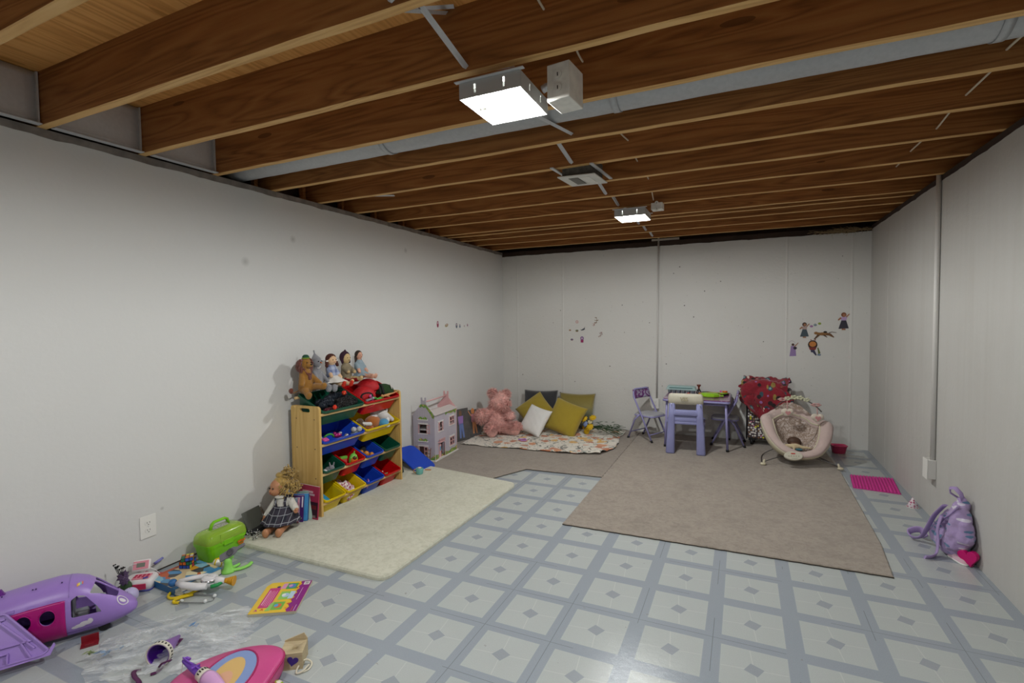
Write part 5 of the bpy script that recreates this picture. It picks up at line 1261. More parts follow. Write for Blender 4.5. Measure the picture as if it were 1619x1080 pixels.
c = spots(n.co((1, 1, 1), (1, 8, 5)), 13, .3, '#240b12', c, .5, 1); c = spots(n.co((1, 1, 1), (4, 2, 9)), 16, .24, '#9a6aa6', c, .66, 0)
n.set(c, n.bump(n.noise(co, 30, 3), .3))
# cloth draped over suitcase top: sheet following rounded box, with folds
mb = MB()
def drape(u, v):
    # u across (x), v from behind the top, over, and down the front
    a = u*2-1; s = v*1.02
    left = (a+1)/2
    x = a*.215-.025+ .025*nz(v*7, u*3)
    if s < .16: y = .06-.35*s*.9; z = .64+.05*sin(s/.16*pi*.5)+.02*nz(u*9, 2)
    elif s < .34: t = (s-.16)/.18; y = .01-.14*t; z = .69-.06*t+.02*nz(u*9+t, 3)
    else:
        t = (s-.34)/.68; drop = .50*t*(1.0-.55*max(0, -a)**1.0*.9) if a < 0 else .52*t*(1-.35*a)
        drop *= (.55+.45*sin(min(1, (a+1.0)*.9)*pi*.5)) if a < -.3 else 1
        y = -.13-.05*t-.035*sin(a*9+t*2)*t-.02*nz(a*6, t*6); z = .63-drop; x += (.10*a+.12*t)*t*.6
    x = x-.02
    return V(x, y, z)
mb.grid(drape, 46, 60)
rc = mb.build('red_cloth', M_redcl, loc=(.265, 5.75, CZ+.005), rot=(0, 0, R(-8)), solid=.006, disp=.03, dscale=.09); tag(rc, 'crumpled red cloth printed with bones, draped over the suitcase', 'cloth')
mb = MB(); mb.ball((0, 0, 0), (.14, .07, .045), 20); mb.ball((-.12, -.03, -.06), (.09, .05, .075), 16); mb.ball((.07, -.045, -.14), (.15, .06, .13), 20); mb.ball((.16, -.06, -.24), (.09, .055, .09), 16)
mb.ball((-.17, -.02, -.14), (.05, .05, .08), 14)
o = mb.build('cloth_bunch', M_redcl, rc, loc=(-.052, -.098, .644), remesh=.012, smooth=4, disp=.035, dscale=.06)

# ------------------------------------------------------------------ baby bouncer
bo = T('baby_bouncer', 'dirty pale pink baby bouncer seat with toy bar on wire feet', 'baby bouncer', (.445, 5.20, CZ), R(8))
M_bp = mat('pale pink fabric', '#c3aea8', .85, sheen=.2, bump=.15, bscale=90, var=.10, vscale=5); M_bsh = mat('cream shell', '#c4bda4', .5)
M_lace = mat('lace print fabric', '#9b887c', .9); n = N(M_lace); co = n.co(); n.set(n.mix(n.m('GREATER_THAN', n.noise(co, 38, 4, .7, 2), .53), n.mix(n.noise(co, 5, 2), '#8a7768', '#9c897c'), '#c6b9b2'), n.bump(n.noise(co, 25, 3), .4))
def rim(a):
    s, c = sin(a), cos(a)
    ww = max(0, 1-abs(s+.12)/.75)   # wings at the sides
    x = c*(.268+.012*ww); y = s*(.20 if s < 0 else .19)-(.02 if s < 0 else 0)
    z = .125+.335*((1+s)/2)**.85+.10*ww**1.3+.012*c*-1.6
    return V(x, y, z)
def surf(u, v):
    """v 0: bottom outside, .45: rim crest, 1: seat centre"""
    a = 2*pi*u; r = rim(a); bot = V(0, -.03, .045); seat = V(0, -.045, .105); d = V(r.x, r.y, 0)
    if v < .5:
        t = v/.5*pi/2; q = V(r.x*1.04, r.y*1.04, r.z-.035); p = bot.lerp(q, sin(t)); p.z = bot.z+(q.z-bot.z)*(1-cos(t)); return p
    return None
SEG = 64
mb = MB(); mb.grid(lambda u, v: surf(u, v*.4999), SEG, 14); mb.build('shell', M_bsh, bo, solid=.006)
def pad(u, v):
    a = 2*pi*u; r = rim(a); inn = V(r.x*.66, r.y*.68-.0, r.z-.060-.02*max(0, sin(a))); out = V(r.x*1.05, r.y*1.05, r.z-.035)
    t = v; p = out.lerp(inn, t); p.z += .055*max(0, sin(pi*t))**.7+.004*nz(u*30, v*3); return p
mb = MB(); mb.grid(pad, SEG, 12); mb.build('rim_pad', M_bp, bo, solid=.005)
mb = MB(); mb.tube([pad(i/SEG, .93)+V(0, 0, .006) for i in range(SEG)], .0075, 6, closed=True); mb.build('rim_piping', M_bsh, bo)
def seatf(u, v):
    a = 2*pi*u; e = pad(u, 1); c = V(0, -.055, .100); t = v; p = e.lerp(c, t); p.z = e.z+(c.z-e.z)*(t**.55)+.006*nz(u*26, v*8)*(1-t); return p
mb = MB(); mb.grid(seatf, SEG, 14); mb.build('seat_cover', M_lace, bo, solid=.003)
# headrest / back flap above the rim
mb = MB()
def back(u, v):
    a = R(35)+R(110)*u; r = rim(a); return V(r.x*(.80+.03*nz(u*9)), r.y*(.78+.14*v), r.z-.05+.10*v*max(0, sin(pi*u))**.5+.006*nz(u*22, v*4))
mb.grid(back, 30, 8); mb.build('back_cover', M_lace, bo, solid=.006)
# control panel on the front
cpn = MB(); M = Matrix.Translation((-.07, -.238, .098)) @ Matrix.Rotation(R(8), 4, 'Z') @ Matrix.Rotation(R(48), 4, 'X')
cpn.prism([(.075*cos(R(15*i)), .042*sin(R(15*i))) for i in range(24)], 0, .022, M); pn = cpn.build('control_panel', mat('control cream', '#c9c5b4', .4), bo, bevel=.004)
MB().box((0, .018, .0235), (.034, .009, .002), M=M).build('red_badge', mat('badge red', '#b8231f', .5), pn)
mb = MB()
for i in range(5): mb.cyl(M @ V(-.04+.02*i, -.006, .021), M @ V(-.04+.02*i, -.006, .0245), .0055, n=10)
mb.tube([M @ V(-.025+.0125*i, -.024-.006*sin(pi*i/4), .0235) for i in range(5)], .0015, 5); mb.build('buttons', mat('button grey', '#a8a493', .5), pn)
# stains
for (u, v, w_) in ((.46, .35, .03),):
    p = pad(u, v); 
# wire base
mb = MB()
for s in (-1, 1):
    x = s
    mb.tube(cable([(s*.10, -.10, .07), (s*.20, -.16, .055), (s*.285, -.20, .03), (s*.30, -.205, .010), (s*.30, -.14, .008), (s*.27, .05, .008), (s*.22, .18, .012), (s*.12, .21, .06)], ''), .0042, 8)
mb.build('wire_base', mat('grey wire', '#6d6a68', .4, metal=.6), bo)
for s in (-1, 1):
    MB().ball((0, 0, 0), (.026, .018, .014)).build('foot', M_bsh, bo, loc=(s*.302, -.215, .012)); MB().tube([(s*.297, -.212, .012), (s*.288, -.20, .05)], [.012, .007], 10).build('foot_sleeve', M_bsh, bo)
# toy bar
bar = [(-.15, .19, .42), (-.10, .10, .52), (-.02, .03, .565), (.07, -.01, .565), (.14, -.03, .53), (.20, -.04, .47)]
MB().tube(cable(bar, ''), .0055, 8).build('toy_bar', mat('grey wire', ''), bo)
mb = MB()
for c_, r in (((-.055, .05, .57), .022), ((-.01, .02, .585), .024), ((.035, .0, .585), .024), ((.085, -.012, .57), .022)):
    for k in range(5): a = 2*pi*k/5; mb.ball((c_[0]+cos(a)*r*.8, c_[1]-.01, c_[2]+sin(a)*r*.5), (r*.62, .008, r*.42), 8)
mb.build('fabric_flowers', mat('pale green cream', '#c2c2a6', .85), bo)
mb = MB()
for c_ in ((-.09, .08, .555), (.155, -.03, .53)):
    for k in range(6): a = 2*pi*k/6; mb.ball((c_[0]+cos(a)*.028, c_[1]-.01, c_[2]+sin(a)*.010), (.018, .007, .007), 8)
mb.build('pink_stars', mat('dusty pink felt', '#c59a96', .85), bo)
def heart(mb, c, s, dep, M=None):
    pts = [];
    for i in range(28):
        t = 2*pi*i/28; pts.append((s*.0625*16*sin(t)**3/1.0*.06*16/16, s*(.0625)*(13*cos(t)-5*cos(2*t)-2*cos(3*t)-cos(4*t))*.06*16/16))
    return pts
def heart_pts(s): return [(s*16*sin(t)**3/32, s*(13*cos(t)-5*cos(2*t)-2*cos(3*t)-cos(4*t))/32) for t in [2*pi*i/32 for i in range(32)]]
for (hx, hy, hz, L0) in ((-.065, .0, .445, .11), (.165, -.05, .415, .10)):
    h_ = MB(); h_.ball((-.022, 0, .008), (.032, .022, .030)); h_.ball((.022, 0, .008), (.032, .022, .030)); h_.ball((0, 0, -.012), (.034, .022, .026))
    ho = h_.build('hanging_heart', mat('cream plush', '#cfc4b4', .9, sheen=.4), bo, loc=(hx, hy, hz), remesh=.006, smooth=2)
    MB().prism(heart_pts(.045), .018, .026, Matrix.Rotation(R(90), 4, 'X')).build('pink_patch', mat('rose felt', '#c48c8c', .9), ho)
    MB().tube([(0, 0, .03), (0, .01, .07), (0, .02, L0)], .004, 6).build('ribbon', mat('dusty pink felt', ''), ho)
# inside the bouncer: a brown round plush and a cream star-shaped cloth
def bw(x, y, z): return Vector((.445, 5.20, CZ))+Matrix.Rotation(R(8), 3, 'Z') @ V(x, y, z)
br = T('brown_doll', 'brown round headed doll lying in the baby bouncer', 'doll', bw(-.01, -.01, .135), R(8))
mb = MB(); mb.ball((0, 0, .045), (.058, .045, .045), 18); mb.ball((0, .0, .0), (.05, .05, .03)); mb.build('head', mat('dark brown vinyl', '#4a3325', .6), br)
MB().ball((0, -.03, .03), (.042, .02, .026), 14).build('face', mat('brown vinyl', '#6a4935', .5), br)
for s in (-1, 1): MB().ball((s*.016, -.049, .036), .0045, 8).build('eye', M_eye, br)
tc_ = T('cream_bow_cloth', 'cream bow shaped cloth toy lying at the front of the bouncer', 'cloth toy', bw(-.02, -.085, .155), R(4))
mb = MB(); mb.cap((0, 0, 0), (-.085, .0, .004), .020, .010); mb.cap((0, 0, 0), (.12, .0, -.008), .020, .008); mb.cap((-.01, -.01, 0), (-.012, -.04, -.03), .016, .006); mb.ball((0, 0, 0), (.05, .022, .026)); mb.cap((-.03, .0, -.008), (-.095, -.012, -.014), .012, .005)
mb.build('cloth_body', mat('cream felt', '#cbb994', .9, sheen=.3), tc_, remesh=.006, smooth=2, disp=.01, dscale=.02)
MB().ball((.03, -.02, -.022), (.03, .014, .010)).build('teal_trim', mat('teal felt', '#3d7080', .8), tc_)
# pink basin
ba = T('pink_tub', 'small pink plastic tub on the floor behind the bouncer', 'tub', (.862, 5.72, 0), R(10))
M_tub = mat('hot pink plastic', '#c03a62', .3)
mb = MB(); loft(mb, [[(x, y, z) for x, y in rrect(w, d, .03, 4)] for z, w, d in ((0, .10, .08), (.002, .105, .085), (.070, .130, .105), (.074, .14, .115), (.078, .14, .115), (.078, .126, .10), (.006, .098, .078))]); mb.build('tub_body', M_tub, ba)
MB().ball((0, 0, .06), (.05, .038, .022)).build('contents', mat('magenta cloth', '#a31c4e', .8), ba)
# ------------------------------------------------------------------ pink bumpy mat
mp = T('bumpy_mat', 'flat bright pink bumpy plastic mat by the right wall', 'mat', (.955, 4.735, .0), 0)
M_mpink = mat('hot magenta rubber', '#c02c86', .45)
Mm = frame((0, 0, 0), (1, .10, 0), (-.10, 1, 0))
P4 = [(-.165, .185), (.175, .19), (.125, -.215), (-.175, -.165)]
P4 = [(.825-.955, 4.925-4.735), (1.125-.955, 4.945-4.735), (1.082-.955, 4.535-4.735), (.788-.955, 4.575-4.735)]
mb = MB().prism(P4[::-1], .0, .006); mb.build('sheet', M_mpink, mp, bevel=.002)
mb = MB()
for i in range(14):
    for j in range(17):
        u, v = (i+.5)/14, (j+.5)/17; a = V(*P4[3], 0).lerp(V(*P4[2], 0), u); b = V(*P4[0], 0).lerp(V(*P4[1], 0), u); p = a.lerp(b, v); mb.ball((p.x, p.y, .007), (.0085, .0095, .009), 6)
mb.build('bumps', M_mpink, mp)
# party hat
ph = T('party_hat', 'tiny white and pink dotted party hat on the floor by the right wall', 'party hat', (1.085, 4.272, 0))
M_hat = mat('dotted card', '#dcd0d4', .6); n = N(M_hat); co = n.co(); n.set(n.mix(n.m('LESS_THAN', n.voro(co, 60, rnd=.25), .42), '#ded4d8', '#b04a72'))
MB().lathe([(.036, 0), (.003, .066), (0, .068)], 24).build('cone', M_hat, ph, solid=.001)
mb = MB()
mb.tube([(.037*cos(R(15*i)), .037*sin(R(15*i)), .002) for i in range(24)], .0018, 6, closed=True); mb.build('brim_edge', M_white, ph)
# lilac backpack slumped against the right wall
M_bag = mat('lilac printed canvas', '#9b86b2', .9, sheen=.2); n = N(M_bag); co = n.co((.6, 1, 3)); vv = n.voro(co, 15, rnd=.8); q = n.sep(n.voro(co, 15, 'Color', rnd=.8))
c = n.mix(n.noise(n.co(), 9, 3), '#9a84b2', '#ab97c0'); c = n.mix(n.m('LESS_THAN', vv, .34), c, n.mix(n.m('GREATER_THAN', q[0], .5), '#d0cada', '#587a9c')); n.set(c, n.bump(n.noise(n.co(), 26, 3), .5))
bg = T('backpack', 'lilac printed toddler backpack slumped against the right wall', 'backpack', (1.055, 3.47, .0), 0)
mb = MB()
mb.cap((.045, .0, .31), (.035, .02, .22), .028, .05); mb.cap((.03, -.03, .24), (.02, -.03, .10), .05, .065); mb.cap((.03, .06, .21), (-.01, .14, .07), .045, .052); mb.cap((.02, -.02, .09), (-.0, .02, .055), .06, .055); mb.cap((.035, -.07, .22), (.035, -.09, .14), .03, .04); mb.cap((.0, .09, .06), (.01, .0, .06), .055, .055)
mb.build('bag_body', M_bag, bg, remesh=.008, smooth=3, disp=.022, dscale=.035)
M_strap = mat('lilac strap', '#a48fbe', .85, bump=.2, bscale=200)
MB().tube([(.04, .015, .32), (.0, .03, .345), (-.005, .02, .375), (.01, -.005, .385), (.03, -.02, .36), (.045, -.01, .32)], .010, 8, flat=(1.3, .4)).build('top_loop', M_strap, bg)
MB().tube(cable([(-.02, .04, .27), (-.05, .09, .19), (-.07, .12, .11), (-.09, .16, .03), (-.13, .17, .016), (-.135, .21, .035), (-.08, .22, .05), (-.06, .19, .02)], ''), .020, 8, flat=(1.0, .28)).build('shoulder_strap', M_strap, bg)
MB().tube(cable([(-.045, .0, .22), (-.06, .0, .15), (-.06, -.01, .08), (-.075, -.04, .02), (-.11, -.08, .010), (-.14, -.095, .009)], ''), .020, 8, flat=(1.0, .28)).build('shoulder_strap', M_strap, bg)
MB().tube([(.01, -.06, .30), (-.015, -.03, .24), (-.035, .01, .20), (-.04, .06, .15)], .014, 8, flat=(1.0, .3)).build('chest_fold', M_strap, bg)
sh_ = T('toddler_shoe', 'small white and pink toddler shoe in front of the lilac backpack', 'shoe', (1.075, 3.415, 0), R(-78))
mb = MB(); loft(mb, [[(x*(1+.0), y*(1-.25*(x/.06)), z) for x, y in rrect(w, d, d*.48, 6)] for z, w, d in ((0, .12, .05), (.012, .125, .054), (.013, .120, .05), (.028, .10, .044), (.036, .07, .03))]); mb.build('upper', mat('pale pink canvas', '#c9a9b4', .8), sh_)
mb = MB(); loft(mb, [[(x, y*(1-.25*(x/.06)), z) for x, y in rrect(w, d, d*.48, 6)] for z, w, d in ((0, .122, .052), (.011, .127, .056))]); mb.build('sole', M_white, sh_)
MB().ball((-.02, 0, .035), (.026, .016, .006)).build('insole', mat('blue insole', '#3c5c9c', .8), sh_)
hb = T('heart_box', 'magenta heart shaped plastic box leaning upright on the right wall', 'heart box', (1.085, 3.36, 0), 0)
M_mag = mat('magenta plastic', '#c3086a', .28)
Mh = frame((0.012, 0, .050), (.62, -.75, .25), (-.22, .10, .97))
MB().prism([(x*1.0, y) for x, y in heart_pts(.092)], -.012, .012, Mh).build('heart_shell', M_mag, hb, bevel=.004)
MB().prism([(x, y) for x, y in heart_pts(.07)], -.019, -.010, Mh).build('heart_face', mat('purple magenta', '#8e1a7c', .3), hb, bevel=.003)

# ------------------------------------------------------------------ wall stickers
def sticker(label, x, z, shapes, wall='b', group=None):
    shapes = [(nm, c, [(a*.82, b*.82) for a, b in P]) for nm, c, P in shapes]
    if wall == 'b': r_ = T('wall_sticker', label, 'wall sticker', (x, YB-.0005, z), 0, group)
    else: r_ = T('wall_sticker', label, 'wall sticker', (XL+.0005, x, z), R(90), group)
    for k, (nm, c, poly) in enumerate(shapes):
        MB().prism(poly, .0+.0004*k, .0008+.0004*k, Matrix.Rotation(R(90), 4, 'X')).build(nm, mat('sticker '+c, c, .5), r_)
    return r_
def ell(cx, cy, a, b, n=14, rot=0): return [(cx+a*cos(t)*cos(rot)-b*sin(t)*sin(rot), cy+a*cos(t)*sin(rot)+b*sin(t)*cos(rot)) for t in [2*pi*i/n for i in range(n)]]
def girl(hair, skin, top, skirt, s=1.0, arm=1):
    return [('skirt', skirt, [(-.052*s, -.09*s), (.052*s, -.085*s), (.022*s, .02*s), (-.02*s, .02*s)]), ('bodice', top, [(-.024*s, .01*s), (.026*s, .01*s), (.034*s, .05*s), (-.034*s, .05*s)]),
            ('arms', skin, [(-.034*s, .05*s), (-.060*s, .02*s), (-.052*s, .008*s), (-.02*s, .035*s)]), ('raised_arm', skin, [(.03*s, .045*s), (.062*s*arm, .085*s), (.052*s*arm, .09*s), (.022*s, .055*s)]),
            ('hair', hair, ell(0, .078*s, .027*s, .028*s)), ('head', skin, ell(.004*s, .072*s, .016*s, .019*s)), ('feet', skin, [(-.02*s, -.105*s), (.02*s, -.105*s), (.018*s, -.088*s), (-.018*s, -.088*s)])]
sticker('girl wall sticker in a long teal grey skirt, above left of the running animal', .579, 1.196, girl('#3f2a1e', '#9a6a4c', '#a9938c', '#3e4c55', .92))
sticker('wall sticker of a person in a dark skirt and lilac top, highest on the right', .918, 1.284, girl('#7a4a30', '#a06a4c', '#b59ac4', '#33303c', 1.02))
sticker('lilac dressed figure wall sticker under a thin arc, lowest on the back wall', .479, .998, [('dress', '#9078a8', [(-.04, -.09), (.035, -.085), (.03, -.02), (.02, .04), (-.025, .04), (-.03, -.02)]), ('dark_bundle', '#2c2430', ell(.022, .015, .02, .018)), ('head', '#4a2c22', ell(-.002, .058, .016, .016)), ('arm', '#a0755c', [(.01, .04), (.055, .085), (.06, .08), (.02, .03)]),
    ('arc', '#a08a98', [(-.05+.006*i, .085+.024*sin(pi*i/12)) for i in range(13)]+[(.022-.006*i, .081+.024*sin(pi*i/12)) for i in range(13)])])
sticker('wall sticker of an orange faced child with dark hair, under the running animal', .654, 1.010, [('hair', '#33221c', ell(0, .045, .052, .056)), ('face', '#bf7a3a', ell(0, .052, .038, .034)), ('red_top', '#7c2f2a', [(-.042, .012), (.042, .012), (.03, -.02), (-.03, -.02)]), ('legs', '#3c3a55', [(-.022, -.02), (.02, -.02), (.045, -.085), (.032, -.09), (.0, -.05), (-.018, -.05)]),
    ('ears', '#8d4a44', [(-.03, .10), (-.02, .115), (-.012, .10), (.018, .10), (.03, .118), (.036, .098)]), ('green_bit', '#5f6a34', [(.05, .01), (.06, .01), (.085, -.06), (.06, -.07)]), ('blue_bit', '#6d8296', ell(.07, -.08, .02, .012))])
sticker('wall sticker of a brown running spotted animal on the right of the back wall', .752, 1.157, [('torso', '#8a6134', ell(-.01, 0, .062, .020)), ('head', '#8f6638', ell(-.085, .010, .022, .018)), ('neck', '#8a6134', [(-.10, .015), (-.05, .02), (-.04, -.01), (-.08, -.01)]), ('hind', '#6f4c2c', [(.03, .015), (.07, .005), (.11, -.04), (.10, -.045), (.05, -.02), (.02, -.018)]),
    ('front_leg', '#5c4128', [(-.07, -.005), (-.11, -.065), (-.10, -.07), (-.04, -.015)]), ('mid_leg', '#4c3622', [(-.02, -.012), (.03, -.045), (.035, -.04), (.01, -.01)]), ('tail', '#4c3622', [(.05, .018), (.08, .028), (.13, .018), (.13, .012), (.08, .021), (.05, .008)]), ('dark_patch', '#2a2320', ell(.012, .024, .02, .012))])
for (x, z, c, nm) in ((.641, 1.235, '#9a6f9e', 'tiny lilac blob wall sticker, left of three in an arc'), (.674, 1.248, '#7d8f96', 'tiny grey blob wall sticker, middle of three in an arc'), (.712, 1.262, '#8a9f3c', 'tiny olive green blob wall sticker, right of three in an arc')):
    sticker(nm, x, z, [('blob', c, ell(0, 0, .018, .014))])
for (x, z, c, s_, nm) in ((-1.851, 1.303, '#c08a84', .022, 'small pale red ring shaped wall sticker, top left of the middle cluster'), (-1.942, 1.202, '#a48c6c', .018, 'tiny tan wall sticker, far left of the middle cluster'), (-1.852, 1.194, '#6f7a5c', .024, 'small green and red wall sticker in the middle cluster'),
                      (-1.772, 1.21, '#50565c', .030, 'dark grey bird shaped wall sticker in the middle cluster'), (-1.918, 1.085, '#6c6880', .022, 'small violet wall sticker, lower left of the middle cluster'), (-1.788, 1.086, '#93285c', .034, 'magenta figure wall sticker, lowest of the middle cluster'),
                      (-1.606, 1.318, '#86745e', .040, 'speckled brown plant wall sticker, top of the middle cluster'), (-1.640, 1.268, '#a06a58', .022, 'small rust wall sticker just under the speckled plant sticker'), (-1.559, 1.150, '#a38a84', .036, 'pale speckled pink plant wall sticker, right of the middle cluster')):
    rnd = random.Random(int(x*1000))
    if 'speckled' in nm: sh = [('leaf', c, ell(rnd.uniform(-s_, s_)*.8, rnd.uniform(-s_, s_)*1.1, s_*.22, s_*.16, 8, rnd.random()*3)) for _ in range(12)]+[('stem', c, [(-.003, -s_), (.003, -s_), (.008, s_), (.004, s_)])]
    elif 'bird' in nm: sh = [('body', c, ell(0, 0, s_, s_*.4, 12, .4)), ('wing', '#3c4148', [(-.005, 0), (.03, .045), (.012, .0)]), ('tail', c, [(-.02, -.005), (-.045, .004), (-.03, -.02)])]
    elif 'ring' in nm: sh = [('ring', c, ell(0, 0, s_, s_)), ('ring_centre', '#cfc8c2', ell(0, 0, s_*.6, s_*.6))]
    elif 'magenta' in nm: sh = [('body', c, [(-.02, -.045), (.02, -.045), (.024, .0), (-.022, .0)]), ('hair', '#6c4c84', ell(0, .02, .027, .028)), ('face', '#cbb0c0', ell(0, .018, .014, .014))]
    else: sh = [('body', c, ell(0, 0, s_, s_*.7)), ('spot', '#8e4a48', ell(s_*.2, -s_*.3, s_*.4, s_*.3))]
    sticker(nm, x, z, sh)
for (y, z, c, a, b, nm) in ((4.371, 1.300, '#8e2f4e', .022, .042, 'dark red and pink figure wall sticker on the left wall, leftmost of the row'), (4.54, 1.287, '#a2926c', .040, .022, 'tan curved wall sticker, second in the left wall row'), (4.745, 1.28, '#5f6a76', .022, .036, 'grey blue wall sticker, third in the left wall row'),
                        (4.816, 1.275, '#66788a', .018, .026, 'small blue grey wall sticker, fourth in the left wall row'), (4.913, 1.274, '#a5908c', .011, .013, 'tiny pale wall sticker, fifth in the left wall row'), (4.985, 1.283, '#8c5070', .013, .020, 'tiny mauve wall sticker, last of the left wall row')):
    sh = [('body', c, ell(0, 0, a, b, 12, .25 if a > b else 0)), ('spot', '#c4a8b0', ell(0, b*.35, a*.5, b*.35))]
    sticker(nm, y, z, sh, 'l')

# ------------------------------------------------------------------ sitting doll by the shelf, and the leaning books
doll = T('baby_doll', 'big doll with curly blond hair and plaid pinafore sitting against the shelf', 'doll', (-2.655, 2.225, RZ), R(-62)); doll.scale = (.86, .86, .83)
M_dsk = mat('doll vinyl skin', '#b8815e', .45); M_blouse = mat('white blouse', '#cfccc4', .9, bump=.25, bscale=60); M_plaid = mat('plaid cotton', '#252733', .9); n = N(M_plaid); qq = n.sep(n.co((1, 1, 1)))
def stripe(ch, f, w_, off=0): return n.m('LESS_THAN', n.m('FRACT', n.m('ADD', n.m('MULTIPLY', ch, f), 50+off)), w_)
c = n.mix(n.m('MAXIMUM', stripe(qq[1], 16, .5), stripe(qq[2], 16, .5)), '#20222e', '#34303c'); c = n.mix(n.m('MULTIPLY', n.m('MAXIMUM', stripe(qq[1], 24, .07), stripe(qq[2], 24, .07)), .8), c, '#a9adb2'); n.set(c, n.bump(n.noise(n.co(), 50, 3), .3))
hd = V(-.055, -.045, .305)
blob([('b', hd, (.056, .056, .062)), ('b', hd+V(.020, -.01, -.025), (.044, .046, .040)), ('c', V(-.03, 0, .08), V(-.045, -.01, .20), .055, .042), ('c', V(-.045, -.01, .21), hd, .022, .022),
      ('c', V(-.04, -.06, .19), V(-.005, -.125, .09), .020, .016), ('c', V(-.04, .05, .19), V(.03, .115, .155), .020, .017),
      ('c', V(.0, -.035, .045), V(.10, -.05, .035), .034, .026), ('c', V(.10, -.05, .035), V(.155, -.05, .030), .026, .023), ('b', V(.168, -.05, .035), (.018, .025, .034)),
      ('c', V(.0, .035, .045), V(.10, .035, .035), .034, .026), ('c', V(.10, .035, .035), V(.155, .04, .030), .026, .023), ('b', V(.168, .04, .035), (.018, .025, .034))], 'body', M_dsk, doll, .0045, 2)
hand = MB()
for s, w in ((-1, V(-.003, -.130, .082)), (1, V(.036, .120, .155))):
    hand.ball(w, (.014, .011, .015), 10)
    for k in range(4): hand.tube([w+V(.004, (k-1.5)*.0055, -.006), w+V(.014, (k-1.5)*.0062, -.014), w+V(.017, (k-1.5)*.006, -.023+abs(k-1.5)*.002)], [.0036, .0034, .0028], 6)
    hand.tube([w+V(.0, -s*.010, .0), w+V(.012, -s*.015, -.005), w+V(.018, -s*.013, -.012)], [.0038, .0034, .0028], 6)
hand.build('hands', M_dsk, doll)
face(doll, hd+V(.010, -.008, -.006), .050, .13, .36, .06, ax=(.86, -.48, .10))
MB().ball(hd+V(.058, -.036, -.018), .0075, 8).build('nose', M_dsk, doll)
MB().ball(hd+V(.054, -.034, -.036), (.008, .009, .0035), 8).build('lips', mat('doll lips', '#9c4a42', .5), doll)
mb = MB(); M_blond = mat('blond hair', '#a8883f', .5, var=.25, vscale=60, sheen=.3)
mb.ball(hd+V(-.018, .016, .018), (.058, .060, .062), 18); mb.build('hair', M_blond, doll, disp=.008, dscale=.012)
def hc_(i):
    a = random.uniform(0, 2*pi); e = random.uniform(-.3, 1.2); d = V(cos(a)*cos(e)*.9-.25, sin(a)*cos(e)+.35, sin(e)).normalized()
    p = hd+V(-.018, .02, .014)+d*.052; return curl(p, d*.5+V(-.2, .55, -.75 if e < .9 else .5), .05+.06*random.random(), .010+.006*random.random(), 2.2, 14, random.random()*6)
hair_strands('curls', M_blond, doll, 150, hc_, .0038)
MB().ball(hd+V(-.02, .01, .085), (.030, .032, .022), 12).build('hair_bun', M_blond, doll, disp=.01, dscale=.01)
blob([('c', V(-.03, 0, .10), V(-.045, -.01, .20), .060, .049), ('c', V(-.04, -.055, .195), V(-.012, -.115, .105), .029, .022), ('c', V(-.04, .05, .195), V(.02, .105, .160), .030, .026), ('b', V(-.022, -.02, .238), (.035, .04, .014))], 'blouse', M_blouse, doll, .0045, 2, .006, .02)
mb = MB()
mb.grid(lambda u, v: (lambda a: V(cos(a)*(.058+.075*v*(1.25 if cos(a) > 0 else .45))*(1+.05*sin(10*a)*v)-.035+.035*v, sin(a)*(.062+.075*v)*(1+.05*sin(10*a)*v), .175-.125*v**.9+(.02*v if cos(a) > 0 else 0)))(2*pi*u), 60, 12)
mb.build('pinafore', M_plaid, doll, solid=.003)
for s in (-1, 1): MB().tube([(.012, s*.030-.0, .165), (.008, s*.033-.008, .20), (-.02, s*.038-.01, .245), (-.065, s*.036-.01, .25), (-.10, s*.03, .20)], .007, 6, flat=(1.4, .45)).build('strap', M_plaid, doll)
MB().box((.018, 0, .158), (.012, .075, .03), rot=(0, R(-8), 0)).build('bib', M_plaid, doll, bevel=.003)
# dark doll accessory bag and silver jack toy beside the doll
blk = T('dark_case', 'dark grey flat case lying behind the doll against the left wall', 'case', (-2.79, 2.135, RZ), R(12))
mb = MB(); mb.box((0, 0, .012), (.11, .17, .024)); mb.build('case_body', mat('dark case', '#232427', .5), blk, bevel=.006)
mb = MB(); mb.box((-.01, 0, .075), (.008, .15, .12), rot=(0, R(-22), 0)); mb.build('open_flap', mat('olive grey', '#4d4f48', .5), blk, bevel=.004)
M_chrome = mat('chrome', '#c9cacc', .2, metal=1.0)
for i in range(5):
    c_ = V([-.045, -.012, .022, -.02, .035][i], [.0, .028, .0, -.030, -.028][i], .018); mb = MB()
    for ax in (V(1, .2, .3), V(-.2, 1, .4), V(.3, -.4, 1)):
        d = ax.normalized()*.018; mb.tube([-d, d], .0024, 6); mb.ball(d, .0045, 6); mb.ball(-d, .0045, 6)
    o = mb.build('metal_jack', M_chrome, loc=V(-2.70, 2.06, RZ)+c_, rot=(.4*i, .7*i, 1.1*i))
    tag(o, 'small silver metal jack in the little cluster next to the doll feet', 'toy jack', 'silver jacks beside the doll')
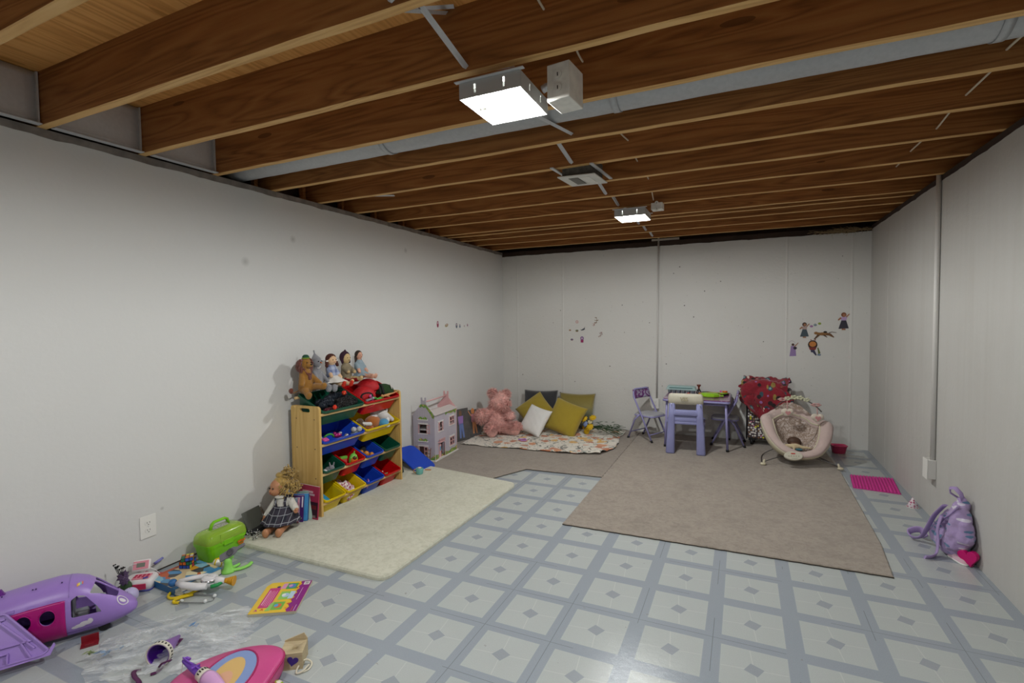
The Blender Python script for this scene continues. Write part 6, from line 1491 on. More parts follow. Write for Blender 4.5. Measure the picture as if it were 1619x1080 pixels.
# books leaning on the shelf side
def book(label, loc, w, h, t, tilt, rz, cc, spine, marks=(), pages=True):
    """stands on its lower edge, leaning back; cover normal ~ local -x rotated by rz"""
    b = T('picture_book', label, 'book', loc, rot=(0, 0, rz)); M = Matrix.Rotation(tilt, 4, 'X')
    MB().box((0, 0, h/2), (w, t, h), M=M).build('cover', mat('cover '+cc, cc, .4), b, bevel=.0008)
    if pages: MB().box((w*.01, 0, h/2+.0015), (w*.97, t*.7, h), M=M).build('pages', mat('paper', '#d2cfc6', .8), b)
    if spine: MB().box((-w/2-.0004, 0, h/2), (.0012, t, h*.995), M=M).build('spine', mat('cover '+spine, spine, .4), b)
    for (nm, c, x0, x1, z0, z1) in marks:
        MB().box(((x0+x1)/2*w, -t/2-.0006, (z0+z1)/2*h), ((x1-x0)*w, .0012, (z1-z0)*h), M=M).build(nm, mat('ink '+c, c, .45), b)
    return b
# spines seen from the camera: books lean against the side panel, spines toward the room
bx = book('crimson red picture book leaning flat on the near side panel of the shelf', (-2.640, 2.415, RZ), .19, .215, .008, R(-6), R(-2), '#a32b4c', None,
     [('title_band', '#c9a9b0', -.30, .22, .78, .84), ('title_band', '#c9a9b0', -.22, .30, .70, .76), ('picture', '#3a1a22', -.2, .48, .06, .52), ('picture', '#8c2c2c', .05, .42, .30, .42), ('picture', '#b9a49c', .1, .4, .05, .12)])
for k, (lab, cc, sp, x, y, h, t) in enumerate([
        ('pale teal picture book, last of the leaning row by the doll', '#7fa6a0', '#8db5a8', -2.640, 2.385, .180, .012),
        ('blue picture book with a tomato on its spine side, leaning by the doll', '#2f63b4', '#2c5cb0', -2.648, 2.355, .172, .022),
        ('purple picture book in the leaning row by the doll', '#4c1f6c', '#5a2478', -2.658, 2.325, .168, .012),
        ('pale blue and beige picture book with a pink spine, first of the leaning row', '#8e9aa6', '#c98aa0', -2.668, 2.300, .158, .010)]):
    marks = {1: [('tomato', '#b92a24', -.38, .1, .44, .72), ('leaf', '#3f8a3c', -.3, 0, .72, .80), ('yellow_patch', '#d0982a', -.46, .02, .02, .26), ('price_patch', '#cfcfd4', -.3, -.1, .05, .14), ('side_band', '#3f8fc9', .25, .5, .0, 1)],
             3: [('sky', '#93a3b8', -.5, .36, .45, 1), ('cloud', '#c3c8c8', -.3, .2, .5, .66), ('green_corner', '#2f5a4a', -.5, -.2, 0, .1), ('pink_edge', '#c98aa0', .38, .5, 0, 1)],
             2: [('white_title', '#d6d0dc', .38, .46, .55, .95), ('star', '#d9c24c', -.2, -.1, .88, .95), ('dot', '#b9d0e0', .1, .2, .86, .93)], 0: [('edge_pattern', '#b06a5c', .2, .3, .5, .54), ('pale_edge', '#a9c2b4', .3, .5, 0, 1)]}[k]
    book(lab, (x, y, RZ), .105, h, t, R(-14), R(30), cc, sp, marks)
# ------------------------------------------------------------------ purple toy airplane (local +y = nose direction)
pl = T('toy_airplane', 'big purple toy airplane with magenta side door and cockpit windows, bottom left corner', 'toy airplane', (-2.617, 1.108, 0), R(-30))
M_pur = mat('airplane purple', '#9a7ac6', .35, spec=.5); M_mg = mat('airplane magenta', '#a3086e', .35); M_dpur = mat('deep purple', '#3f1a66', .4); M_lilp = mat('lilac plastic light', '#9478be', .4)
SEC = [(-.30, .1225, .1025, .094, 0), (-.20, .1275, .1125, .098, 0), (-.10, .132, .120, .100, 0), (-.03, .134, .122, .100, 0), (.02, .131, .119, .099, .002), (.06, .1235, .1105, .095, .004), (.10, .1105, .0945, .086, .010), (.14, .096, .072, .074, .016), (.18, .084, .048, .058, .024), (.205, .079, .033, .044, .030), (.222, .0755, .0195, .026, .034), (.228, .074, .006, .010, .036)]
def sec(y, off=0.0, n=36):
    for i in range(len(SEC)-1):
        if SEC[i][0] <= y <= SEC[i+1][0]: t = (y-SEC[i][0])/(SEC[i+1][0]-SEC[i][0]); a = [SEC[i][k]*(1-t)+SEC[i+1][k]*t for k in range(5)]; break
    _, cz, rz_, rx, cx = a; out = []
    for k in range(n):
        q = 2*pi*k/n; c, s = cos(q), sin(q); out.append((cx+(rx+off)*math.copysign(abs(c)**.78, c), y, cz+(rz_+off)*math.copysign(abs(s)**.85, s)))
    return out
ys = [-.30, -.25, -.2, -.15, -.1, -.06, -.03, 0, .02, .04, .06, .08, .10, .12, .14, .16, .18, .195, .205, .215, .222, .228]
f = loft(MB(), [sec(y) for y in ys]).build('fuselage', M_pur, pl)
inner = loft(MB(), [sec(y, -.005) for y in ys if -.28 < y < .19])
Mx_ = Matrix(((0, 0, 1, .0), (1, 0, 0, 0), (0, 1, 0, 0), (0, 0, 0, 1)))  # polygon (y,z) extruded along x
def poly_round(P, r, k=5):
    out = []
    for i in range(len(P)):
        a, b, c = Vector(P[i-1]), Vector(P[i]), Vector(P[(i+1) % len(P)]); d1 = (a-b).normalized(); d2 = (c-b).normalized()
        for j in range(k+1): t = j/k; p = (b+d1*r)*(1-t)**2+b*2*t*(1-t)+(b+d2*r)*t*t; out.append((p.x, p.y))
    return out
sw = poly_round([(.010, .112), (.108, .106), (.094, .136), (.056, .190), (.030, .198), (.010, .186)], .008)
side_win = MB().prism(sw, .04, .2, Mx_); side_win2 = MB().prism(sw, -.2, -.04, Mx_)
ws = poly_round([(-.056, -.012), (-.004, -.012), (-.004, .092), (-.042, .092)], .008); ws2 = poly_round([(.070, -.012), (.006, -.012), (.006, .092), (.050, .092)], .008)
Fw = frame((.012, .072, .178), (1, 0, 0), (0, .80, -.60))
w1 = MB().prism(ws, -.05, .08, Fw); w2 = MB().prism(ws2, -.05, .08, Fw)
door = MB().prism([(-.297, .040), (-.012, .036), (-.012, .196), (-.297, .205)], .05, .2, Mx_)
cut(f, [inner, side_win, side_win2, w1, w2])
f.data.set_sharp_from_angle(angle=R(35))
for p in f.data.polygons: p.use_smooth = True
f.data.set_sharp_from_angle(angle=R(30))
# magenta side door panel follows the hull
mb = MB()
def dp(u, v, o=.0022):
    y = -.298+.290*u; a = -1.0+1.44*v
    for i in range(len(SEC)-1):
        if SEC[i][0] <= y <= SEC[i+1][0]: t = (y-SEC[i][0])/(SEC[i+1][0]-SEC[i][0]); q = [SEC[i][k]*(1-t)+SEC[i+1][k]*t for k in range(5)]; break
    c, s = cos(a), sin(a); return V(q[4]+(q[3]+o)*abs(c)**.78, y, q[1]+(q[2]+o)*math.copysign(abs(s)**.85, s))
mb.grid(dp, 20, 20); d_ = mb.build('side_door', M_mg, pl, solid=.003)
mb = MB()
for yc in (-.063, -.135, -.207):
    for zz in (.140,):
        mb.prism(ell(yc, zz, .024, .031, 22), .06, .2, Mx_)
cut(d_, [mb]); 
mb2 = MB(); 
for yc in (-.063, -.135, -.207): mb2.prism(ell(yc, .140, .024, .031, 22), .06, .2, Mx_)
bpy.context.view_layer.update()
cut(f, [mb2])
for p in f.data.polygons: p.use_smooth = True
f.data.set_sharp_from_angle(angle=R(30))
for yc in (-.063, -.135, -.207): MB().tube([(dp((yc+.298+dy)/.29, .62)[0]+.0015, yc+dy, .140+dz) for dy, dz in [(.025*cos(t*pi/10), .032*sin(t*pi/10)) for t in range(20)]], .0016, 6, closed=True).build('window_ring', M_mg, d_)
mb = MB()
for yc in (-.05, -.11, -.17, -.23): mb.box((.089, yc, .196), (.006, .022, .012), rot=(0, R(-18), 0))
mb.build('hinge_tabs', M_pur, pl)
mb = MB()
for y_, z_ in ((-.02, 0), (-.10, 0), (-.11, 0), (-.20, 0)): mb.box((.045, y_, .250 if y_ < -.05 else .252), (.005, .004, .004))
mb.build('roof_slots', M_dpur, pl)
mb = MB().tube([p for p in [(a[0]*1.0, .004, a[2]) for a in sec(.0, .0004)] if p[2] > .19], .0010, 5); mb.build('roof_seam', M_lilp, pl)
# inside: floor, seat, console
MB().bb(-.08, .08, -.28, .10, .045, .055).build('cabin_floor', M_dpur, pl); MB().bb(-.085, .085, -.002, .002, .05, .20).build('cabin_wall', M_dpur, pl) if False else None
s_ = MB(); s_.box((.02, .035, .085), (.05, .05, .04)); s_.box((.02, .01, .12), (.05, .012, .09)); s_.build('pilot_seat', mat('grey plastic', '#8a8c92', .4), pl, bevel=.006)
MB().box((.01, .10, .11), (.09, .03, .05)).build('console', mat('pale grey plastic', '#b9bdbf', .4), pl, bevel=.008)
MB().box((.03, .083, .13), (.012, .004, .03)).build('teal_screen', mat('teal screen', '#2aa3ad', .4), pl)
# stickers on the hull
def hullpt(y, a, o=.001):
    for i in range(len(SEC)-1):
        if SEC[i][0] <= y <= SEC[i+1][0]: t = (y-SEC[i][0])/(SEC[i+1][0]-SEC[i][0]); q = [SEC[i][k]*(1-t)+SEC[i+1][k]*t for k in range(5)]; break
    c, s = cos(a), sin(a); return V(q[4]+(q[3]+o)*math.copysign(abs(c)**.78, c), y, q[1]+(q[2]+o)*math.copysign(abs(s)**.85, s))
mb = MB()
for (yc, ac, ry, ra) in ((.055, -.38, .020, .10), (.036, -.46, .018, .09), (.020, -.50, .012, .07), (.070, -.30, .009, .10)):
    mb.grid(lambda u, v: hullpt(yc+ry*v*cos(2*pi*u), ac+ra*v*sin(2*pi*u), .0012), 16, 3)
mb.build('cloud_sticker', mat('white sticker', '#d8d4da', .5), pl)
MB().grid(lambda u, v: hullpt(.178+.020*(.8+.2*v)*cos(2*pi*u), .75+.42*(.8+.2*v)*sin(2*pi*u), .0014), 20, 2).build('nose_logo_ring', mat('white sticker', ''), pl)
MB().grid(lambda u, v: hullpt(.178+.011*v*cos(2*pi*u), .75+.16*v*sin(2*pi*u), .0014), 16, 2).build('nose_logo', mat('white sticker', ''), pl)
for k, c in enumerate(('#d9a35a', '#d8c86a', '#7fb3c9', '#d97b6a')):
    MB().grid(lambda u, v: hullpt(.028+.005*k+.005*u, .95+.16*v+.05*k, .0014), 3, 3).build('roof_sticker', mat('sticker'+c, c, .5), pl)
# wheels
for x in (-.03, .045): MB().cyl((x-.009, .11, .020), (x+.009, .11, .020), .020, n=20).build('wheel', M_black, pl)
MB().box((.01, .115, .045), (.10, .05, .018)).build('wheel_bay', M_pur, pl, bevel=.004)
for x in (-.05, .05): MB().cyl((x-.009, -.22, .020), (x+.009, -.22, .020), .020, n=20).build('wheel', M_black, pl)
# fold-down wing leaning against the near side
Wm = frame((.112, 0, .205), (0, 1, 0), (.43, 0, -.90))   # local x = along y, local y = downwards
Pw = [(-.30, 0), (-.185, 0), (-.175, .004), (-.050, .170), (-.065, .182), (-.30, .182)]
wg = MB().prism(Pw, -.003, .003, Wm).build('wing', M_pur, pl)
mb = MB()
def rib(a, b, w=.005, h=.010):
    a, b = Vector(a), Vector(b); d = (b-a); L = d.length; d.normalize(); n_ = Vector((-d.y, d.x))*w/2
    mb.prism([tuple(a-n_), tuple(b-n_), tuple(b+n_), tuple(a+n_)], -h-.003, h*.2, Wm)
for i in range(6): rib(Pw[i], Pw[(i+1) % 6])
rib((-.30, .03), (-.178, .02)); rib((-.30, .120), (-.10, .120)); rib((-.25, .120), (-.25, .182)); rib((-.205, .012), (-.09, .150)); rib((-.13, .12), (-.10, .18)); rib((-.165, .145), (-.225, .145), .004, .016); rib((-.165, .145), (-.165, .18), .004, .016); rib((-.225, .145), (-.225, .18), .004, .016)
mb.build('wing_ribs', M_pur, pl)
MB().prism([(-.30, .182), (-.052, .178), (-.035, .150), (-.030, .160), (-.045, .192), (-.30, .196)], -.008, .004, Wm).build('wing_rim', M_pur, pl)
# far wing and tail fin behind the roof
MB().prism([(-.30, .0), (-.19, .0), (-.24, .09), (-.30, .09)], -.004, .004, frame((-.03, 0, .245), (0, 1, 0), (-.55, 0, .45))).build('far_wing', mat('plum plastic', '#5c2c82', .4), pl) if False else None
MB().prism([(-.29, .20), (-.19, .225), (-.21, .262), (-.29, .262)], -.008, .004, Mx_).build('tail_fin', mat('plum plastic', '#6d2c8a', .4), pl)
# red step
st = T('red_step', 'small dark red plastic step lying on the floor by the toy airplane', 'toy step', (-2.462, 1.098, 0), R(-30))
M_dr = mat('dark red plastic', '#7a0f1e', .4)
mb = MB(); mb.box((0, 0, .0025), (.040, .058, .005)); mb.box((-.018, 0, .017), (.004, .058, .034)); mb.box((.018, 0, .010), (.004, .03, .008)); mb.build('step_body', M_dr, st, bevel=.001)

# ------------------------------------------------------------------ toy scanner set, ball, flowers
rg = T('toy_register', 'pink and white toy cash register against the wall behind the airplane nose', 'toy', (-2.755, 1.455, 0), R(38))
M_pw = mat('toy white', '#dfdbdc', .4); M_tp = mat('toy pink', '#d98a98', .4); M_tm = mat('toy crimson', '#b1284f', .4); M_indigo = mat('indigo', '#4a4ca0', .4)
mb = MB(); loft(mb, [[(x, y, z) for x, y in rrect(w, d, .02, 4)] for z, w, d in ((0.008, .13, .10), (.045, .13, .10), (.058, .115, .085))]); mb.build('base', M_pw, rg)
mb = MB(); loft(mb, [[(x, y, z) for x, y in rrect(w, d, .02, 4)] for z, w, d in ((0, .125, .095), (.010, .132, .102))]); mb.build('foot', M_indigo, rg)
MB().box((0, -.052, .028), (.085, .006, .028)).build('drawer', M_tm, rg, bevel=.002)
MB().box((.01, -.01, .0605), (.075, .05, .006)).build('key_panel', M_tp, rg, bevel=.002)
mb = MB()
for i in range(4):
    for j in range(2): mb.box((-.018+.018*i, -.02+.018*j, .065), (.011, .010, .004))
mb.build('keys', M_tm, rg, bevel=.001)
MB().box((.035, -.033, .064), (.022, .008, .004), rot=(0, 0, .3)).build('indigo_key', M_indigo, rg)
ds = MB(); ds.box((0, 0, 0), (.08, .018, .055)); h_ = ds.build('display_head', M_pw, rg, loc=(-.015, .045, .095), rot=(R(-32), 0, R(8)), bevel=.008)
MB().box((0, -.010, .0), (.066, .003, .040)).build('display_frame', M_tp, h_, bevel=.001); MB().box((0, -.0125, .0), (.036, .002, .020)).build('screen', mat('lcd', '#6c7468', .3), h_)
hs = T('toy_scanner', 'crimson toy scanner handset lying behind the toy cash register', 'toy', (-2.79, 1.535, 0), R(20)); 
mb = MB(); mb.cap((-.04, 0, .016), (.04, 0, .022), .015, .013); mb.ball((-.045, 0, .022), (.022, .018, .014)); mb.build('handset', M_tm, hs)
MB().tube(cable([(.045, 0, .02), (.02, -.03, .07), (-.05, -.07, .11), (-.09, -.11, .06), (-.07, -.12, .02)], ''), .002, 6).build('white_cord', M_pw, hs)
bl_ = T('glitter_ball', 'translucent lilac ball ornament by the airplane nose', 'ball', (-2.655, 1.352, .036))
mbm = mat('lilac marble', '#b3a9d6', .12, coat=.5); n = N(mbm); n.set(n.mix(n.m('GREATER_THAN', n.noise(n.co(), 22, 3, .6, 1), .56), '#b9b2d8', '#5c4a8c'))
MB().ball((0, 0, 0), .0355, 24).build('ball', mbm, bl_); 
mb = MB()
for i in range(9): a = 2*pi*i/9; mb.ball((.018*cos(a)+.02, .018*sin(a)-.03, -.022), (.014, .010, .012), 8)
mb.build('tulle_bow', mat('violet tulle', '#6b549c', .6), bl_)
pf = T('purple_flower_sprig', 'dark purple toy flower sprig with black twigs behind the airplane roof', 'toy flowers', (-2.745, 1.372, .0), R(10))
mb = MB(); flower(mb, (0, 0, .10), .030, (.2, -.7, .7), 8); flower(mb, (.02, -.01, .085), .024, (.5, -.7, .4), 7); mb.build('petals', mat('dusky purple', '#4d3a5a', .6), pf, solid=.0012)
mb = MB(); random.seed(3)
for i in range(7):
    a = random.uniform(-1, 1); p = V(-.03+.03*a, -.0, .13+.02*random.random()); mb.tube([(0, 0, .08), (p.x*.6, 0, .11), tuple(p)], .0013, 5); mb.ball(p, .0042, 6); mb.ball(p+V(.012, 0, .006), .0036, 6)
mb.tube([(0, 0, .0), (.0, 0, .09)], .002, 5); mb.build('twigs', M_eye, pf)
mb = MB(); mb.ball((.0, .012, .045), (.03, .02, .03)); mb.build('green_base', M_lf, pf)
# thin wand with lilac tip leaning on the wall and its springy cord
wn = T('lilac_wand', 'lilac tipped stylus on a thin cord leaning on the wall under the outlet', 'stylus', (-2.845, 1.47, 0))
MB().tube([(0, .10, .052), (-.002, .145, .066)], [.008, .006], 10).build('tip', mat('periwinkle', '#7d7cc0', .4), wn); MB().tube(cable([(0, .10, .052), (.01, .06, .048), (.03, .02, .030), (.05, -.02, .005)], ''), .0015, 5).build('cord', M_pw, wn)
# ------------------------------------------------------------------ picture book on the floor with the puzzle cube
cb = T('comic_book', 'thick picture book with colourful cartoon cover on the floor under the puzzle cube', 'book', (-2.628, 1.598, 0), R(-3))
M_cov = mat('busy cover', '#c9a76a', .35); n = N(M_cov); co = n.co(); q = n.sep(n.voro(n.co((1, 1.6, 1)), 17, 'Color')); sx = n.sep(co)
c = n.ramp(q[0], [(0, '#4b87b4'), (.2, '#c9b48a'), (.36, '#3c3c40'), (.48, '#b9572c'), (.6, '#d9cfa8'), (.72, '#cf9a2c'), (.86, '#7fb0c4')], 'CONSTANT')
c = n.mix(n.m('LESS_THAN', sx[0], -.095), c, '#b2461f'); c = n.mix(n.m('GREATER_THAN', sx[0], .09), c, '#2f7db3'); n.set(c)
MB().box((0, 0, .0325), (.238, .236, .003)).build('front_cover', M_cov, cb, bevel=.001); MB().box((0, 0, .0015), (.238, .236, .003)).build('back_cover', mat('cover navy', '#1d3d63', .4), cb, bevel=.001)
MB().box((.0, .0, .017), (.232, .230, .028)).build('page_block', mat('paper', ''), cb); MB().box((0, -.117, .017), (.238, .003, .033)).build('spine', mat('cover blue', '#23608f', .4), cb, bevel=.001)
pz = T('puzzle_cube', 'twisted multicoloured puzzle cube standing on the cartoon picture book', 'puzzle cube', (-2.688, 1.648, .0342), R(24))
colsC = ['#c8641e', '#d0c02a', '#c9ccd0', '#a02434', '#2a4aa0', '#1f6a48']; MC = [mat('tile '+c, c, .3) for c in colsC]
s_ = .019; random.seed(11)
for L_i in range(3):
    ly = MB(); mm = [M_black]+MC
    rot_ = R([0, 0, 28][L_i])
    Rm = Matrix.Rotation(rot_, 4, 'Z')
    for i in (-1, 0, 1):
        for j in (-1, 0, 1):
            c_ = V(i*s_, j*s_, (L_i+.5)*s_); ly.m = 0; ly.box(c_, (s_*.97,)*3, M=Rm)
            for ax, sg in ((0, 1), (0, -1), (1, 1), (1, -1), (2, 1)):
                if (ax == 0 and i != sg) or (ax == 1 and j != sg) or (ax == 2 and L_i != 2): continue
                ly.m = 1+random.randrange(6); d = [s_*.80]*3; d[ax] = .0008; o_ = V(0, 0, 0); o_[ax] = sg*s_*.487; ly.box(c_+o_, d, M=Rm)
    ly.build('cube_layer', mm, pz)
# ------------------------------------------------------------------ twist toy
bt = T('twist_toy', 'white handheld twist game with blue and yellow knobs lying across the picture book', 'electronic toy', (-2.432, 1.552, .050), rot=(R(2), R(4), R(28.8)))
M_bw = mat('glossy white', '#dcdadc', .25)
mb = MB(); mb.tube([(-.105, -.012, 0), (-.06, -.034, 0), (.0, -.042, 0), (.045, -.035, 0)], [.014, .019, .020, .017], 12, flat=(1, .85)); mb.build('lower_grip', M_bw, bt)
mb = MB(); mb.tube([(-.105, -.002, .002), (-.05, .030, .004), (.0, .044, .006), (.05, .036, .004)], [.013, .014, .016, .018], 12, flat=(1, .8)); mb.build('upper_grip', M_bw, bt)
mb = MB(); mb.lathe([(0, -.018), (.036, -.018), (.040, -.006), (.040, .010), (.034, .020), (0, .023)], 28, c=(.035, .015, 0)); mb.build('hub', M_bw, bt)
MB().lathe([(.034, .018), (.039, .014), (.041, .006), (.036, .004)], 28, c=(.035, .015, 0)).build('chrome_ring', mat('chrome', ''), bt)
MB().lathe([(0, .0245), (.026, .0245), (.030, .021)], 28, c=(.035, .015, 0)).build('disc', M_bw, bt)
mb = MB()
for k, hh in enumerate((.010, .007, .010, .006, .008)): mb.box((.035-.014+.007*k, .015-.003*k*.4, .0250), (.0016, hh, .0004), rot=(0, 0, R(-20+25*(k % 2))))
mb.build('grey_print', mat('grey print', '#6c6c72', .5), bt)
MB().tube([(.06, -.03, -.006), (.085, -.012, -.006), (.095, .01, -.004)], .009, 10).build('green_lever', mat('toy green', '#1f8f4a', .35), bt)
MB().tube([(.06, .012, 0), (.105, .018, 0)], [.024, .014], 12).build('neck', M_bw, bt)
mb = MB()
for i in range(5): mb.cyl((.108+.009*i, .018, 0), (.115+.009*i, .018, 0), .011+.0028*i, .013+.0028*i, 18)
mb.cyl((.10, .018, 0), (.15, .018, 0), .010, .019, 16); mb.build('yellow_knob', mat('toy yellow orange', '#d6980f', .35), bt)
MB().ball((-.128, -.012, .0), .019, 18).build('blue_knob', mat('toy blue', '#27619a', .4), bt); MB().cyl((-.112, -.012, 0), (-.10, -.012, 0), .010, n=12).build('brown_collar', mat('brown plastic', '#7d4a2c', .5), bt)
# ------------------------------------------------------------------ toy stethoscope
sg = T('toy_stethoscope', 'yellow and clear toy stethoscope lying in front of the picture book', 'toy stethoscope', (-2.44, 1.50, 0))
def sp(x, y, z=.007): return V(x+2.44, y-1.50, z)
MB().tube(cable([sp(-2.555, 1.478), sp(-2.53, 1.452), sp(-2.495, 1.447), sp(-2.470, 1.475), sp(-2.455, 1.525), sp(-2.46, 1.57)], ''), .0065, 10).build('yellow_tube', mat('toy yellow', '#d9bb12', .35), sg)
MB().tube(cable([sp(-2.425, 1.438), sp(-2.448, 1.428, .008), sp(-2.462, 1.444, .009), sp(-2.448, 1.478, .010), sp(-2.43, 1.51, .009)], ''), .0065, 10).build('yellow_yoke', mat('toy yellow', ''), sg)
mb = MB(); mb.tube(cable([sp(-2.425, 1.438), sp(-2.37, 1.462), sp(-2.325, 1.482), sp(-2.315, 1.497)], ''), .0028, 8); mb.tube(cable([sp(-2.43, 1.51), sp(-2.38, 1.53), sp(-2.335, 1.545), sp(-2.322, 1.543)], ''), .0028, 8); mb.tube(cable([sp(-2.315, 1.497, .004), sp(-2.30, 1.52, .004), sp(-2.322, 1.543, .004)], ''), .0018, 6); mb.build('wire_arms', mat('dull silver', '#8d9092', .3, metal=.7), sg)
mb = MB(); mb.ball(sp(-2.318, 1.495, .009), .009, 10); mb.ball(sp(-2.322, 1.545, .009), .009, 10); mb.ball(sp(-2.43, 1.455, .008), (.012, .007, .006), 10); mb.build('clear_tips', mat('milky plastic', '#d8dcdc', .2), sg)
mb = MB(); mb.ball(sp(-2.50, 1.485, .010), (.030, .014, .009), 14); mb.build('clear_chestpiece', mat('smoky clear plastic', '#b8b6a4', .15), sg)
# ------------------------------------------------------------------ green caddy box
gx = T('green_toy_box', 'lime green plastic carry box with translucent lid and handle against the wall', 'toy box', (-2.732, 1.865, 0), R(2))
M_gb = mat('lime green plastic', '#7cc414', .3); M_gl = mat('translucent lime lid', '#a9cf45', .18, alpha=.62, trans=.0, coat=.3)
mb = MB(); loft(mb, [[(x, y, z) for x, y in rrect(w, d, .028, 5)] for z, w, d in ((0, .115, .205), (.003, .120, .212), (.080, .138, .236), (.082, .146, .244), (.100, .150, .250), (.100, .142, .242), (.004, .112, .204))]); g_ = mb.build('box_body', M_gb, gx)
g_.data.set_sharp_from_angle(angle=R(50))
mb = MB(); rings = []
for z, w, d in ((.101, .150, .250), (.112, .150, .250), (.135, .142, .242), (.152, .122, .222), (.162, .085, .190), (.165, .05, .15)): rings.append([(x, y, z) for x, y in rrect(w, d, min(.03, w*.4), 5)])
loft(mb, rings, False, True); mb.build('lid', M_gl, gx)
MB().bb(-.035, .035, -.06, .06, .105, .108).build('inner_tray', M_gb, gx); mb = MB(); loft(mb, [[(x, y, z) for x, y in rrect(w, d, .02, 4)] for z, w, d in ((.098, .12, .22), (.130, .105, .20), (.137, .07, .17))]); mb.build('green_filling', mat('darker green', '#4f9a12', .4), gx)
MB().tube([(0, -.062, .160), (0, -.050, .190), (0, -.036, .200), (0, .030, .200), (0, .044, .192), (0, .052, .160)], .0095, 10, flat=(1.2, .8)).build('handle', M_gb, gx)
MB().prism([(x-.0, y-.004) for x, y in rrect(.045, .095, .012)], .1655, .167).build('printed_label', mat('busy label', '#a8a69c', .4, var=.5, vscale=90), gx)
mb = MB(); mb.box((.0735, -.005, .088), (.006, .060, .030)); mb.build('latch', M_gb, gx, bevel=.002); MB().box((.074, -.05, .118), (.004, .006, .050)).build('latch_strap', M_gl, gx)
mb = MB(); random.seed(5)
for i in range(9): mb.box((.0705+.002, .055+.0055*i-.0, .058+random.uniform(-.003, .003)), (.0014, .0042, .013)); 
for i in range(6): mb.box((.0700, .063+.0055*i, .043+random.uniform(-.002, .002)), (.0014, .0042, .009))
mb.build('orange_logo', mat('orange print', '#c9691a', .5), gx)
# little yellow and white ball, green scope toy
by = T('striped_ball', 'tiny yellow and white striped ball in front of the lime green box', 'ball', (-2.598, 1.752, .024))
MB().ball((0, 0, 0), .0235, 20).build('ball', M_white, by); mb = MB()
for a in (R(20), R(110)): mb.tube([(cos(a)*.0225*cos(t*pi/12), sin(a)*.0225*cos(t*pi/12), .0225*sin(t*pi/12)) for t in range(24)], .0042, 6, closed=True)
mb.build('yellow_stripes', mat('toy yellow', ''), by)
o = MB().tube([V(-.03, 0, .02), V(-.02, .01, .048), V(.01, .015, .055), V(.035, .01, .045), V(.045, 0, .02)], .006, 8).build('yellow_hoop', mat('toy yellow green', '#b8c81c', .4), loc=(-2.612, 1.785, -.012)); tag(o, 'thin yellow green hoop standing just behind the striped ball', 'toy')
sc_ = T('stand_toy', 'pale green toy stand with tilted grey paddle in front of the lime green box', 'toy', (-2.497, 1.742, 0), R(18))
M_pg = mat('pale green plastic', '#8fd660', .4); M_gp = mat('grey plastic paddle', '#7c7a82', .4)
MB().lathe([(0, 0), (.036, 0), (.034, .010), (.022, .022), (.018, .05), (.019, .078), (0, .08)], 20).build('post', M_pg, sc_)
MB().tube(cable([(.01, -.0, .010), (.05, .02, .008), (.075, .055, .010), (.080, .080, .016)], ''), .011, 10, flat=(1, .7)).build('foot_arm', M_pg, sc_); MB().tube(cable([(.0, .02, .010), (.015, .055, .010), (.02, .065, .014)], ''), .008, 8).build('foot_arm', M_pg, sc_)
MB().tube([(-.005, .0, .078), (.02, .01, .085)], .016, 12).build('hinge', M_pg, sc_)
Rz_ = Matrix.Rotation(R(-18), 3, 'Z'); Mp = frame((.018, .0, .106), Rz_ @ V(.75, .42, .50), Rz_ @ V(-.1, .6, .8))
MB().prism(poly_round([(-.066, -.020), (.02, -.022), (.040, -.009), (.085, -.008), (.085, .008), (.040, .009), (.02, .022), (-.066, .020)], .005, 3), -.004, .004, Mp).build('paddle', M_gp, sc_, bevel=.001)
MB().lathe([(.0, .004), (.012, .0045), (.019, .010), (.020, .006), (.016, .004)], 18, M=Mp).build('cup_ring', mat('grey plastic dark', '#55545a', .4), sc_)

# ------------------------------------------------------------------ yellow activity book
yb = T('activity_book', 'yellow and purple board book lying alone on the tile floor', 'book', (-2.006, 1.666, 0), rot=(0, 0, math.atan2(.116, .19)))
bw_, bh_ = .210, .272
def bpoly(P): return [(a*bw_, b*bh_) for a, b in P]
out = [(-.5, -.5), (.47, -.5), (.5, -.47), (.5, .5), (-.40, .5), (-.44, .48), (-.5, .38)]
MB().prism(bpoly(out), .001, .013).build('pages', mat('board edge', '#b9b4a0', .8), yb)
M_by = mat('book yellow', '#e0bc35', .3); MB().prism(bpoly(out), .0131, .0146).build('cover', M_by, yb, bevel=.0005)
def flat(name, c, P, z=.0147, t=.0004): return MB().prism(bpoly(P), z, z+t).build(name, mat('print '+c, c, .35), yb)
zig = [(.5, -.5), (.5, .5), (.28, .5)]
for i in range(14): zig.append((.27+(.03 if i % 2 else -.02), .47-.97*i/13))
flat('purple_border', '#86207e', zig+[(.28, -.5)])
for i in range(7): flat('red_leaf', '#cf4a2a' if i % 2 else '#d8871e', [(.20, .40-.13*i), (.27, .44-.13*i), (.25, .38-.13*i), (.28, .35-.13*i)], .0148)
flat('magenta_panel', '#c2377c', [(-.38, -.34), (-.13, -.34), (-.13, .30), (-.38, .30)])
mb = MB(); 
for i, (a, b) in enumerate(((-.25, .22), (-.28, .18), (-.30, .20), (-.31, .17), (-.28, .20))): mb.box(((-.335+.04*i)*bw_, (a+b)/2*bh_*.9, .0153), (.004 if i == 0 else .0016, (b-a)*bh_, .0004))
mb.build('text_lines', mat('print pale', '#e3b8cf', .4), yb)
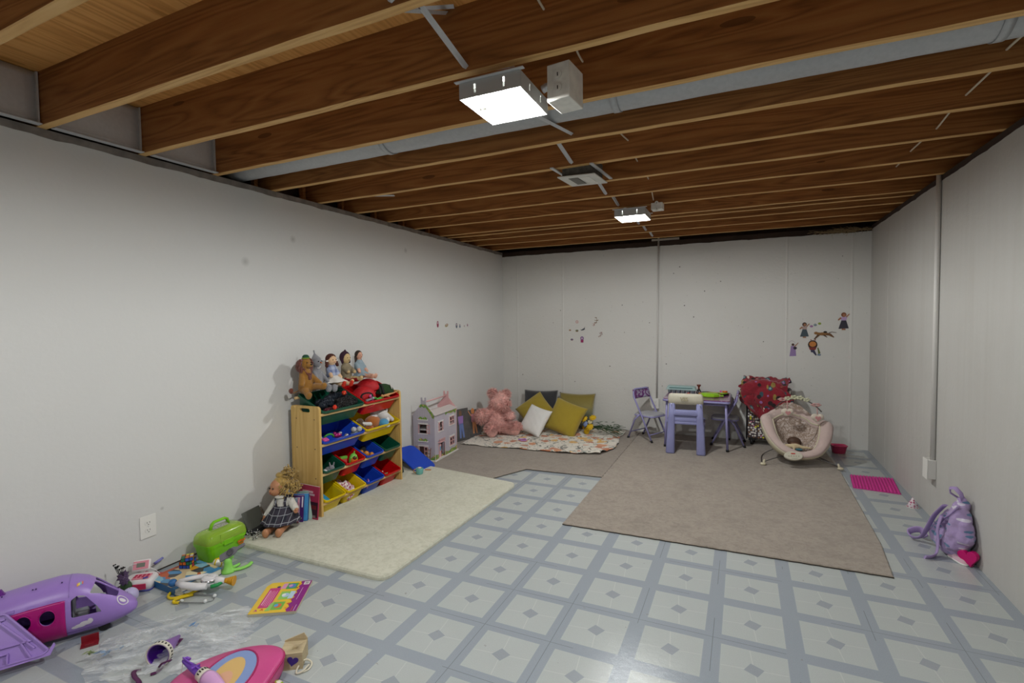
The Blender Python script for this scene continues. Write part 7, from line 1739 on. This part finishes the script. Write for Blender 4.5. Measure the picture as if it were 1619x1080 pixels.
for (x0, x1, y0, y1, cs_) in ((-.02, .22, .24, .44, ('#4f9f5a', '#cf8fc0', '#5b7fc9')), (-.06, .20, -.10, .16, ('#8ec45a', '#e0e4e4', '#a9c4df')), (-.08, .16, -.42, -.18, ('#6fb04a', '#5aa0d8', '#d0703a'))):
    flat('picture_window', cs_[0], [(x0, y0), (x1, y0), (x1, y1), (x0, y1)], .0148)
    flat('picture_shape', cs_[2], ell((x0+x1)/2, (y0+y1)/2, .08, .07, 12), .0152); flat('picture_shape', cs_[1], ell((x0+x1)/2-.04, (y0+y1)/2+.01, .045, .045, 10), .0156)
flat('flap', '#d493bb', [(-.14, .26), (-.03, .26), (-.02, .44), (-.12, .44)], .0148); flat('flap', '#b3cbe0', [(.15, -.10), (.26, -.09), (.26, .14), (.15, .15)], .0157); flat('flap', '#8cc46a', [(-.19, -.44), (-.09, -.44), (-.08, -.16), (-.14, -.2)], .0148)
flat('barcode_box', '#dddcd6', [(.34, .36), (.47, .36), (.47, .47), (.34, .47)], .0152); mb = MB()
for i in range(9): mb.box((.405*bw_, (.385+.008*i)*bh_, .01575), (.016, .0012 if i % 2 else .0006, .0002))
mb.build('barcode', mat('grey print', ''), yb)
mb = MB(); mb.box((.37*bw_, .06*bh_, .0153), (.0016, .11, .0004)); mb.box((.44*bw_, -.40*bh_, .0153), (.002, .05, .0004)); mb.build('white_print', mat('print white', '#ddd0e0', .4), yb)
MB().box((.385*bw_, -.42*bh_, .0153), (.003, .035, .0004)).build('orange_print', mat('orange print', ''), yb)
flat('star', '#b0388a', [(-.42, -.44), (-.38, -.42), (-.34, -.44), (-.36, -.40), (-.38, -.37), (-.40, -.40)]); flat('star', '#cf4a2a', [(-.30, -.42), (-.26, -.40), (-.22, -.42), (-.24, -.38), (-.26, -.35), (-.28, -.38)]); flat('dark_bird', '#4a2a6a', ell(-.20, .33, .045, .03, 10))

# ------------------------------------------------------------------ crumpled clear plastic bag
M_film = mat('clear film', '#e8ecef', .12, alpha=.26); n = N(M_film); co = n.co((1, 1, 1), rot=(0, 0, .6))
st_ = n.noise(n.co((1.2, 6, 3), rot=(0, 0, -.35)), 3.0, 3, .55, 1.6); n.set(None, n.bump(st_, .35, .03), None, n.m('ADD', .03, n.m('MULTIPLY', n.m('POWER', st_, 3.2), 2.1)))
bagp = T('plastic_bag', 'crumpled clear plastic bag spread on the floor in front of the airplane', 'plastic bag', (-2.15, 1.235, 0), R(38))
random.seed(21)
def film(u, v, hh, ph):
    a, b = u*2-1, v*2-1; x = a*(.29-.05*b*b)+.02*nz(b*5, ph); y = b*(.17+.05*sin(a*2+ph))+.02*nz(a*6+ph, 2)
    e = max(0, 1-a*a)**.6*max(0, 1-b*b)**.6
    z = .003+hh*e*(.6+.4*nz(a*3+ph, b*4))+.018*e*abs(nz(a*5+ph, b*8+a*4))+.003*e*nz(a*16, b*18+ph)
    return V(x, y, max(.002, z))
MB().grid(lambda u, v: film(u, v, .045, 0), 90, 60).build('top_film', M_film, bagp)
MB().grid(lambda u, v: film(u, v, .010, 2.3)*1.0+V(.03, .02, 0), 60, 40).build('bottom_film', M_film, bagp)
mb = MB(); 
def patch(cx, cy, r, seed):
    rr = random.Random(seed); 
    for i in range(7): a = rr.uniform(0, 6.28); d = rr.uniform(0, r); p = V(cx+cos(a)*d, cy+sin(a)*d*.5, .028+.012*rr.random()); q = V(rr.uniform(-.014, .014), rr.uniform(-.010, .010), .004); s = V(-q.y, q.x, 0)*.5; mb.add([p-q, p-s, p+q, p+s], [(0, 1, 2, 3)])
patch(.055, .055, .028, 3); patch(.065, .065, .02, 4); mb.build('blue_print', mat('faded blue ink', '#5a8ec4', .5), bagp)
mb = MB(); patch(-.20, -.04, .045, 8); patch(-.17, -.03, .035, 9); patch(-.22, -.05, .03, 12); mb.build('grey_blue_print', mat('grey blue ink', '#7d93ad', .5), bagp)
mb = MB(); patch(-.27, -.035, .022, 5); patch(-.262, -.03, .018, 6); mb.build('olive_print', mat('olive ink', '#8a9a6a', .5), bagp)
# ------------------------------------------------------------------ purple cone cup inside the bag mouth
pcn = T('purple_cone', 'purple plastic cone with a white lettered rim lying by the plastic bag', 'toy cone', (-2.045, 1.128, .050), rot=(R(90-4), 0, R(28)))
# local z after rotation points towards -y (mouth) ; body goes to local -z
M_pc = mat('violet plastic', '#4a1c8c', .3); M_pc2 = mat('mauve plastic', '#8a5fae', .35)
MB().lathe([(.0, -.135), (.006, -.134), (.040, -.012), (.043, .0), (.040, .001), (.036, -.012), (.004, -.12), (0, -.12)], 28).build('cone_body', M_pc2, pcn)
MB().lathe([(.0385, -.0), (.0345, -.014), (.003, -.118)], 28).build('cone_inside', M_pc, pcn)
MB().lathe([(.0435, -.024), (.0475, -.004), (.0475, .002), (.043, .003), (.0405, -.010)], 32).build('white_rim', mat('cream rim', '#cfcabc', .45), pcn)
mb = MB()
for i in range(9):
    a = R(-20+16*i); mb.box((cos(a)*.0478, sin(a)*.0478, -.008), (.0012, .005, .008), rot=(0, 0, a))
mb.build('rim_letters', M_eye, pcn)
rb = T('purple_ribbon', 'dark purple ribbon strap beside the purple cone', 'ribbon', (-2.0, 1.12, 0)); M_rb = mat('plum ribbon', '#4f1648', .5)
mb = MB(); mb.tube(cable([(-.10, .13, .03), (-.075, .08, .022), (-.045, .03, .012), (-.02, -.005, .006), (-.03, -.03, .004)], ''), .008, 6, flat=(1, .2)); mb.tube(cable([(-.03, .02, .01), (.0, .03, .03), (-.005, .0, .035), (-.03, -.0, .012)], ''), .004, 6, flat=(1, .4)); mb.build('ribbon_loop', M_rb, rb)
rb2 = T('purple_ribbon', 'loose dark purple ribbon end nearest the bottom of the photo', 'ribbon', (-2.04, 1.07, 0)); MB().tube(cable([(-.05, .02, .006), (-.055, -.0, .010), (-.02, -.018, .012), (.02, -.025, .008), (.045, -.045, .005)], ''), .009, 6, flat=(1, .22)).build('ribbon_end', M_rb, rb2)
# ------------------------------------------------------------------ pink backpack lying flat
pb = T('pink_backpack', 'pink vinyl child backpack with oval blue picture lying face up at the bottom edge', 'backpack', (-1.65, 1.14, 0))
ctl = [(-1.80, 1.00), (-1.835, 1.09), (-1.815, 1.18), (-1.755, 1.27), (-1.68, 1.325), (-1.615, 1.332), (-1.570, 1.305), (-1.535, 1.24), (-1.495, 1.15), (-1.475, 1.05), (-1.50, .96), (-1.60, .91), (-1.73, .92)]
def closed_curve(P, k=6):
    out = []; n_ = len(P)
    for i in range(n_):
        a, b, c, d = [Vector(P[(i+j) % n_]) for j in (-1, 0, 1, 2)]
        for j in range(k): t = j/k; out.append(.5*((2*b)+(c-a)*t+(2*a-5*b+4*c-d)*t*t+(3*b-3*c+d-a)*t**3))
    return out
CC = [Vector((p.x+1.65, p.y-1.14)) for p in closed_curve(ctl)]
def ringb(s, z, o=0.0): return [(p.x*s, p.y*s, z) for p in CC]
M_pb = mat('pink vinyl', '#c44c86', .35, bump=.12, bscale=18, var=.06, vscale=9); M_pbd = mat('dark pink piping', '#a31f5c', .4)
mb = MB(); loft(mb, [ringb(.93, .002), ringb(.985, .02), ringb(1.0, .055), ringb(.985, .070), ringb(.93, .078), ringb(.5, .082), ringb(.05, .083)]); mb.build('bag_shell', M_pb, pb)
MB().tube(ringb(.995, .064), .0045, 8, closed=True).build('piping', M_pbd, pb)
def oval(a, b, k=36, cx=.0, cy=.02, rot=R(-62)): return [(cx+a*cos(t)*cos(rot)-b*sin(t)*sin(rot), cy+a*cos(t)*sin(rot)+b*sin(t)*cos(rot)) for t in [2*pi*i/k for i in range(k)]]
MB().tube([(x, y, .0835) for x, y in oval(.142, .088, cy=-.01)], .0035, 8, closed=True).build('oval_piping', M_pbd, pb)
MB().prism(oval(.140, .086, cy=-.01), .080, .0838).build('oval_picture', mat('picture blue', '#7d93c4', .35), pb)
# plain generic picture: a soft golden flower shape on blue
mb = MB(); mb.prism(oval(.105, .050, cx=-.0, cy=-.015), .0838, .0845); mb.build('golden_shape', mat('picture gold', '#d0ac6a', .4), pb)
mb = MB(); mb.prism(oval(.050, .030, cx=.008, cy=-.035), .0845, .0851); mb.build('peach_shape', mat('picture peach', '#d4a283', .4), pb)
mb = MB()
for k in range(5): mb.prism([(x+.0, y) for x, y in ell(-.04+.012*k, .045-.008*k, .007, .004, 8)], .0838, .0844)
mb.build('petal_marks', mat('picture cream', '#e0cf9c', .4), pb)
M_swirl = mat('swirl fabric', '#b03a5a', .6); n = N(M_swirl); n.set(n.ramp(n.m('FRACT', n.m('MULTIPLY', n.noise(n.co(), 11, 2, .5, 1.5), 6)), [(0, '#c43a5c'), (.25, '#d8d0c0'), (.4, '#9ab82a'), (.6, '#d07a5a'), (.8, '#5a3a6a')], 'CONSTANT'))
mb = MB(); mb.tube(cable([(.125, .10, .02), (.150, .03, .018), (.165, -.05, .018), (.15, -.12, .018)], ''), .020, 10, flat=(1, .7)); mb.build('side_strap', M_swirl, pb)
MB().tube(cable([(-.15, .02, .015), (-.20, -.04, .014), (-.205, -.10, .014)], ''), .018, 10, flat=(1, .6)).build('side_strap', M_swirl, pb)
# toy fishing rod
fr_ = T('toy_fishing_rod', 'purple and pink toy fishing rod resting on the pink backpack', 'toy fishing rod', (-1.845, 1.100, .105), rot=(0, R(4), R(-5)))
mb = MB(); loft(mb, [[(x, w*cos(q), h_*sin(q)) for q in [2*pi*i/10 for i in range(10)]] for x, w, h_ in ((0, .004, .004), (.01, .008, .006), (.03, .010, .007), (.06, .014, .008), (.11, .018, .010), (.118, .018, .010))]); mb.build('rod_blade', mat('violet rod', '#5c3098', .35), fr_)
mb = MB(); mb.box((.03, 0, .010), (.06, .003, .006)); mb.box((.085, 0, .011), (.004, .028, .006)); mb.box((.10, .0, .011), (.03, .004, .006)); mb.build('rod_ribs', mat('violet rod light', '#7a4ab8', .35), fr_)
MB().tube([(-.004, .006, .0), (.004, .012, .004), (.02, .014, .004)], .005, 8).build('tip_hook', mat('violet rod light', ''), fr_)
MB().cyl((.118, 0, 0), (.150, 0, 0), .022, .024, 20).build('cream_collar', mat('cream rim', ''), fr_); mb = MB()
for i in range(6): a = R(30+22*i); mb.box((.132, cos(a)*.0238, sin(a)*.0238), (.010, .004, .0012), rot=(a-pi/2, 0, 0))
mb.build('collar_letters', M_eye, fr_)
MB().lathe([(0, .150), (.023, .150), (.027, .165), (.027, .185), (.022, .215), (.012, .26), (0, .265)], 20, M=Matrix.Rotation(R(90), 4, 'Y')).build('handle', mat('pale pink handle', '#cf9fce', .3), fr_)
MB().tube(cable([(.002, 0, 0), (.01, -.012, -.04), (.025, -.03, -.098), (.03, -.05, -.100)], ''), .0016, 6).build('string', M_white, fr_)
# wooden heart box
wb = T('wooden_heart_box', 'small unfinished wood box with a purple painted heart beside the pink backpack', 'wooden box', (-1.585, 1.362, 0), R(34))
M_wd = wood_mat('raw craft wood', '#a89878', '#b9a988', '#c6b797', scale=2.0, rough=.8)
bx_ = MB().box((0, 0, .034), (.085, .080, .060)).build('box_body', M_wd, wb, bevel=.001)
MB().prism([(-.0425, -.0), (.0425, 0), (.0425, .070), (.030, .092), (-.0425, .068)], -.0025, .0025, Matrix.Translation((0, .043, .0)) @ Matrix.Rotation(R(90), 4, 'X')).build('back_board', M_wd, wb)
cut(bx_, [MB().cyl((.005, -.002, .05), (.005, -.002, .08), .013, n=20)])
Mhh = Matrix.Translation((.006, -.0402, .034)) @ Matrix.Rotation(R(90), 4, 'X') @ Matrix.Rotation(R(-12), 4, 'Z')
MB().prism(heart_pts(.042), .0, .0008, Mhh).build('purple_heart', mat('purple paint', '#3c1f7c', .6), wb)
MB().bb(-.0425, .0425, -.041, -.036, .0, .004).build('base_strip', M_wd, wb)
o = MB().tube(cable([(-1.515, 1.325, .004), (-1.500, 1.355, .004), (-1.515, 1.385, .006), (-1.535, 1.375, .02), (-1.540, 1.345, .012), (-1.525, 1.32, .004), (-1.508, 1.335, .008), (-1.512, 1.37, .010)], ''), .0035, 6).build('cord_loop', mat('cream cord', '#cfc8b4', .8)); tag(o, 'loop of cream cord lying on the floor beside the wooden heart box', 'cord')
